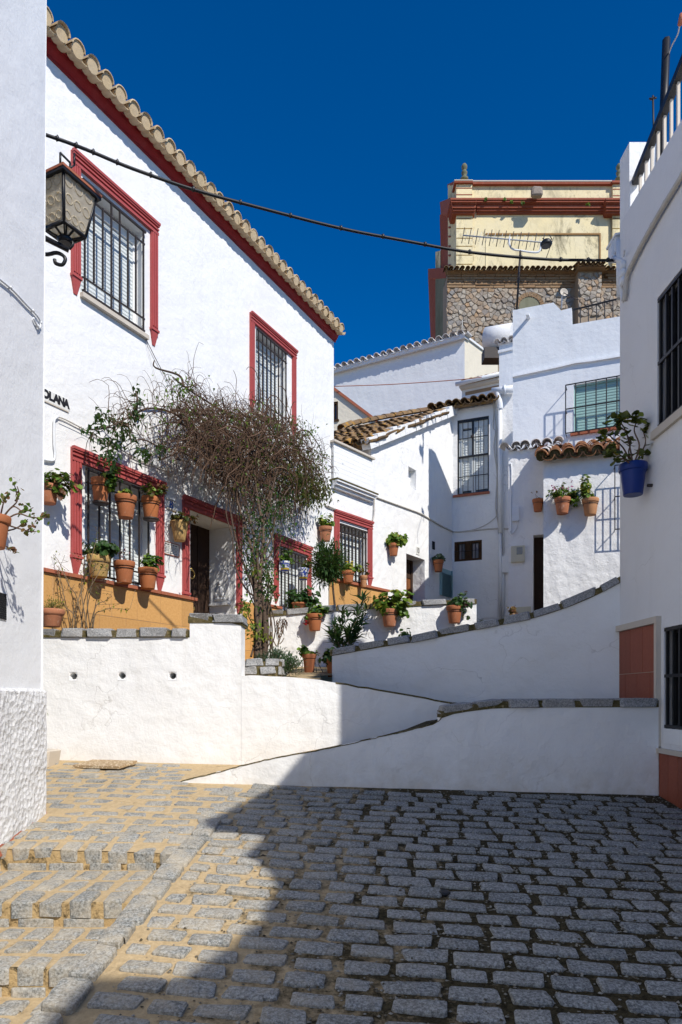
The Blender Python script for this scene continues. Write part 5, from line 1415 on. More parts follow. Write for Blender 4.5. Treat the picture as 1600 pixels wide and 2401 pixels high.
# rubble wall below, with its tile-topped brick band, buttress and arch
FXs = Fac(0, DC - .9, 1, 0)
def Y_(x, y, off=0.0): return FXs.hit(1000 + x / 3.267, 350 + y / 3.267, off)
a, zt = Y_(158, 955); b, zb = Y_(1640, 1500)
mb = MB(); mb.box(a, b, .0, 1.2, 2.0, zt); mb.build('rubble_core', M['rubble_mortar'], ch, FXs.M)
ba, bz = Y_(1165, 925, .5); bb, _ = Y_(1342, 925, .5)
mb = MB(); mb.box(ba, bb, -.5, 0.05, 2.0, bz); mb.build('buttress_core', M['rubble_mortar'], ch, FXs.M)
def voronoi(x0, x1, z0, z1, sx, sz, seed, mask=None):
    r_ = random.Random(seed); pts = []
    nz_ = int((z1 - z0) / sz) + 1; nx_ = int((x1 - x0) / sx) + 1
    for j in range(-1, nz_ + 1):
        for i in range(-1, nx_ + 1):
            pts.append((x0 + (i + .5 + (j % 2) * .5 + r_.uniform(-.42, .42)) * sx, z0 + (j + .5 + r_.uniform(-.36, .36)) * sz))
    cells = []
    for k, (px, pz) in enumerate(pts):
        if not (x0 - sx * .2 < px < x1 + sx * .2 and z0 < pz < z1): continue
        if mask and not mask(px, pz): continue
        poly = [(px - sx * 1.3, pz - sz * 1.3), (px + sx * 1.3, pz - sz * 1.3), (px + sx * 1.3, pz + sz * 1.3), (px - sx * 1.3, pz + sz * 1.3)]
        for q, (qx, qz) in enumerate(pts):
            if q == k or abs(qx - px) > sx * 2.4 or abs(qz - pz) > sz * 2.4: continue
            nx, nz = (qx - px), (qz - pz); mx, mz = (px + qx) / 2, (pz + qz) / 2
            out = []
            for (ax, az), (bx, bz_) in zip(poly, poly[1:] + poly[:1]):
                da = (ax - mx) * nx + (az - mz) * nz; db = (bx - mx) * nx + (bz_ - mz) * nz
                if da <= 0: out.append((ax, az))
                if (da < 0) != (db < 0) and da != db:
                    t_ = da / (da - db); out.append((ax + (bx - ax) * t_, az + (bz_ - az) * t_))
            poly = out
            if len(poly) < 3: break
        if len(poly) >= 3: cells.append(((px, pz), [(min(max(x, x0), x1), min(max(z, z0), z1)) for x, z in poly]))
    return cells
def rubble_stones(cells, F, y, parent, count, rest):
    for (c, poly) in cells:
        if len(poly) < 3: continue
        mb = MB(); d = rnd.uniform(.03, .085); n = len(poly)
        o1 = [(lerp(x, c[0], .07), lerp(z, c[1], .07)) for x, z in poly]; o2 = [(lerp(x, c[0], .26) + rnd.uniform(-.015, .015), lerp(z, c[1], .26) + rnd.uniform(-.015, .015)) for x, z in poly]
        mb.v = [(x, y + .02, z) for x, z in o1] + [(x, y - d * .6, z) for x, z in o1] + [(x, y - d + rnd.uniform(-.02, .02), z) for x, z in o2]
        for i in range(n):
            j = (i + 1) % n; mb.f += [(i, j, n + j, n + i), (n + i, n + j, 2*n + j, 2*n + i)]
        mb.f.append(tuple(2*n + i for i in range(n))); mb.sm = [False] * len(mb.f)
        if count[0] > 0: mb.build('stone', M['rubble'], parent, F.M); count[0] -= 1
        else:
            o = len(rest.v); rest.v += mb.v; rest.f += [tuple(i + o for i in f) for f in mb.f]; rest.sm += mb.sm
cnt = [298]; rest = MB()
z1 = Y_(200, 1066)[1]; z0 = Y_(200, 1480)[1]; xr_ = Y_(1480, 1100)[0]
ac, az = Y_(790, 1215); ar = Y_(876, 1215)[0] - ac
def msk(x, z): return math.hypot(x - ac, z - az) > ar * 1.08 and z > z0 and not (x > Y_(700, 1200)[0] and x < ba - .1 and z < Y_(700, 1260)[1]) and not (ba - .1 < x < bb + .1)
FXb = Fac(0, DC - 1.4, 1, 0)
rubble_stones(voronoi(ba, bb, Y_(200, 1330)[1], bz - .12, .26, .165, 6), FXb, 0, ch, cnt, rest)
rubble_stones(voronoi(a, xr_, z0, z1, .26, .165, 5, msk), FXs, 0, ch, cnt, rest)
if rest.f:
    o = rest.build('rubble_stones', M['rubble'], ch, FXs.M); o['kind'] = 'stuff'
# brick band under the tiles
zz = [Y_(200, y)[1] for y in (962, 975, 990, 1008, 1026, 1044, 1064)]
for k, (zA, zB) in enumerate(zip(zz, zz[1:])):
    x = a; p = (.20, .16, .12, .09, .06, .03)[k]
    while x < xr_:
        L = rnd.uniform(.35, .85); 
        if not (ba - .2 < x < bb + .02): mb = MB(); mb.box(x, min(x + L - .02, xr_), -p - rnd.uniform(0, .03), 0, zB + .012, zA); mb.build('brick', M['brick_old'], ch, FXs.M)
        x += L
mb = MB()
for i in range(15):
    t0, t1 = math.pi * i / 15, math.pi * (i + .85) / 15
    for (r0, r1) in ((ar * .98, ar * 1.32),):
        mb.quad((ac + r0 * math.cos(t0), -.06, az + r0 * math.sin(t0)), (ac + r1 * math.cos(t0), -.09, az + r1 * math.sin(t0)), (ac + r1 * math.cos(t1), -.09, az + r1 * math.sin(t1)), (ac + r0 * math.cos(t1), -.06, az + r0 * math.sin(t1)))
mb.build('arch_bricks', M['brick_old'], ch, FXs.M)
mb = MB(); mb.v = [(ac + ar * .95 * math.cos(math.pi * i / 12), -.03, az + ar * .95 * math.sin(math.pi * i / 12)) for i in range(13)] + [(ac - ar * .95, -.03, az - 2), (ac + ar * .95, -.03, az - 2)]
mb.f = [tuple(range(13)) + (13, 14)]; mb.sm = [False]; mb.build('arch_fill', M['church_grey'], ch, FXs.M)
# tile row
Wt = slope_frame((a - .1, DC - .9 - .42, zt - .06), (1, 0, 0), R(20)); pt = (Y_(1140, 955)[0] - Y_(160, 955)[0]) / 24
tiles(ch, Wt, 36, 1, pt, .8, pt * .44, ['tile_old'], 1.0, keep=lambda c, r: c < 24 or c > 28)
Wt = slope_frame((ba - .15, DC - 1.4 - .40, bz - .02), (1, 0, 0), R(20)); tiles(ch, Wt, 6, 1, pt * .9, .8, pt * .42, ['tile_old'], 1.0)
mb = MB(); mb.box(a, xr_ + 2, -.3, .9, zt - .06, zt); mb.box(ba - .1, bb + .1, -.8, .2, bz - .06, bz); mb.build('tile_bed', M['brick_old'], ch, FXs.M)
mb = MB(); mb.box(5.5, 16, DC + .5, DC + 9, -1.9, 10); mb.build('church_base', M['rubble_mortar'], ch)
# TV antenna
tv = thing('tv_antenna', 'long comb-like television antenna on a thin rusty mast before the yellow church', 'antenna', P(1213, 720, 13.2))
def Z5(x, y, d=13.2): return P(1000 + x / 3.267, 350 + y / 3.267, d)
mb = MB(); mb.tube([Z5(722, 775), Z5(715, 880), Z5(694, 1225)], .020, 6); mb.build('mast', M['iron'], tv)
mb = MB(); mb.tube(spline([Z5(640, 672), Z5(638, 730), Z5(665, 765), Z5(722, 775), Z5(790, 786), Z5(850, 788), Z5(874, 765), Z5(878, 705)], 6), .018, 6); mb.build('cradle', M['pipe'], tv)
a, b = Z5(283, 658, 13.9), Z5(925, 715, 12.7)
mb = MB(); mb.tube([a, b], .014, 6); mb.build('boom', M['grey_plastic'], tv)
for i in range(24):
    t_ = i / 23; p = a.lerp(b, t_); 
    mb = MB(); l = .16 if i % 2 == 0 else .10; mb.tube([p + Vector((-.03, 0, -l)), p + Vector((.03, 0, l))], .010 if i % 2 == 0 else .006, 4)
    mb.build('element', M['iron'] if i % 2 == 0 else M['grey_plastic'], tv)
mb = MB()
for (x0, y0, x1, y1) in ((978, 672, 920, 830), (940, 650, 965, 690), (960, 690, 925, 725), (890, 680, 955, 720)): mb.tube([Z5(x0, y0, 12.6), Z5(x1, y1, 12.6)], .008, 4)
mb.build('reflector', M['iron'], tv)
mb = MB(); mb.lathe([(.09, -.05), (.11, 0), (.08, .05)], 10, T(Z5(920, 722, 12.6))); mb.build('dipole_box', M['iron_black'], tv)
ds = thing('satellite_dish', 'small round white dish on a short post at the terrace parapet', 'satellite dish', Z5(1040, 1200, 12.4))
c = Z5(1053, 1098, 12.4); Q = Vector((.15, -1, .1)).to_track_quat('Z', 'Y').to_matrix().to_4x4()
mb = MB(); mb.lathe([(.008, -.012), (.045, -.004), (.072, .013), (.075, .017), (.07, .015), (.04, .0), (.004, -.008)], 20, T(c) @ Q); mb.build('dish', M['trim'], ds)
mb = MB(); mb.tube([c + Vector((0, .02, -.01)), Z5(1040, 1130, 12.45), Z5(1037, 1215, 12.45)], .013, 6); mb.build('post', M['pipe'], ds)
mb = MB(); mb.tube([c, Z5(1110, 1130, 12.0), Z5(1168, 1152, 11.9)], .008, 4); mb.build('arm', M['iron'], ds)
# ------------------------------------------------------------------ plants
def rvec(s=1.0): return Vector((rnd.gauss(0, s), rnd.gauss(0, s), rnd.gauss(0, s)))
def leaf_round(mb, c, n, r):
    n = n.normalized(); a = n.orthogonal().normalized(); b = n.cross(a); k = 7; ph = rnd.random() * 6
    i = len(mb.v); mb.v.append(tuple(c - n * r * .18))
    for j in range(k):
        t = ph + 2 * math.pi * j / k; rr = r * (1.0 if j % 2 else .86) * rnd.uniform(.88, 1.1)
        mb.v.append(tuple(c + (a * math.cos(t) + b * math.sin(t)) * rr + n * r * rnd.uniform(-.05, .12)))
    for j in range(k): mb.f.append((i, i + 1 + j, i + 1 + (j + 1) % k)); mb.sm.append(False)
def leaf_long(mb, p, d, L, W, bend=.25):
    d = d.normalized(); s = d.cross(Vector((0, 0, 1)) + rvec(.2)); s = s.normalized() if s.length > 1e-4 else Vector((1, 0, 0))
    up = s.cross(d); q1 = p + d * L * .45 + up * L * .04; q2 = p + d * L - Vector((0, 0, 1)) * L * bend
    i = len(mb.v); fold = up * W * .35
    mb.v += [tuple(p), tuple(q1 + s * W / 2 + fold), tuple(q1), tuple(q1 - s * W / 2 + fold), tuple(q2)]
    mb.f += [(i, i + 1, i + 2), (i, i + 2, i + 3), (i + 1, i + 4, i + 2), (i + 2, i + 4, i + 3)]; mb.sm += [False] * 4
def stem_path(a, b, sag=0.0, n=6):
    m = a.lerp(b, .5) + Vector((0, 0, sag)) + rvec(.12) * (b - a).length * .5
    return spline([a, m, b], n // 2)
def bush(par, base, c, rad, nst, lps, kind, lm, L, Wd=.3, stem='twig', sr=.003, spread=.45, name='foliage', up=.5, lmat2=None, frac2=.0):
    """stems from base to points in an ellipsoid round c, leaves near their ends"""
    ml, ms = MB(), MB(); m2 = MB()
    if kind == 'round': L = L * 1.36; rad = tuple(q * 1.42 for q in rad); nst = int(nst * 1.35)
    for k in range(nst):
        while True:
            q = Vector((rnd.uniform(-1, 1), rnd.uniform(-1, 1), rnd.uniform(-1, 1)))
            if q.length < 1: break
        e = c + Vector((q.x * rad[0], q.y * rad[1], q.z * rad[2]))
        pth = stem_path(base + Vector((rnd.gauss(0, .02), rnd.gauss(0, .02), 0)), e, 0.0)
        ms.tube(pth, lambda t: sr * (1.2 - .8 * t), 4, False)
        for j in range(lps):
            t = 1 - spread * rnd.random() ** 1.3; p = pth[min(len(pth) - 1, int(t * (len(pth) - 1)))] + rvec(L * .55)
            out = (p - c); out.z += up * rad[2]; out = out.normalized() + rvec(.45) if out.length > 1e-4 else rvec()
            tgt = m2 if (lmat2 and rnd.random() < frac2) else ml
            if kind == 'round': leaf_round(tgt, p, out + Vector((0, -.35, .5)), L * rnd.uniform(.6, 1.15))
            else: leaf_long(tgt, p, out + Vector((0, 0, .25)), L * rnd.uniform(.7, 1.2), L * Wd, rnd.uniform(.05, .35))
    ms.build('stem', M[stem], par)
    ml.build(name, M[lm], par)
    if m2.f: m2.build(name, M[lmat2], par)
def flowers(par, c, rad, n, r, mat):
    mb = MB()
    for i in range(n):
        p = c + Vector((rnd.gauss(0, rad[0]), rnd.gauss(0, rad[1]), rnd.gauss(0, rad[2])))
        for j in range(5): leaf_round(mb, p + rvec(r * .5), rvec() + Vector((0, -.6, .4)), r * rnd.uniform(.5, .8))
    mb.build('flower', M[mat], par)
POTS = {}
def pot_mesh(kind, mat, r, h):
    k = (kind, mat, round(r, 3), round(h, 3))
    if k in POTS: return POTS[k]
    mb = MB()
    if kind == 'jug': pr = [(.55, 0), (.60, .04), (.70, .3), (.86, .7), (.98, .93), (1.04, 1), (.97, 1.0), (.86, .9), (.5, .86)]
    elif kind == 'wide': pr = [(.66, 0), (.70, .03), (.86, .62), (.90, .66), (.98, .70), (1.02, .76), (1.04, .92), (1.0, 1), (.94, 1), (.90, .9), (.5, .88)]
    elif kind == 'bowl': pr = [(.55, 0), (.66, .03), (.82, .4), (.93, .72), (.94, .78), (1.04, .86), (1.05, 1), (.95, 1), (.9, .9), (.5, .88)]
    else: pr = [(.66, 0), (.68, .02), (.88, .74), (.885, .76), (.97, .765), (.985, .78), (1.02, .97), (1.0, 1), (.93, 1), (.90, .91), (.5, .89)]
    mb.lathe([(a * r, b * h) for a, b in pr], 26)
    POTS[k] = mb.mesh('flower_pot', M[mat]); return POTS[k]
def pot(label, px0, px1, pyt, pyb, F=None, d=None, mat='terra', kind='std', group=None, tilt=0, ring=True, saucer=False, off=None, name='potted_plant'):
    """pot seen with rim px0..px1, top pyt, bottom pyb, hung on facade F or standing at depth d. returns root, rim centre, rim radius, height"""
    pc = (px0 + px1) / 2
    if F is not None:
        o_ = .13
        for _ in range(3):
            c = F.at(pc, pyb, o_); r = (px1 - px0) / 2 / FOC * c.y; o_ = (r * 1.02 + .012) if off is None else off
        base = F.at(pc, pyb, o_)
    else:
        base = P(pc, pyb, d); r = (px1 - px0) / 2 / FOC * d
    h = (pyb - pyt) / FOC * base.y
    W = T(base) @ Matrix.Rotation(rnd.random() * 6, 4, 'Z') @ Matrix.Rotation(R(tilt), 4, 'X')
    root = thing(name, label, 'flower pot', T(base), group)
    put('pot', pot_mesh(kind, mat, r, h), root, W)
    mb = MB(); mb.lathe([(r * .88, h * .86), (r * .3, h * .89)], 14, T(base)); mb.build('soil', M['soil'], root)
    if F is not None and ring:
        mb = MB(); zr = h * .66; rr = r * .90
        mb.tube([base + Vector((rr * math.cos(t), rr * math.sin(t), zr)) for t in [2 * math.pi * i / 20 for i in range(21)]], .0045, 5)
        wl = base - F.n * o_; mb.tube([base - F.n * rr + Vector((0, 0, zr)), wl + Vector((0, 0, zr))], .005, 5)
        mb.build('wire_ring', M['iron_black'], root)
    if saucer:
        mb = MB(); mb.lathe([(r * .70, -.018), (r * .82, -.012), (r * .84, .008), (r * .78, .008)], 20, T(base)); mb.build('saucer', M['iron'], root)
    return root, base + Vector((0, 0, h)), r, h
def px(r0, dx, dy): return r0 + Vector((dx / FOC * r0.y, 0, -dy / FOC * r0.y))
G1 = 'flower pots on the tall white house'; G2 = 'flower pots on the terrace wall'; G3 = 'flower pots on the pot wall at the right'; G4 = 'flower pots at the foot of the terrace wall'; G5 = 'flower pots on the small red window'; G6 = 'flower pots on the narrow house and number 10'
# --- tall white house
r_, t, r, h = pot('terracotta pot of yellow-green geranium below the street name sign, left of big window', 88, 138, 1138, 1181, FH, group=G1, mat='terra_old')
bush(r_, t, px(t, 20, -8), (.19, .12, .11), 22, 12, 'round', 'leaf', .024, lmat2='leaf_red', frac2=.25)
r_, t, r, h = pot('upper left orange pot on the big window grille, geranium spilling over its right side', 214, 258, 1123, 1179, FH, group=G1, saucer=True, off=.16)
bush(r_, t, px(t, 26, -4), (.08, .07, .13), 14, 14, 'round', 'leaf_dark', .024, lmat2='leaf', frac2=.5)
r_, t, r, h = pot('middle orange pot hung on the big window grille with a low tuft of pale leaves', 270, 320, 1163, 1215, FH, group=G1, off=.18)
bush(r_, t, px(t, -2, -8), (.07, .07, .035), 12, 10, 'round', 'leaf', .018, lmat2='leaf_yellow', frac2=.3)
r_, t, r, h = pot('right-hand orange pot in two wire rings on the big window, red-tinged leaves trailing right', 332, 376, 1167, 1217, FH, group=G1, saucer=True, off=.16)
bush(r_, t, px(t, 8, -8), (.15, .09, .10), 16, 12, 'round', 'leaf', .022, lmat2='leaf_red', frac2=.4)
r_, t, r, h = pot('ochre pot of dense dark green geranium at the lower left of the big window', 205, 259, 1303, 1354, FH, group=G1, mat='ochre_pot', off=.17, kind='wide')
bush(r_, t, px(t, 5, -16), (.17, .12, .08), 26, 14, 'round', 'leaf_dark', .026)
r_, t, r, h = pot('orange pot with one purple leaf at the bottom middle of the big window', 267, 316, 1317, 1368, FH, group=G1, off=.17)
bush(r_, t, px(t, -2, -14), (.025, .025, .06), 4, 4, 'long', 'leaf_purple', .06, .4)
r_, t, r, h = pot('orange pot of glossy jade leaves at the bottom right of the big window', 324, 370, 1333, 1381, FH, group=G1, off=.17)
bush(r_, t, px(t, 6, -14), (.12, .10, .085), 18, 14, 'round', 'leaf_dark', .022, lmat2='leaf', frac2=.45)
r_, t, r, h = pot('wide terracotta pot of feathery green standing on the granite coping at the left', 92, 149, 1429, 1470, None, 6.52, group='pots standing on stone copings', kind='wide', mat='terra_old', saucer=False)
bush(r_, t, px(t, 2, -9), (.13, .08, .06), 26, 14, 'long', 'leaf', .035, .16, lmat2='leaf_yellow', frac2=.3)
r_, t, r, h = pot('ochre jug-shaped pot with dry reddish leaves on the wall between big window and door', 400, 443, 1224, 1269, FH, group=G1, mat='ochre_pot', kind='jug', ring=False)
bush(r_, t, px(t, 8, -8), (.19, .10, .07), 16, 9, 'round', 'leaf_red', .022, lmat2='leaf_olive', frac2=.35)
# --- small red window (blue and white pots, geranium on the sill)
def painted(name):
    t_ = NT(name); sx = t_.n('SeparateXYZ'); t_.l(t_.obj(), sx.inputs[0]); z = sx.outputs[2]
    pat = t_.ramp(t_.noise(34, 2, .5), .50, .53); c = t_.mix(pat, (.62, .64, .66), (.02, .05, .30))
    def band(z0, z1, col, c_):
        m_ = t_.math('MULTIPLY', t_.math('GREATER_THAN', z, z0), t_.math('LESS_THAN', z, z1)); return t_.mix(m_, c_, col)
    c = band(.020, .048, (.60, .42, .03), c); c = band(.0, .02, (.025, .06, .30), c); c = band(.105, .120, (.02, .05, .32), c)
    return t_.done(c, .3, .5)
M['painted'] = painted('painted_ceramic')
r_, t, r, h = pot('left blue and white painted ceramic pot on the small red window', 656, 681, 1317, 1340, FH, group=G5, mat='painted', kind='bowl', off=.16, ring=False)
bush(r_, t, px(t, 3, -16), (.10, .08, .12), 16, 12, 'round', 'leaf', .022, lmat2='leaf_dark', frac2=.3)
r_, t, r, h = pot('right blue and white painted ceramic pot with yellow stripe on the small red window', 698, 725, 1333, 1361, FH, group=G5, mat='painted', kind='bowl', off=.16, ring=False)
bush(r_, t, px(t, 6, -12), (.10, .08, .09), 12, 8, 'round', 'leaf_olive', .02, lmat2='leaf_red', frac2=.3)
r_, t, r, h = pot('long dark geranium in a low pot on the coping below the small red window', 682, 722, 1414, 1428, None, 10.35, group='pots standing on stone copings', kind='wide')
bush(r_, t, px(t, 6, -14), (.26, .12, .12), 34, 12, 'round', 'leaf_dark', .030)
r_, t, r, h = pot('limey pink-orange pot with bright leaves hung just left of the narrow house window', 748, 779, 1236, 1269, FH, group=G6, mat='terra_old')
bush(r_, t, px(t, 1, -16), (.12, .08, .10), 16, 9, 'round', 'leaf', .026, lmat2='leaf_yellow', frac2=.4)
# --- terrace wall
r_, t, r, h = pot('orange pot with a red geranium flower, leftmost on the sunlit terrace wall', 720, 757, 1440, 1479, FF, group=G2)
bush(r_, t, px(t, 12, -8), (.15, .10, .075), 20, 10, 'round', 'leaf', .026, lmat2='leaf_dark', frac2=.3)
flowers(r_, px(t, -20, 18), (.02, .02, .015), 6, .022, 'flower_red'); bush(r_, t, px(t, -18, 8), (.03, .03, .03), 5, 5, 'round', 'leaf', .022)
r_, t, r, h = pot('orange pot of big yellow-green geranium in the middle of the sunlit terrace wall', 894, 934, 1429, 1469, FF, group=G2, mat='terra_old')
bush(r_, t, px(t, 8, -18), (.26, .14, .16), 26, 10, 'round', 'leaf', .034, lmat2='leaf_yellow', frac2=.35)
bush(r_, t, px(t, 36, -8), (.10, .10, .12), 12, 10, 'round', 'leaf', .030)
r_, t, r, h = pot('dark orange pot of straggly ivy-like green at the right end of the terrace wall', 1047, 1085, 1421, 1461, FF, group=G2)
bush(r_, t, px(t, 12, -8), (.15, .10, .11), 20, 10, 'round', 'leaf_dark', .026); bush(r_, t, px(t, 32, 0), (.06, .06, .16), 10, 8, 'round', 'leaf_dark', .020, lmat2='leaf_purple', frac2=.25)
# --- landing
r_, t, r, h = pot('orange pot on a wire stand on the landing, green sprig on its left', 709, 742, 1534, 1578, None, 8.1, group=G4)
bush(r_, t, px(t, -16, -10), (.04, .05, .05), 9, 8, 'round', 'leaf', .022); bush(r_, t, px(t, 8, -2), (.07, .05, .02), 10, 5, 'round', 'leaf', .015, lmat2='leaf_red', frac2=.4)
mb = MB(); b0 = t - Vector((0, 0, h))
for sx in (-1, 1): mb.tube(spline([b0 + Vector((sx * r * 1.0, -.05, h * .7)), b0 + Vector((sx * r * .95, -.06, h * .35)), b0 + Vector((sx * r * 1.15, -.07, -.03))], 4), .004, 5)
mb.tube(spline([b0 + Vector((r * 1.6, 0, h * .62)), b0 + Vector((r * 1.25, 0, h * .75)), b0 + Vector((r * 1.3, 0, h * .5)), b0 + Vector((r * 2.2, 0, -.03))], 4), .004, 5); mb.build('wire_stand', M['iron_black'], r_)
r_, t, r, h = pot('orange pot half hidden behind the left end of the shaded ramp wall', 764, 798, 1545, 1588, None, 7.9, group=G4)
bush(r_, t, px(t, -6, -8), (.09, .07, .075), 16, 10, 'round', 'leaf_dark', .026)
# --- narrow house and number 10
r_, t, r, h = pot('orange pot with a yellow flower on the left of the narrow house window', 802, 832, 1339, 1367, FW, group=G6, off=.2)
bush(r_, t, px(t, 4, -8), (.17, .10, .08), 22, 10, 'round', 'leaf', .026, lmat2='leaf_yellow', frac2=.25); flowers(r_, px(t, 2, -20), (.03, .02, .01), 4, .025, 'flower_yellow')
bush(r_, t - Vector((0, 0, h)), px(t, 0, 46), (.08, .03, .10), 6, 6, 'long', 'leaf_olive', .05, .3)
r_, t, r, h = pot('small pinkish pot with a few twigs on the right of the narrow house window', 844, 862, 1350, 1377, FW, group=G6, mat='terra_pale', off=.16)
bush(r_, t, px(t, 4, -14), (.10, .05, .10), 6, 3, 'round', 'leaf_red', .03)
r_, t, r, h = pot('orange pot of bright geranium alone on the white wall left of door number 10', 911, 936, 1275, 1303, FL, group=G6)
bush(r_, t, px(t, 2, -12), (.20, .10, .10), 22, 9, 'round', 'leaf', .040, lmat2='leaf_yellow', frac2=.4); bush(r_, t, px(t, 26, -14), (.06, .05, .06), 6, 6, 'round', 'leaf', .04)
r_, t, r, h = pot('shaded orange pot with a small succulent above the teal grille', 1016, 1041, 1314, 1341, FL, group=G6)
bush(r_, t, px(t, 0, -7), (.13, .08, .07), 12, 7, 'round', 'leaf_grey', .03)
# --- right annex wall
r_, t, r, h = pot('small orange pot with one dry brown leaf beside the annex corner', 1249, 1275, 1171, 1199, FJ, group=G3, off=.10)
bush(r_, t, px(t, -7, -12), (.02, .02, .05), 2, 2, 'long', 'leaf_red', .10, .35, spread=.2)
r_, t, r, h = pot('terracotta pot of pink flowering geranium on the sunlit pot wall', 1301, 1338, 1168, 1205, FE, group=G3, mat='terra_old')
bush(r_, t, px(t, 2, -14), (.23, .13, .12), 30, 10, 'round', 'leaf', .020, lmat2='leaf_olive', frac2=.3); bush(r_, t, px(t, 34, 0), (.07, .07, .16), 14, 10, 'round', 'leaf', .020)
flowers(r_, px(t, -6, -20), (.10, .06, .035), 20, .018, 'flower_pink')
r_, t, r, h = pot('pale terracotta pot with a tall upright sprig on the sunlit pot wall', 1366, 1404, 1170, 1208, FE, group=G3, mat='terra_pale')
bush(r_, t, px(t, -14, -40), (.05, .05, .13), 10, 9, 'round', 'leaf', .028, lmat2='leaf_yellow', frac2=.4); bush(r_, t, px(t, -10, -10), (.13, .08, .08), 12, 6, 'round', 'leaf', .026, lmat2='leaf_yellow', frac2=.3)
# --- blue pot on the shaded house
r_, t, r, h = pot('large glossy cobalt blue pot with a leggy geranium on the shaded right house', 1453, 1517, 1089, 1161, FR, mat='blue_glaze', ring=False)
BC = t
ml, ms = MB(), MB(); m2 = MB()
for (pts, nl, rad) in (([(1484, 1085), (1478, 1050), (1468, 1010), (1450, 985), (1440, 990)], 26, 15), ([(1488, 1085), (1500, 1045), (1488, 1010), (1494, 985), (1488, 978)], 26, 13), ([(1492, 1085), (1505, 1060), (1515, 1035), (1510, 1010), (1522, 998)], 22, 13), ([(1480, 1085), (1462, 1072), (1440, 1058), (1425, 1062)], 24, 14), ([(1482, 1085), (1475, 1060), (1480, 1035), (1470, 1020)], 18, 12), ([(1480, 1085), (1462, 1050), (1440, 1030), (1424, 1018), (1408, 1022)], 26, 16), ([(1490, 1085), (1480, 1072), (1500, 1060), (1508, 1075)], 16, 14), ([(1476, 1085), (1460, 1075), (1450, 1080)], 10, 10), ([(1470, 1010), (1455, 1000), (1462, 975)], 14, 10)):
    dd = BC.y + rnd.uniform(-.1, .1); pth = spline([P(x, y, dd + rnd.uniform(-.06, .06)) for x, y in pts], 5); ms.tube(pth, lambda t_: .0075 - .004 * t_, 6)
    for j in range(nl):
        e = pth[int(len(pth) * rnd.uniform(.62, .999))]; s_ = rad / FOC * dd * .75; c = e + Vector((rnd.gauss(0, s_), rnd.gauss(0, s_ * .8), rnd.gauss(0, s_ * .8)))
        leaf_round(ml if rnd.random() < .72 else m2, c, Vector((rnd.gauss(0, .6), -.4, 1)) + rvec(.4), rnd.uniform(.024, .042))
ms.build('stem', M['twig'], r_); ml.build('foliage', M['leaf_olive'], r_); m2.build('foliage', M['leaf_yellow'], r_)
mb = MB(); mb.lathe([(.014, 0), (.014, .04)], 10, T(FR.at(1519, 1138, .04)) @ Matrix.Rotation(R(90), 4, 'Y')); mb.tube([BC - Vector((0, 0, h * .3)), FR.at(1517, 1100)], .008, 6); mb.build('bracket', M['iron'], r_)
# --- pot on the near left house
cA = Vector((-1.970, 3.85, 0)); cA.z = (HY - 1285) / FOC * 3.85
rt = thing('potted_plant', 'terracotta pot on the near left house, cut by the picture edge, bare twisted stems', 'flower pot', T(cA))
put('pot', pot_mesh('std', 'terra', .098, .18), rt, T(cA))
ml, ms = MB(), MB(); m2 = MB(); tp = cA + Vector((0, 0, .18))
def A_pt(x, y, d=4.0): return P(x, y, d)
for pts, nl in (([(0, 1222), (20, 1196), (40, 1175), (38, 1150), (30, 1130)], 16), ([(2, 1222), (30, 1188), (55, 1200), (78, 1190)], 10), ([(5, 1225), (40, 1205), (70, 1212), (98, 1215), (108, 1212)], 18), ([(8, 1228), (40, 1238), (70, 1246), (85, 1246)], 7), ([(15, 1245), (35, 1240), (55, 1228), (65, 1218)], 5), ([(0, 1215), (8, 1180), (15, 1165)], 12), ([(0, 1270), (20, 1285), (34, 1290)], 10), ([(35, 1175), (45, 1160), (40, 1140)], 4), ([(45, 1200), (60, 1192), (52, 1180)], 8), ([(62, 1246), (74, 1235), (76, 1228)], 5)):
    d = 4.0 + rnd.uniform(-.06, .08); pth = spline([A_pt(x, y, d + rnd.uniform(-.03, .03)) for x, y in pts], 5); ms.tube(pth, lambda t_: .0055 - .003 * t_, 5)
    for j in range(nl):
        e = pth[int(len(pth) * rnd.uniform(.55, .999))]; leaf_round(ml if rnd.random() < .6 else m2, e + rvec(.014), rvec() + Vector((0, -.5, .6)), rnd.uniform(.010, .019))
ms.build('stem', M['twig'], rt); ml.build('foliage', M['leaf'], rt); m2.build('foliage', M['leaf_red'], rt)

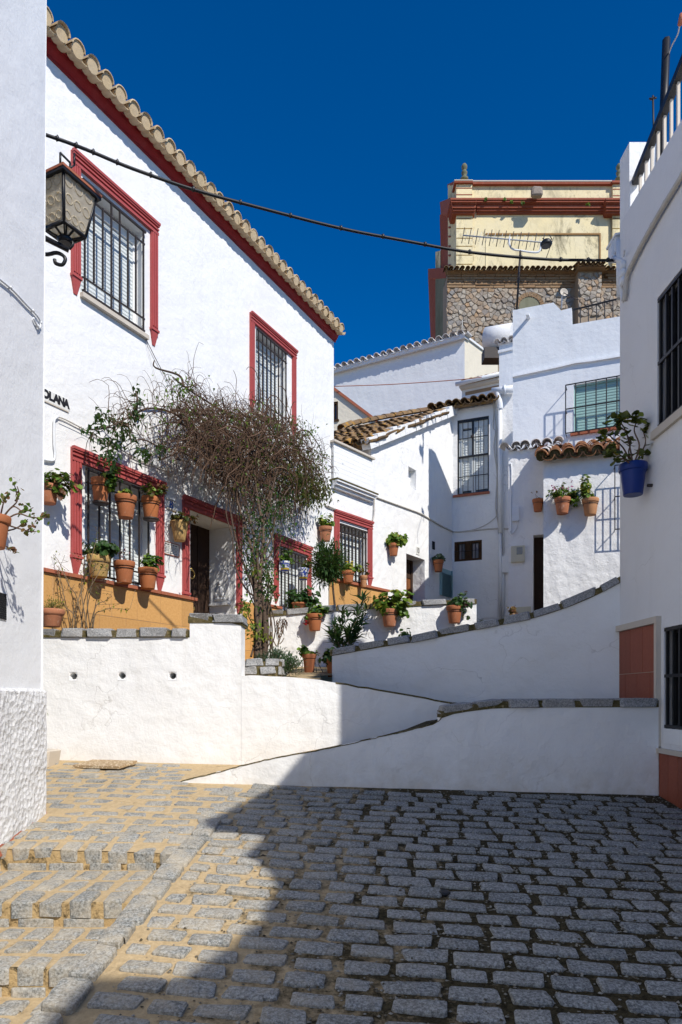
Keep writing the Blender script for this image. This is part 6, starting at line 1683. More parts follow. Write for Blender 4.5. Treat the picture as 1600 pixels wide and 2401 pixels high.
# ------------------------------------------------------------------ bougainvillea against the tall house
bv = thing('bougainvillea', 'big half-bare bougainvillea with a dense tangle of brown twigs over the doorway', 'vine', T(P(603, 1535, 7.5)), None)
def V(px_, py_, n=.55): return FH.at(px_, py_, n)
def VP(px_, py_, k):
    """a point between the planter (k=0) and the facade side (k=1)"""
    a = P(px_, py_, 7.3); b = FH.at(px_, py_, .5); return a.lerp(b, k)
mt = MB()
trunk = [([(602, 1545, .0), (604, 1470, .1), (600, 1400, .2), (598, 1330, .35), (585, 1270, .5), (570, 1220, .62), (556, 1170, .75), (545, 1120, .85)], .034, .016),
         ([(612, 1545, .0), (612, 1480, .1), (609, 1400, .2), (612, 1330, .35), (618, 1250, .5), (606, 1180, .65), (596, 1100, .8), (590, 1040, .9)], .040, .016),
         ([(620, 1545, .0), (622, 1470, .08), (618, 1410, .2), (606, 1340, .3), (606, 1270, .45), (630, 1190, .6), (645, 1120, .75), (665, 1060, .85)], .034, .014),
         ([(606, 1545, .02), (598, 1480, .12), (606, 1420, .2), (592, 1370, .3), (575, 1330, .4), (560, 1290, .5), (548, 1240, .6), (540, 1190, .7), (536, 1130, .85)], .026, .012),
         ([(615, 1545, .02), (606, 1500, .05), (612, 1440, .15), (596, 1390, .28), (590, 1320, .4), (596, 1260, .5), (580, 1200, .6), (566, 1140, .7), (570, 1080, .8)], .024, .011),
         ([(624, 1545, .02), (628, 1480, .1), (626, 1420, .2), (630, 1360, .3), (622, 1300, .4), (640, 1250, .5), (650, 1190, .6), (690, 1130, .75), (720, 1110, .85)], .020, .010),
         ([(600, 1400, .2), (580, 1385, .28), (560, 1350, .35), (548, 1310, .45), (545, 1260, .55), (530, 1200, .65), (540, 1150, .75)], .014, .009),
         ([(608, 1330, .33), (640, 1290, .42), (632, 1240, .5), (615, 1200, .6), (640, 1140, .7), (655, 1090, .8)], .014, .009),
         ([(628, 1440, .12), (640, 1380, .2), (628, 1340, .3), (620, 1300, .4), (630, 1260, .5)], .009, .007)]
for k in range(16):                                                  # thinner strands twisted round the trunk
    x0 = 612 + rnd.uniform(-18, 20); pts = []
    for q in range(7):
        f = q / 6; pts.append((x0 + rnd.uniform(-15, 15) + (rnd.uniform(-62, 50) * f), 1540 - f * rnd.uniform(300, 390), f * .75))
    trunk.append((pts, rnd.uniform(.006, .011), rnd.uniform(.003, .007)))
for pts, r0, r1 in trunk: mt.tube(spline([VP(*q) for q in pts], 5), lambda t_, a=r0 * .86, b=r1 * .72: lerp(a, b, t_ ** .7) * rnd.uniform(.88, 1.12), 8)
limbs = [[(545, 1120), (510, 1060), (460, 1010), (420, 975), (370, 958), (330, 962), (290, 985), (240, 1005), (205, 1008)],
         [(590, 1040), (560, 990), (500, 950), (460, 925), (430, 905), (405, 885)],
         [(566, 1140), (540, 1080), (500, 1010), (450, 960), (420, 935)],
         [(560, 1160), (510, 1120), (470, 1090), (430, 1060), (380, 1050), (330, 1030), (290, 1050)],
         [(665, 1060), (690, 1020), (720, 1010), (745, 1040), (760, 1075)],
         [(596, 1100), (620, 1040), (600, 990), (560, 972), (500, 962), (420, 958)],
         [(645, 1120), (690, 1080), (730, 1080), (755, 1110)], [(690, 1130), (720, 1120), (745, 1150), (752, 1170)],
         [(570, 1080), (530, 1050), (470, 1040), (420, 1060), (370, 1080)], [(655, 1090), (650, 1030), (620, 990), (590, 975)],
         [(536, 1130), (500, 1090), (480, 1040), (440, 1000), (400, 990), (350, 1005)], [(430, 905), (420, 880), (365, 862), (362, 845)], [(400, 960), (440, 965), (500, 975), (560, 975)], [(320, 962), (322, 935), (318, 918)]]
lm = []
for pts in limbs:
    pth = spline([V(x, y, .45 + rnd.uniform(-.12, .15)) for x, y in pts], 6); lm.append(pth); mt.tube(pth, lambda t_: .0165 - .0105 * t_, 6)
mt.build('trunk', M['bark'], bv)
tw = MB(); ends = []
def twig(p, d, n, st, droop, r0, curl=.36, flat=.45):
    pts = [p.copy()]
    for k in range(n):
        d = (d + rvec(curl) * .6 + Vector((0, 0, -droop * k / n))); d = d - FH.n * (d.dot(FH.n)) * flat; d.normalize()
        p = p + d * st; off = (p - FH.o).dot(FH.n)
        if off < .05: p = p + FH.n * (.05 - off)
        if off > 1.15: p = p - FH.n * (off - 1.15)
        pts.append(p)
    tw.tube(pts, lambda t_: r0 * (1 - .65 * t_), 4, False); ends.append((pts[-1], d)); return pts
for k in range(1700):                                                # dense tangle above the door, thinning outwards
    a = rnd.random() * 2 * math.pi; q = rnd.random() ** .62 * rnd.choice([.75, 1, 1, 1.12])
    x, y = 606 + 150 * q * math.cos(a), 1058 + 92 * q * math.sin(a)
    if x < 545 and y > 1110: continue
    if x > 640: y += (x - 640) * .38
    if x < 560: y -= (560 - x) * .32
    p = V(x, y, rnd.uniform(.12, .95)); d = Vector((math.cos(a) * .7 + rnd.uniform(-.5, .5), 0, -.15 - math.sin(a) * .4)) + rvec(.7)
    twig(p, d, rnd.randint(5, 10), rnd.uniform(.034, .062), .32, rnd.uniform(.0036, .0066), .34)
for k in range(900):                                                 # looser sprays to the left
    pth = lm[rnd.choice([0, 1, 2, 3, 5, 8, 10, 12])]; p = pth[int(len(pth) * rnd.uniform(.1, .8))]
    if p.z > 5: continue
    twig(p + rvec(.05), Vector((rnd.uniform(-1, .5), rnd.uniform(-.3, .3), rnd.uniform(-.5, .9))), rnd.randint(5, 10), rnd.uniform(.04, .065), .7, rnd.uniform(.0034, .0055))
for k in range(240):                                                 # hanging strands on the right and over the trunk
    x = rnd.choice([rnd.uniform(640, 725), rnd.uniform(545, 640)]); p = V(x, rnd.uniform(1130, 1200), rnd.uniform(.2, .8))
    twig(p, Vector((rnd.uniform(-.3, .5), 0, -1)), rnd.randint(5, 9), rnd.uniform(.04, .06), .25, .0042, .22)
for k in range(60):
    p = V(rnd.uniform(680, 760), rnd.uniform(1020, 1120), rnd.uniform(.3, .7)); twig(p, Vector((rnd.uniform(.2, 1), .3, rnd.uniform(-.3, .5))), 7, .055, .6, .0028)
for k in range(40):
    p = V(rnd.uniform(400, 700), rnd.uniform(960, 1000), rnd.uniform(.3, .6)); twig(p, Vector((rnd.uniform(-.5, .5), 0, 1)), rnd.randint(3, 6), .05, .5, .0028)
for k in range(170):                                                 # older, thicker canes through the mass
    a = rnd.random() * 2 * math.pi; q = rnd.random() ** .7; p = V(606 + 130 * q * math.cos(a), 1058 + 85 * q * math.sin(a), rnd.uniform(.2, 1.0))
    twig(p, Vector((rnd.uniform(-1, 1), 0, rnd.uniform(-.6, .6))), rnd.randint(8, 13), rnd.uniform(.05, .075), .45, rnd.uniform(.007, .012), .30)
tw.build('twigs', M['twig'], bv)
def scatter(mat, spots, kind='long', L=.055, Wd=.45):
    mb = MB()
    for (x, y, sx, sy, n, o0, o1) in spots:
        for k in range(n):
            p = V(rnd.gauss(x, sx), rnd.gauss(y, sy), rnd.uniform(o0, o1)); leaf_long(mb, p, rvec() + Vector((0, -.2, -.5)), L * rnd.uniform(.6, 1.2), L * Wd, .2)
    mb.build('foliage', M[mat], bv)
scatter('leaf_dark', [(245, 980, 14, 10, 45, .35, .6), (275, 1000, 20, 12, 45, .35, .6), (318, 968, 10, 14, 45, .35, .6), (320, 930, 4, 12, 16, .4, .5), (265, 1050, 16, 14, 60, .35, .6), (215, 1010, 8, 6, 20, .4, .5), (300, 1010, 10, 20, 40, .4, .6), (340, 1066, 12, 9, 50, .35, .6), (378, 1052, 8, 6, 16, .4, .6), (255, 1075, 10, 8, 30, .4, .6)], L=.075, Wd=.55)
scatter('leaf_olive', [(720, 1140, 26, 20, 330, .25, .85), (735, 1165, 18, 12, 180, .3, .8), (690, 1115, 22, 20, 200, .3, .9), (640, 1080, 55, 45, 260, .3, 1.05), (700, 1060, 25, 20, 110, .3, .8), (745, 1150, 14, 16, 160, .3, .7), (715, 1125, 24, 24, 240, .5, 1.0)], L=.07, Wd=.55)
scatter('leaf', [(725, 1012, 14, 8, 40, .4, .6), (750, 1075, 14, 14, 46, .4, .6), (690, 985, 10, 6, 20, .4, .6), (420, 912, 22, 16, 90, .35, .6), (560, 985, 50, 14, 120, .3, .7), (450, 990, 60, 35, 150, .3, .7), (600, 1040, 60, 40, 130, .4, 1.0), (640, 1000, 40, 12, 60, .3, .8), (690, 1250, 16, 30, 40, .2, .5), (665, 1190, 20, 20, 40, .3, .7)], L=.055, Wd=.55)
def scatter_k(mat, spots, L, Wd):
    mb = MB()
    for (x, y, sx, sy, k0, n) in spots:
        for k in range(n):
            leaf_long(mb, VP(rnd.gauss(x, sx), rnd.gauss(y, sy), max(0, k0 + rnd.uniform(-.12, .12))) - Vector((0, .05, 0)), rvec() + Vector((0, -.3, -.4)), L * rnd.uniform(.6, 1.2), L * Wd, .2)
    mb.build('foliage', M[mat], bv)
scatter_k('leaf_dark', [(605, 1240, 24, 45, .5, 170), (590, 1320, 14, 40, .35, 80), (632, 1350, 10, 30, .25, 70), (650, 1230, 18, 30, .55, 100), (625, 1400, 10, 30, .2, 60), (655, 1180, 25, 25, .6, 90)], .06, .6)
scatter_k('leaf', [(575, 1430, 7, 14, .15, 40), (590, 1470, 10, 12, .08, 30), (610, 1310, 12, 40, .35, 36), (635, 1375, 8, 20, .2, 26)], .055, .65)
scatter_k('leaf_yellow', [(572, 1445, 7, 12, .12, 34), (598, 1485, 10, 9, .06, 30), (622, 1490, 8, 9, .04, 24), (605, 1345, 4, 16, .3, 10)], .055, .7)

# ------------------------------------------------------------------ other plants
def plant(name, label, cat, base, group=None): return thing(name, label, cat, T(base), group)
b = P(640, 1570, 7.3); s1 = plant('grey_green_shrub', 'low grey-green shrub spilling from the stone planter onto the landing', 'shrub', b)
bush(s1, P(640, 1560, 7.2), P(645, 1545, 7.15), (.20, .16, .10), 60, 16, 'long', 'leaf_grey', .05, .22, stem='twig_pale', up=.9)
bush(s1, P(668, 1570, 7.05), P(680, 1558, 6.95), (.13, .12, .11), 40, 16, 'long', 'leaf_grey', .05, .22, stem='twig_pale', up=.9, lmat2='leaf_oleander', frac2=.4)
b = P(810, 1530, 8.4); s2 = plant('oleander', 'tall oleander bush with long narrow leaves behind the shaded ramp wall', 'shrub', b)
ml, ms = MB(), MB()
for (tx, ty, n) in ((856, 1400, 26), (840, 1425, 24), (820, 1440, 22), (800, 1455, 22), (782, 1465, 18), (775, 1490, 16), (790, 1500, 16), (815, 1480, 20), (835, 1470, 20), (850, 1455, 18), (826, 1500, 14), (770, 1475, 12), (845, 1490, 16), (805, 1430, 12), (862, 1420, 12)):
    e = P(tx, ty, 8.4 + rnd.uniform(-.25, .25)); pth = stem_path(P(806 + rnd.uniform(-16, 16), 1540, 8.4), e, 0, 8); ms.tube(pth, lambda t_: .007 - .004 * t_, 5)
    for j in range(int(n * 1.35)):
        t_ = rnd.uniform(.4, 1); p = pth[int(t_ * (len(pth) - 1))]; dv = (e - pth[0]).normalized() * .5 + Vector((rnd.gauss(0, .6), rnd.gauss(0, .6), rnd.uniform(-.1, .7))); leaf_long(ml, p, dv, rnd.uniform(.13, .22), .032, rnd.uniform(.05, .3))
ms.build('stem', M['twig_pale'], s2); ml.build('foliage', M['leaf_oleander'], s2)
b = P(782, 1425, 10.7); s3 = plant('ball_tree', 'small round-headed oleander tree on a thin stem before the narrow house', 'tree', b)
mb = MB(); mb.tube(spline([P(786, 1425, 10.7), P(782, 1390, 10.7), P(780, 1365, 10.7), P(777, 1340, 10.7)], 4), lambda t_: .019 - .006 * t_, 7); mb.build('trunk', M['bark'], s3)
bush(s3, P(777, 1345, 10.7), P(766, 1308, 10.65), (.28, .28, .31), 110, 18, 'long', 'leaf_oleander', .10, .24, sr=.004, spread=.7, name='crown', lmat2='leaf_dark', frac2=.4)
bush(s3, P(774, 1345, 10.7), P(752, 1352, 10.6), (.14, .12, .10), 22, 14, 'long', 'leaf_dark', .10, .22, name='crown')
b = P(170, 1470, 6.75); s4 = plant('bare_shrub', 'nearly bare rose-like shrub with thin brown stems in the left terrace bed', 'shrub', b)
ml, ms = MB(), MB(); m2 = MB()
for (bx, pts, nl) in ((165, [(155, 1420), (140, 1350), (138, 1330)], 8), (170, [(172, 1420), (165, 1380), (150, 1340)], 8), (175, [(180, 1420), (196, 1370), (205, 1330), (215, 1300)], 22), (190, [(196, 1420), (208, 1370), (210, 1330), (222, 1280), (228, 1262)], 22), (200, [(206, 1420), (214, 1380), (220, 1340), (224, 1320)], 20), (215, [(222, 1430), (228, 1400), (235, 1372)], 10), (218, [(224, 1440), (240, 1432), (262, 1426), (300, 1430)], 18), (195, [(180, 1400), (160, 1370), (140, 1320), (122, 1296)], 8), (205, [(190, 1380), (200, 1340), (186, 1310)], 10), (210, [(226, 1420), (245, 1410), (262, 1398)], 8), (180, [(172, 1440), (150, 1420), (146, 1400)], 6), (212, [(205, 1400), (228, 1350), (240, 1330), (252, 1335)], 14)):
    dd = 6.8 + rnd.uniform(-.1, .25); pth = spline([P(bx, 1474, dd)] + [P(x, y, dd + rnd.uniform(-.08, .08)) for x, y in pts], 5); ms.tube(pth, lambda t_: .0062 - .004 * t_, 5)
    for q in range(3):
        p = pth[rnd.randrange(len(pth) // 2, len(pth))]; ms.tube([p, p + rvec(.05) + Vector((0, 0, .03)), p + rvec(.08) + Vector((0, 0, .06))], .002, 4, False)
    for j in range(nl): leaf_long(ml if rnd.random() < .5 else m2, pth[rnd.randrange(len(pth) // 2, len(pth))] + rvec(.022), rvec() + Vector((0, -.2, 0)), rnd.uniform(.025, .045), .016, .2)
ms.build('stem', M['twig_pale'], s4); ml.build('foliage', M['leaf_yellow'], s4); m2.build('foliage', M['leaf_olive'], s4)
s5 = plant('dead_branch', 'dry forked branch with curled leaves leaning against the terrace wall', 'branch', P(645, 1515, 7.6))
mb = MB()
for pts in ([(648, 1516), (640, 1500), (637, 1512)], [(652, 1516), (658, 1495), (664, 1478), (668, 1458)], [(652, 1512), (655, 1490), (652, 1478), (654, 1462)], [(637, 1520), (636, 1500), (636, 1482)], [(650, 1516), (643, 1506), (638, 1500)], [(656, 1510), (662, 1504), (666, 1496)]): mb.tube(spline([P(x, y, 7.55) for x, y in pts], 4), .0055, 5)
mb.build('stem', M['twig_pale'], s5); mb = MB()
for (x, y, n) in ((668, 1455, 20), (660, 1470, 18), (652, 1480, 14), (655, 1455, 10)):
    for k in range(n): leaf_long(mb, P(x + rnd.gauss(0, 4), y + rnd.gauss(0, 5), 7.55), Vector((rnd.gauss(-.4, .5), rnd.gauss(0, .4), -1)), .07, .016, .1)
mb.build('foliage', M['twig'], s5)
s6 = plant('wall_sprig', 'little green geranium sprig growing on the curved coping', 'plant', P(950, 1500, 7.5)); bush(s6, P(953, 1500, 7.6), P(950, 1484, 7.6), (.06, .05, .035), 10, 5, 'round', 'leaf', .02)
s7 = plant('coping_weed', 'tuft of moss and weed on the curved coping below the white hatch', 'plant', P(1128, 1455, 7.0)); bush(s7, P(1130, 1462, 7.05), P(1129, 1458, 7.05), (.04, .03, .02), 12, 5, 'long', 'leaf_olive', .02)
s8 = plant('potted_plant', 'tiny dried plant in a small pot at the foot of the meter box wall', 'flower pot', P(1203, 1448, 10.6)); put('pot', pot_mesh('std', 'ochre_pot', .06, .08), s8, T(P(1205, 1452, 10.6))); bush(s8, P(1205, 1442, 10.6), P(1204, 1431, 10.6), (.05, .05, .045), 10, 8, 'round', 'leaf_red', .022)
s9 = plant('ground_weed', 'small green weeds sprouting beside the near left house base', 'plant', P(104, 1670, 6.2)); bush(s9, P(97, 1672, 5.9), P(103, 1663, 5.9), (.03, .02, .02), 6, 4, 'long', 'leaf', .03)
# ------------------------------------------------------------------ lantern, cables, signs
la = thing('wall_lantern', 'black wrought-iron street lantern with bottle-glass panes at the house corner', 'lantern', P(150, 470, 5.15))
dl0 = 5.15; s_ = dl0 / 1600
LC = Vector((-2.10, 5.19, 3.69)); Wl = T(LC) @ Matrix.Rotation(R(64), 4, 'Z')
zt_, zb_ = .165, -.165; at_, ab_ = .160, .10
tg = NT('bottle_glass'); v = tg.n('TexVoronoi'); v.inputs['Scale'].default_value = 17; v.inputs['Randomness'].default_value = .15; tg.l(tg.obj(), v.inputs[0])
ring = tg.ramp(tg.noise(40, 4), .4, .7)
tg.bump(ring, .3, .004); gm = tg.done(tg.mix(ring, (.80, .72, .58), (.66, .58, .45)), .2, .5)
trl = tg.n('BsdfTranslucent'); trl.inputs[0].default_value = (.85, .78, .62, 1); mxs = tg.n('MixShader'); mxs.inputs[0].default_value = .55; tg.l(tg.b.outputs[0], mxs.inputs[1]); tg.l(trl.outputs[0], mxs.inputs[2]); tg.l(mxs.outputs[0], tg.o.inputs[0])
mid = lambda a: a
cor = [(1, 1), (-1, 1), (-1, -1), (1, -1)]
for i in range(4):
    (x0, y0), (x1, y1) = cor[i], cor[(i + 1) % 4]
    mb = MB(); mb.quad((x0 * ab_, y0 * ab_, zb_), (x1 * ab_, y1 * ab_, zb_), (x1 * at_, y1 * at_, zt_), (x0 * at_, y0 * at_, zt_)); pn = mb.build('pane', gm, la, Wl)
    bl_, br_, tr_, tl_ = [Vector(v) for v in mb.v]; nrm_ = (br_ - bl_).cross(tl_ - bl_).normalized(); mr_ = MB()
    for jj in range(3):
        for ii in range(3):
            fu, fv = (ii + .5 + .12 * (jj % 2)) / 3.2, (jj + .5) / 3.0; c_ = bl_.lerp(br_, fu).lerp(tl_.lerp(tr_, fu), fv); ux = (br_ - bl_).normalized(); vy = (tl_ - bl_).normalized(); rr_2 = .027 + .010 * fv
            mr_.tube([c_ + nrm_ * .002 + ux * math.cos(t_) * rr_2 + vy * math.sin(t_) * rr_2 for t_ in [2 * math.pi * q / 12 for q in range(13)]], .0042, 4, False)
    mr_.build('glass_rings', gm, pn, Wl)
mb = MB()
for (x, y) in cor: mb.tube([(x * ab_, y * ab_, zb_ - .01), (x * at_, y * at_, zt_ + .01)], .012, 4)
for i in range(4):
    (x0, y0), (x1, y1) = cor[i], cor[(i + 1) % 4]
    mb.tube([(x0 * ab_, y0 * ab_, zb_), (x1 * ab_, y1 * ab_, zb_)], .015, 4)
    mb.tube([(x0 * ab_, y0 * ab_, zb_), (x0 * .03, y0 * .03, zb_ - .04)], .008, 4)
    mb.tube([(0, 0, zb_ - .05), ((x0 + x1) / 2 * ab_, (y0 + y1) / 2 * ab_, zb_)], .008, 4)
mb.lathe([(.045, 0), (.06, .03), (.03, .06)], 12, T(0, 0, zb_ - .08)); mb.build('frame', M['iron_black'], la, Wl)
mb = MB(); e = at_ + .028; mb.box(-e, e, -e, e, zt_, zt_ + .018); mb.build('roof_rim', M['brick_cap'], la, Wl)
mb = MB(); mb.box(-e + .004, e - .004, -e + .004, e - .004, zt_ - .022, zt_ - .001)
for i in range(4):
    (x0, y0), (x1, y1) = cor[i], cor[(i + 1) % 4]; mb.quad((x0 * e, y0 * e, zt_ + .019), (x1 * e, y1 * e, zt_ + .019), (x1 * .07, y1 * .07, zt_ + .10), (x0 * .07, y0 * .07, zt_ + .10))
mb.lathe([(.06, .09), (.085, .10), (.09, .115), (.06, .14), (.03, .16)], 14, T(0, 0, zt_)); mb.build('roof', M['iron_black'], la, Wl)
mb = MB(); q = .045; z0 = zt_ + .17
for (a, b) in (((-q, 0, z0), (q, 0, z0)), ((q, 0, z0), (q * 1.1, 0, z0 + .07)), ((q * 1.1, 0, z0 + .07), (-q, 0, z0 + .08)), ((-q, 0, z0 + .08), (-q, 0, z0)), ((q * 1.1, 0, z0 + .03), (.09, 0, z0 + .08)), ((.09, 0, z0 + .08), (.09, 0, z0 + .17))): mb.tube([a, b], .008, 4)
mb.build('hook', M['iron_black'], la, Wl)
mb = MB(); mb.tube([LC + Vector((-.50, -.30, zb_ - .0)), LC + Vector((.03, .0, zb_ - .13))], .020, 4); mb.tube(spline([LC + Vector((-.5, -.3, zb_ - .05)), LC + Vector((-.22, 0, zb_ - .14)), LC + Vector((-.06, 0, zb_ - .15)), LC + Vector((.0, 0, zb_ - .19)), LC + Vector((-.02, 0, zb_ - .24)), LC + Vector((-.07, 0, zb_ - .23)), LC + Vector((-.08, 0, zb_ - .20))], 5), .014, 6)
mb.tube(spline([LC + Vector((.03, 0, zb_ - .12)), LC + Vector((.06, 0, zb_ - .08)), LC + Vector((.03, 0, zb_ - .04))], 4), .012, 5); mb.build('scroll_bracket', M['iron_black'], la)
# overhead cable
def cable(name, label, pts, r, mat, n=6, sides=6, clips=None, cat='cable', group=None):
    mb = MB(); pth = spline(pts, n); mb.tube(pth, r, sides); o = mb.build(name, M[mat], None); tag(o, label, cat, group)
    if clips:
        for k in range(clips, len(pth) - 1, clips):
            mc = MB(); mc.tube([pth[k] - Vector((.012, 0, .0)), pth[k] + Vector((.012, 0, .004))], r * (1.5 if mat == 'cable_black' else 1.22), 6); mc.tube([pth[k], pth[k] + Vector((0, 0, r * (2.2 if mat == 'cable_black' else 1.4)))], r * .4, 4)
            mc.build('cable_clip', M['iron_black'] if mat == 'cable_black' else M[mat], o)
    return o
oc = [(88, 309, 4.9), (160, 334, 5.0), (219, 357, 5.05), (311, 395, 5.2), (454, 444, 5.4), (622, 490, 5.65), (800, 535, 5.9), (947, 563.5, 6.1), (1102, 591, 6.25), (1274, 607, 6.4), (1380, 609.5, 6.45), (1440, 610, 6.5)]
cable('overhead_cable', 'thick black overhead cable sagging across the lane from the left house to the right', [P(*q) for q in oc], .0125, 'cable_black', 6, 7, 4)
# cables along facades
def on(F, pts, off=.02): return [F.at(x, y, off) for x, y in pts]
cable('wall_cable', 'pale conduit running along the tall house front above the big window', on(FH, [(133, 978), (150, 982), (200, 1008), (260, 1040), (330, 1080), (390, 1100)]), .0085, 'cable', 5, 6, 9)
cable('wall_cable', 'second thin wire just under the conduit on the tall house front', on(FH, [(140, 984), (200, 1013), (300, 1070), (392, 1105), (440, 1120)], .03), .004, 'cable', 5)
cable('conduit_pipe', 'white bent pipe dropping beside the street name on the tall house', on(FH, [(88, 1074), (115, 1080), (127, 1078), (129, 1060), (127, 1040), (127, 1000), (128, 984), (136, 977)], .025), .013, 'pipe', 4, 7)
cable('hanging_wire', 'thin dark wire trailing from the upper left window sill down to the bougainvillea', on(FH, [(336, 780), (345, 800), (370, 850), (395, 895), (410, 918)]), .0045, 'iron')
cable('hanging_wire', 'very thin pale wire hanging below the upper left window sill', on(FH, [(338, 782), (350, 830), (362, 875), (372, 905)]), .002, 'cable')
cable('wall_cable', 'grey cable bundle running along house number 10 into its inner corner', on(FL, [(884, 1166), (905, 1174), (960, 1194), (990, 1206), (1030, 1230), (1061, 1246)]), .018, 'cable', 4, 6, 6)
cable('wall_cable', 'grey cable bundle along the narrow house above its red window', on(FW, [(762, 1185), (775, 1189), (800, 1200), (840, 1216), (872, 1222)], .03), .018, 'cable', 4, 6, 6)
cable('wall_cable', 'short grey pipe dropping from the narrow house cornice to the cable bundle', on(FW, [(878, 1165), (878, 1190), (877, 1210), (874, 1221)], .03), .014, 'cable', 4)
cable('wall_cable', 'thin cable along the front of number 10 above the brown wooden window', on(FK, [(1062, 1247), (1080, 1247), (1110, 1244), (1150, 1240), (1172, 1239), (1195, 1240)]), .015, 'cable', 4)
cable('hanging_wire', 'slack thin wire curving under the tall barred window of number 10', on(FK, [(1062, 1248), (1110, 1242), (1140, 1230), (1163, 1212), (1165, 1195)]), .008, 'cable', 5)
mb = MB()
w0 = [(1152, 925), (1156, 960), (1159, 1000), (1161, 1012), (1160, 1050), (1163, 1110), (1163, 1190), (1166, 1225), (1170, 1240)]
for k in range(2): mb.tube(spline([FK.at(x + rnd.uniform(-3, 3) + k * 3, y, .025) for x, y in w0], 4), .011, 5)
tag(mb.build('wall_wires', M['cable']), 'loose twisted wires hanging down beside the tall barred window', 'wires')
dp = thing('downpipe', 'white downpipe with gutter elbow running down the front of number 10', 'downpipe', FK.at(1174, 1430))
ga, gb = FK.at(1154, 918, .12), FK.at(1207, 911, .12)
mb = MB(); mb.tube([ga, gb], .085, 12); mb.build('gutter', M['pipe'], dp)
mb = MB(); mb.tube([FK.at(1182, 914, .12), FK.at(1187, 913, .12)], .105, 12); mb.build('gutter_joint', M['pipe'], dp)
mb = MB(); mb.tube(spline([FK.at(1166, 918, .12), FK.at(1168, 930, .12), FK.at(1172, 945, .10), FK.at(1173, 960, .08)], 4), .07, 10); mb.tube([FK.at(1173, 955, .08), FK.at(1174, 1250, .07)], .050, 10); mb.tube([FK.at(1168.5, 1000, .03), FK.at(1170, 1250, .03), FK.at(1170.5, 1450, .03)], .012, 6); mb.tube([FK.at(1178, 1040, .03), FK.at(1181, 1300, .03)], .018, 6); mb.tube([FK.at(1174, 1235, .07), FK.at(1174.5, 1455, .05)], .035, 8); mb.tube([FK.at(1180, 1345, .03), FK.at(1180, 1455, .03)], .03, 8); mb.build('pipe', M['pipe'], dp)
a, z1 = K_(1178.5, 1306); b, z0 = K_(1196, 1343); mb = MB(); mb.box(a, b, -.08, 0, z0, z1); mb.box(a + .02, b, -.088, -.079, z0 + .03, z1 - .03); mb.box(a + .10, a + .16, -.094, -.087, z1 - .12, z1 - .09); tag(mb.build('meter_cabinet', M['pipe'], None, FK.M), 'white cabinet beside the downpipe at the annex corner', 'cabinet')
# teal louvred gas grille and numbers on number 10
u0, zt1 = L_(1031, 1331); u1 = FL.u(1057); zb1 = L_(1031, 1395)[1]; zt2 = L_(1057, 1340)[1]
lg = thing('louvre_panel', 'teal louvred panel fixed low on the wall in the corner of number 10', 'grille', FL.w((u0 + u1) / 2, .02, zb1))
mb = MB(); h_ = zt1 - zb1
mb.box(u0, u0 + .03, -.06, 0, zb1, zt1); mb.box(u1 - .03, u1, -.06, 0, zb1, zt1); mb.box(u0 + .03, u1 - .03, -.006, -.001, zb1, zt1); mb.build('frame', M['teal'], lg, FL.M)
for i in range(16):
    z = lerp(zb1 + .02, zt1 - .12, i / 15); mb = MB(); mb.quad((u0 + .03, -.055, z), (u1 - .03, -.055, z), (u1 - .03, -.012, z + .03), (u0 + .03, -.012, z + .03)); mb.quad((u0 + .03, -.058, z - .003), (u1 - .03, -.058, z - .003), (u1 - .03, -.055, z), (u0 + .03, -.055, z)); mb.build('slat', M['teal'], lg, FL.M)
mb = MB(); mb.box(u0 + .02, u1 - .02, -.03, -.01, zt1 - .10, zt1); mb.build('top_plate', M['teal'], lg, FL.M)
def text(name, body, mat, W, size, parent=None, ext=.002, align='CENTER', xs=1.0, off=0.0):
    cu = bpy.data.curves.new(name, 'FONT'); cu.body = body; cu.size = size; cu.extrude = ext; cu.align_x = align; cu.align_y = 'CENTER'; cu.offset = off
    cu.resolution_u = 4; tmp = bpy.data.objects.new('lettering', cu); COL.objects.link(tmp)
    bpy.context.view_layer.update(); me = bpy.data.meshes.new_from_object(tmp.evaluated_get(bpy.context.evaluated_depsgraph_get()))
    bpy.data.objects.remove(tmp); bpy.data.curves.remove(cu); me.materials.clear(); me.materials.append(M[mat])
    return put(name, me, parent, W @ Matrix.Rotation(R(90), 4, 'X') @ S(xs, 1, 1))
M['ink'] = plain('black_lettering', (.02, .018, .018), .5); M['ink_blue'] = plain('blue_lettering', (.02, .09, .36), .3)
M['glaze'] = plain('white_glazed_tile', (.74, .73, .68), .22, .5)
sg = thing('street_sign', 'white tile street name sign reading SOLANA in black capitals', 'sign', FH.at(125, 945))
sa, sz1 = H(84, 908); sb_, sz0 = H(160, 965)
sz1 = H(160, 943)[1] + .02; z0 = sz0; z1 = sz1 + .0
ul = H(160, 950)[0]; tw_ = (ul - H(92, 930)[0]) / 5.55
for i, chh in enumerate('ANALOS'):
    b = ul - i * tw_; a = b - tw_
    mb = MB(); mb.box(a + .0015, b - .0015, -.012, .0, z0, z1); mb.build('letter_tile', M['glaze'], sg, FH.M)
    text('letter', chh, 'ink', FH.M @ T((a + b) / 2, -.0125, (z0 + z1) / 2 + .005), (z1 - z0) * .98, sg, .001, xs=.86, off=.008)
mb = MB(); mb.box(ul - 6 * tw_, ul, -.013, .0, z0 - .012, z0 - .001); mb.build('sign_edge', M['trim'], sg, FH.M)
n8 = thing('number_sign', 'small white tile with a blue house number 8 beside the door', 'sign', FH.at(401, 1184))
a, zz1 = H(391, 1172); b, zz0 = H(409, 1196); mb = MB(); mb.box(a, b, -.012, 0, zz0, zz1); mb.build('tile', M['glaze'], n8, FH.M); text('digit', '8', 'ink_blue', FH.M @ T((a + b) / 2, -.0125, (zz0 + zz1) / 2), .16, n8, .001, xs=.9, off=.003)
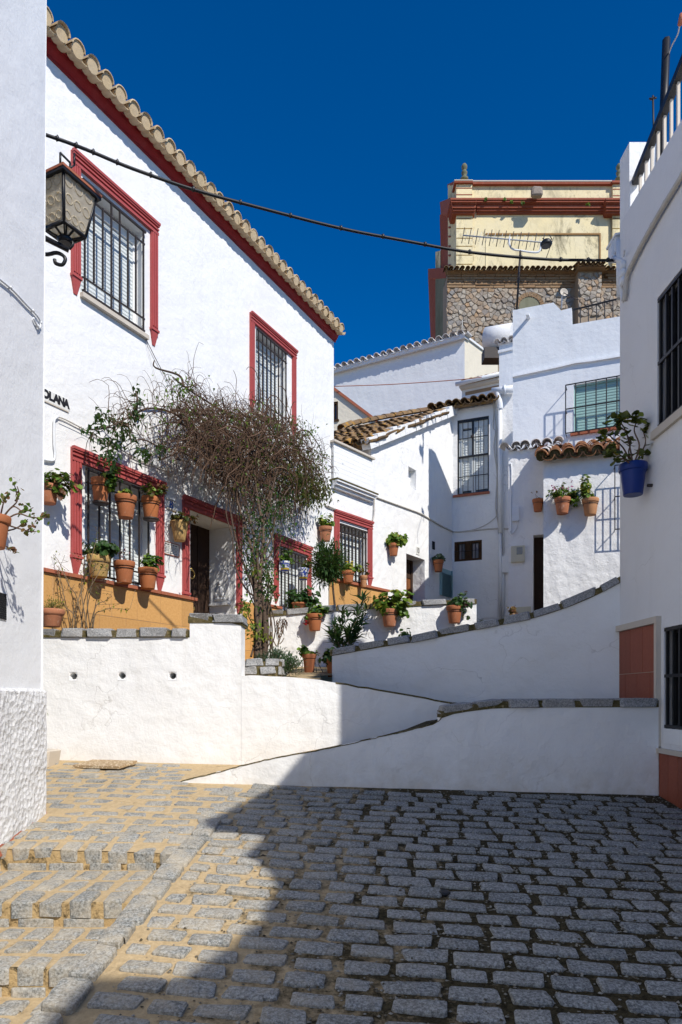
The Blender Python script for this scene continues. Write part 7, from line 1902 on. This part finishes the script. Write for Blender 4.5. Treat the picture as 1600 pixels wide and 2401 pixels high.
mb = MB(); mb.box(a - .01, b + .01, -.016, 0, zz1, zz1 + .02); mb.build('tile_border', M['trim'], n8, FH.M); mb = MB(); mb.box(a - .01, b + .01, -.016, 0, zz0 - .02, zz0); mb.build('tile_border', M['trim'], n8, FH.M)
n10 = thing('number_sign', 'small white tile with the house number 10 above its door corner', 'sign', FL.at(979, 1292))
a, zz1 = L_(975.5, 1281); b, zz0 = L_(983.5, 1302); mb = MB(); mb.box(a, b, -.012, 0, zz0, zz1); mb.build('tile', M['glaze'], n10, FL.M); text('digits', '10', 'ink', FL.M @ T((a + b) / 2, -.0125, (zz0 + zz1) / 2), .17, n10, .001, xs=.8, off=.003)
pq = thing('wall_plaque', 'square white ceramic plaque with rows of small dark print left of the door', 'plaque', FH.at(402, 1288))
a, zz1 = H(383, 1269); b, zz0 = H(418, 1306); mb = MB(); mb.box(a, b, -.012, 0, zz0, zz1); mb.build('plaque_tile', M['glaze'], pq, FH.M)
mb = MB(); mb.box(a - .008, a, -.016, 0, zz0 - .008, zz1 + .008); mb.box(b, b + .008, -.016, 0, zz0 - .008, zz1 + .008); mb.box(a, b, -.0161, 0, zz1, zz1 + .008); mb.box(a, b, -.0161, 0, zz0 - .008, zz0); mb.build('plaque_edge', M['brick_cap'], pq, FH.M)
mb = MB(); h_ = zz1 - zz0
for (f, n, hh) in ((.80, 5, .075), (.62, 9, .04), (.50, 10, .04), (.38, 8, .04), (.26, 9, .04), (.10, 13, .05)):
    for k in range(n):
        u = lerp(a + .02, b - .02, k / n); w_ = (b - a - .04) / n * rnd.uniform(.5, .8); mb.box(u, u + w_, -.0135, -.011, zz0 + h_ * f, zz0 + h_ * (f + hh))
mb.build('print', M['ink'], pq, FH.M)
# white relief plaque inside the door recess (on its right reveal)
fr_ = Fac(FH.w(dr[1], 0, 0).x, FH.w(dr[1], 0, 0).y, FH.n.x, FH.n.y)       # plane of the right reveal, x outwards
rp = thing('relief_plaque', 'white arched relief plaque in the door recess', 'plaque', fr_.w(-.27, 0, 1.6))
mb = MB(); pr = [(-.41, 1.36), (-.09, 1.36), (-.09, 1.72)] + [(-.25 + .16 * math.cos(t_), 1.72 + .13 * math.sin(t_)) for t_ in [math.pi * i / 8 for i in range(1, 8)]] + [(-.41, 1.72)]
mb.prism(pr, -.03, -.001); mb.box(-.43, -.07, -.05, -.001, 1.33, 1.36); mb.build('tablet', M['white_band'], rp, fr_.M)
mb = MB()
for (x, z, rx, rz) in ((-.25, 1.66, .035, .04), (-.25, 1.54, .07, .09), (-.30, 1.48, .05, .05), (-.20, 1.47, .05, .04), (-.25, 1.42, .11, .035)): mb.lathe([(.02, 0), (rx, .008), (rx * .7, .02), (.004, .026)], 12, T(x, -.03, z) @ Matrix.Rotation(R(90), 4, 'X') @ S(1, rz / rx, 1))
mb.build('relief', M['white_band'], rp, fr_.M)
# small spotlight box above the door plaque
sp = thing('junction_box', 'little pale lamp box on the conduit above door and big window', 'fitting', FH.at(393, 1102)); a, z1 = H(386, 1094); b, z0 = H(400, 1118); mb = MB(); mb.box(a, b - .02, -.05, 0, lerp(z0, z1, .4), z1); mb.tube([((a + b) / 2, -.03, lerp(z0, z1, .4)), ((a + b) / 2 + .03, -.05, z0)], .022, 8); mb.build('box', M['grey_plastic'], sp, FH.M)
# fittings on the shaded right house
cable('wall_cable', 'pale conduit with clips climbing the shaded right house towards the top corner', on(FR, [(1615, 382), (1600, 412), (1560, 478), (1530, 530), (1500, 585), (1478, 630), (1470, 652), (1466, 690), (1463, 706)], .03), .022, 'cable', 4, 7, 4)
bx = thing('cable_bracket', 'white cable bracket with insulators and a small hood at the right house corner', 'bracket', P(1452, 640, 6.4))
mb = MB(); mb.tube([P(1440, 604, 6.5), P(1466, 616, 6.35)], .022, 6); mb.tube([P(1452, 566, 6.45), P(1454, 700, 6.45)], .03, 8); mb.tube([P(1463, 600, 6.3), P(1466, 585, 6.2)], .008, 5); mb.tube(spline([P(1461, 640, 6.35), P(1458, 680, 6.38), P(1463, 706, 6.35), P(1468, 690, 6.3)], 4), .018, 6)
for y in (622, 640, 660): mb.lathe([(.03, 0), (.045, .02), (.03, .05)], 10, T(P(1467, y, 6.32)) @ Matrix.Rotation(R(-90), 4, 'Y'))
mb.build('bracket', M['pipe'], bx)
mb = MB(); Wb = T(P(1446, 560, 6.55)); mb.box(-.055, .06, -.1, .12, -.02, .0, Wb @ Matrix.Rotation(R(-12), 4, 'Y')); mb.quad(*[P(x, y, 6.5) for x, y in ((1433, 566), (1436, 600), (1456, 604), (1456, 552))]); mb.box(-.04, .05, -.08, .1, -.17, -.03, Wb); mb.build('hood', M['pipe'], bx)
# cable on the near left house, with its loop
cable('wall_cable', 'pair of white cables running down the near left house wall to a loop', on(FA, [(-20, 640), (0, 655), (30, 680), (60, 712), (85, 738), (94, 752), (95, 764), (90, 768), (78, 745)], .03), .007, 'pipe', 5, 6, 9)
cable('wall_cable', 'thin twisted red and grey wire strung across the pale house wall in the background', [P(783, 906, 18.5), P(900, 902, 18.3), P(1000, 896, 18.0), P(1090, 889, 17.6), P(1130, 884, 17.4)], .011, 'brick_cap', 5, 5)
# iron support rods for the bougainvillea's wires
cable('roof_wire', 'short upright rod on the ridge of the pale background house', [P(1085, 775, 21.2), P(1084.5, 750, 21.2)], .012, 'grey_plastic', 2, 5)
# dark stain disc (metal stud) set in the cobbles
st = MB(); W = plane_frame(.55, 3.62, 0, NRM); W.translation.z = gz(.55, 3.62) + .012; st.lathe([(.032, -.02), (.03, -.006), (.02, -.003)], 12, W); tag(st.build('metal_stud', M['iron_black']), 'small dark metal stud set among the shaded cobbles', 'stud')
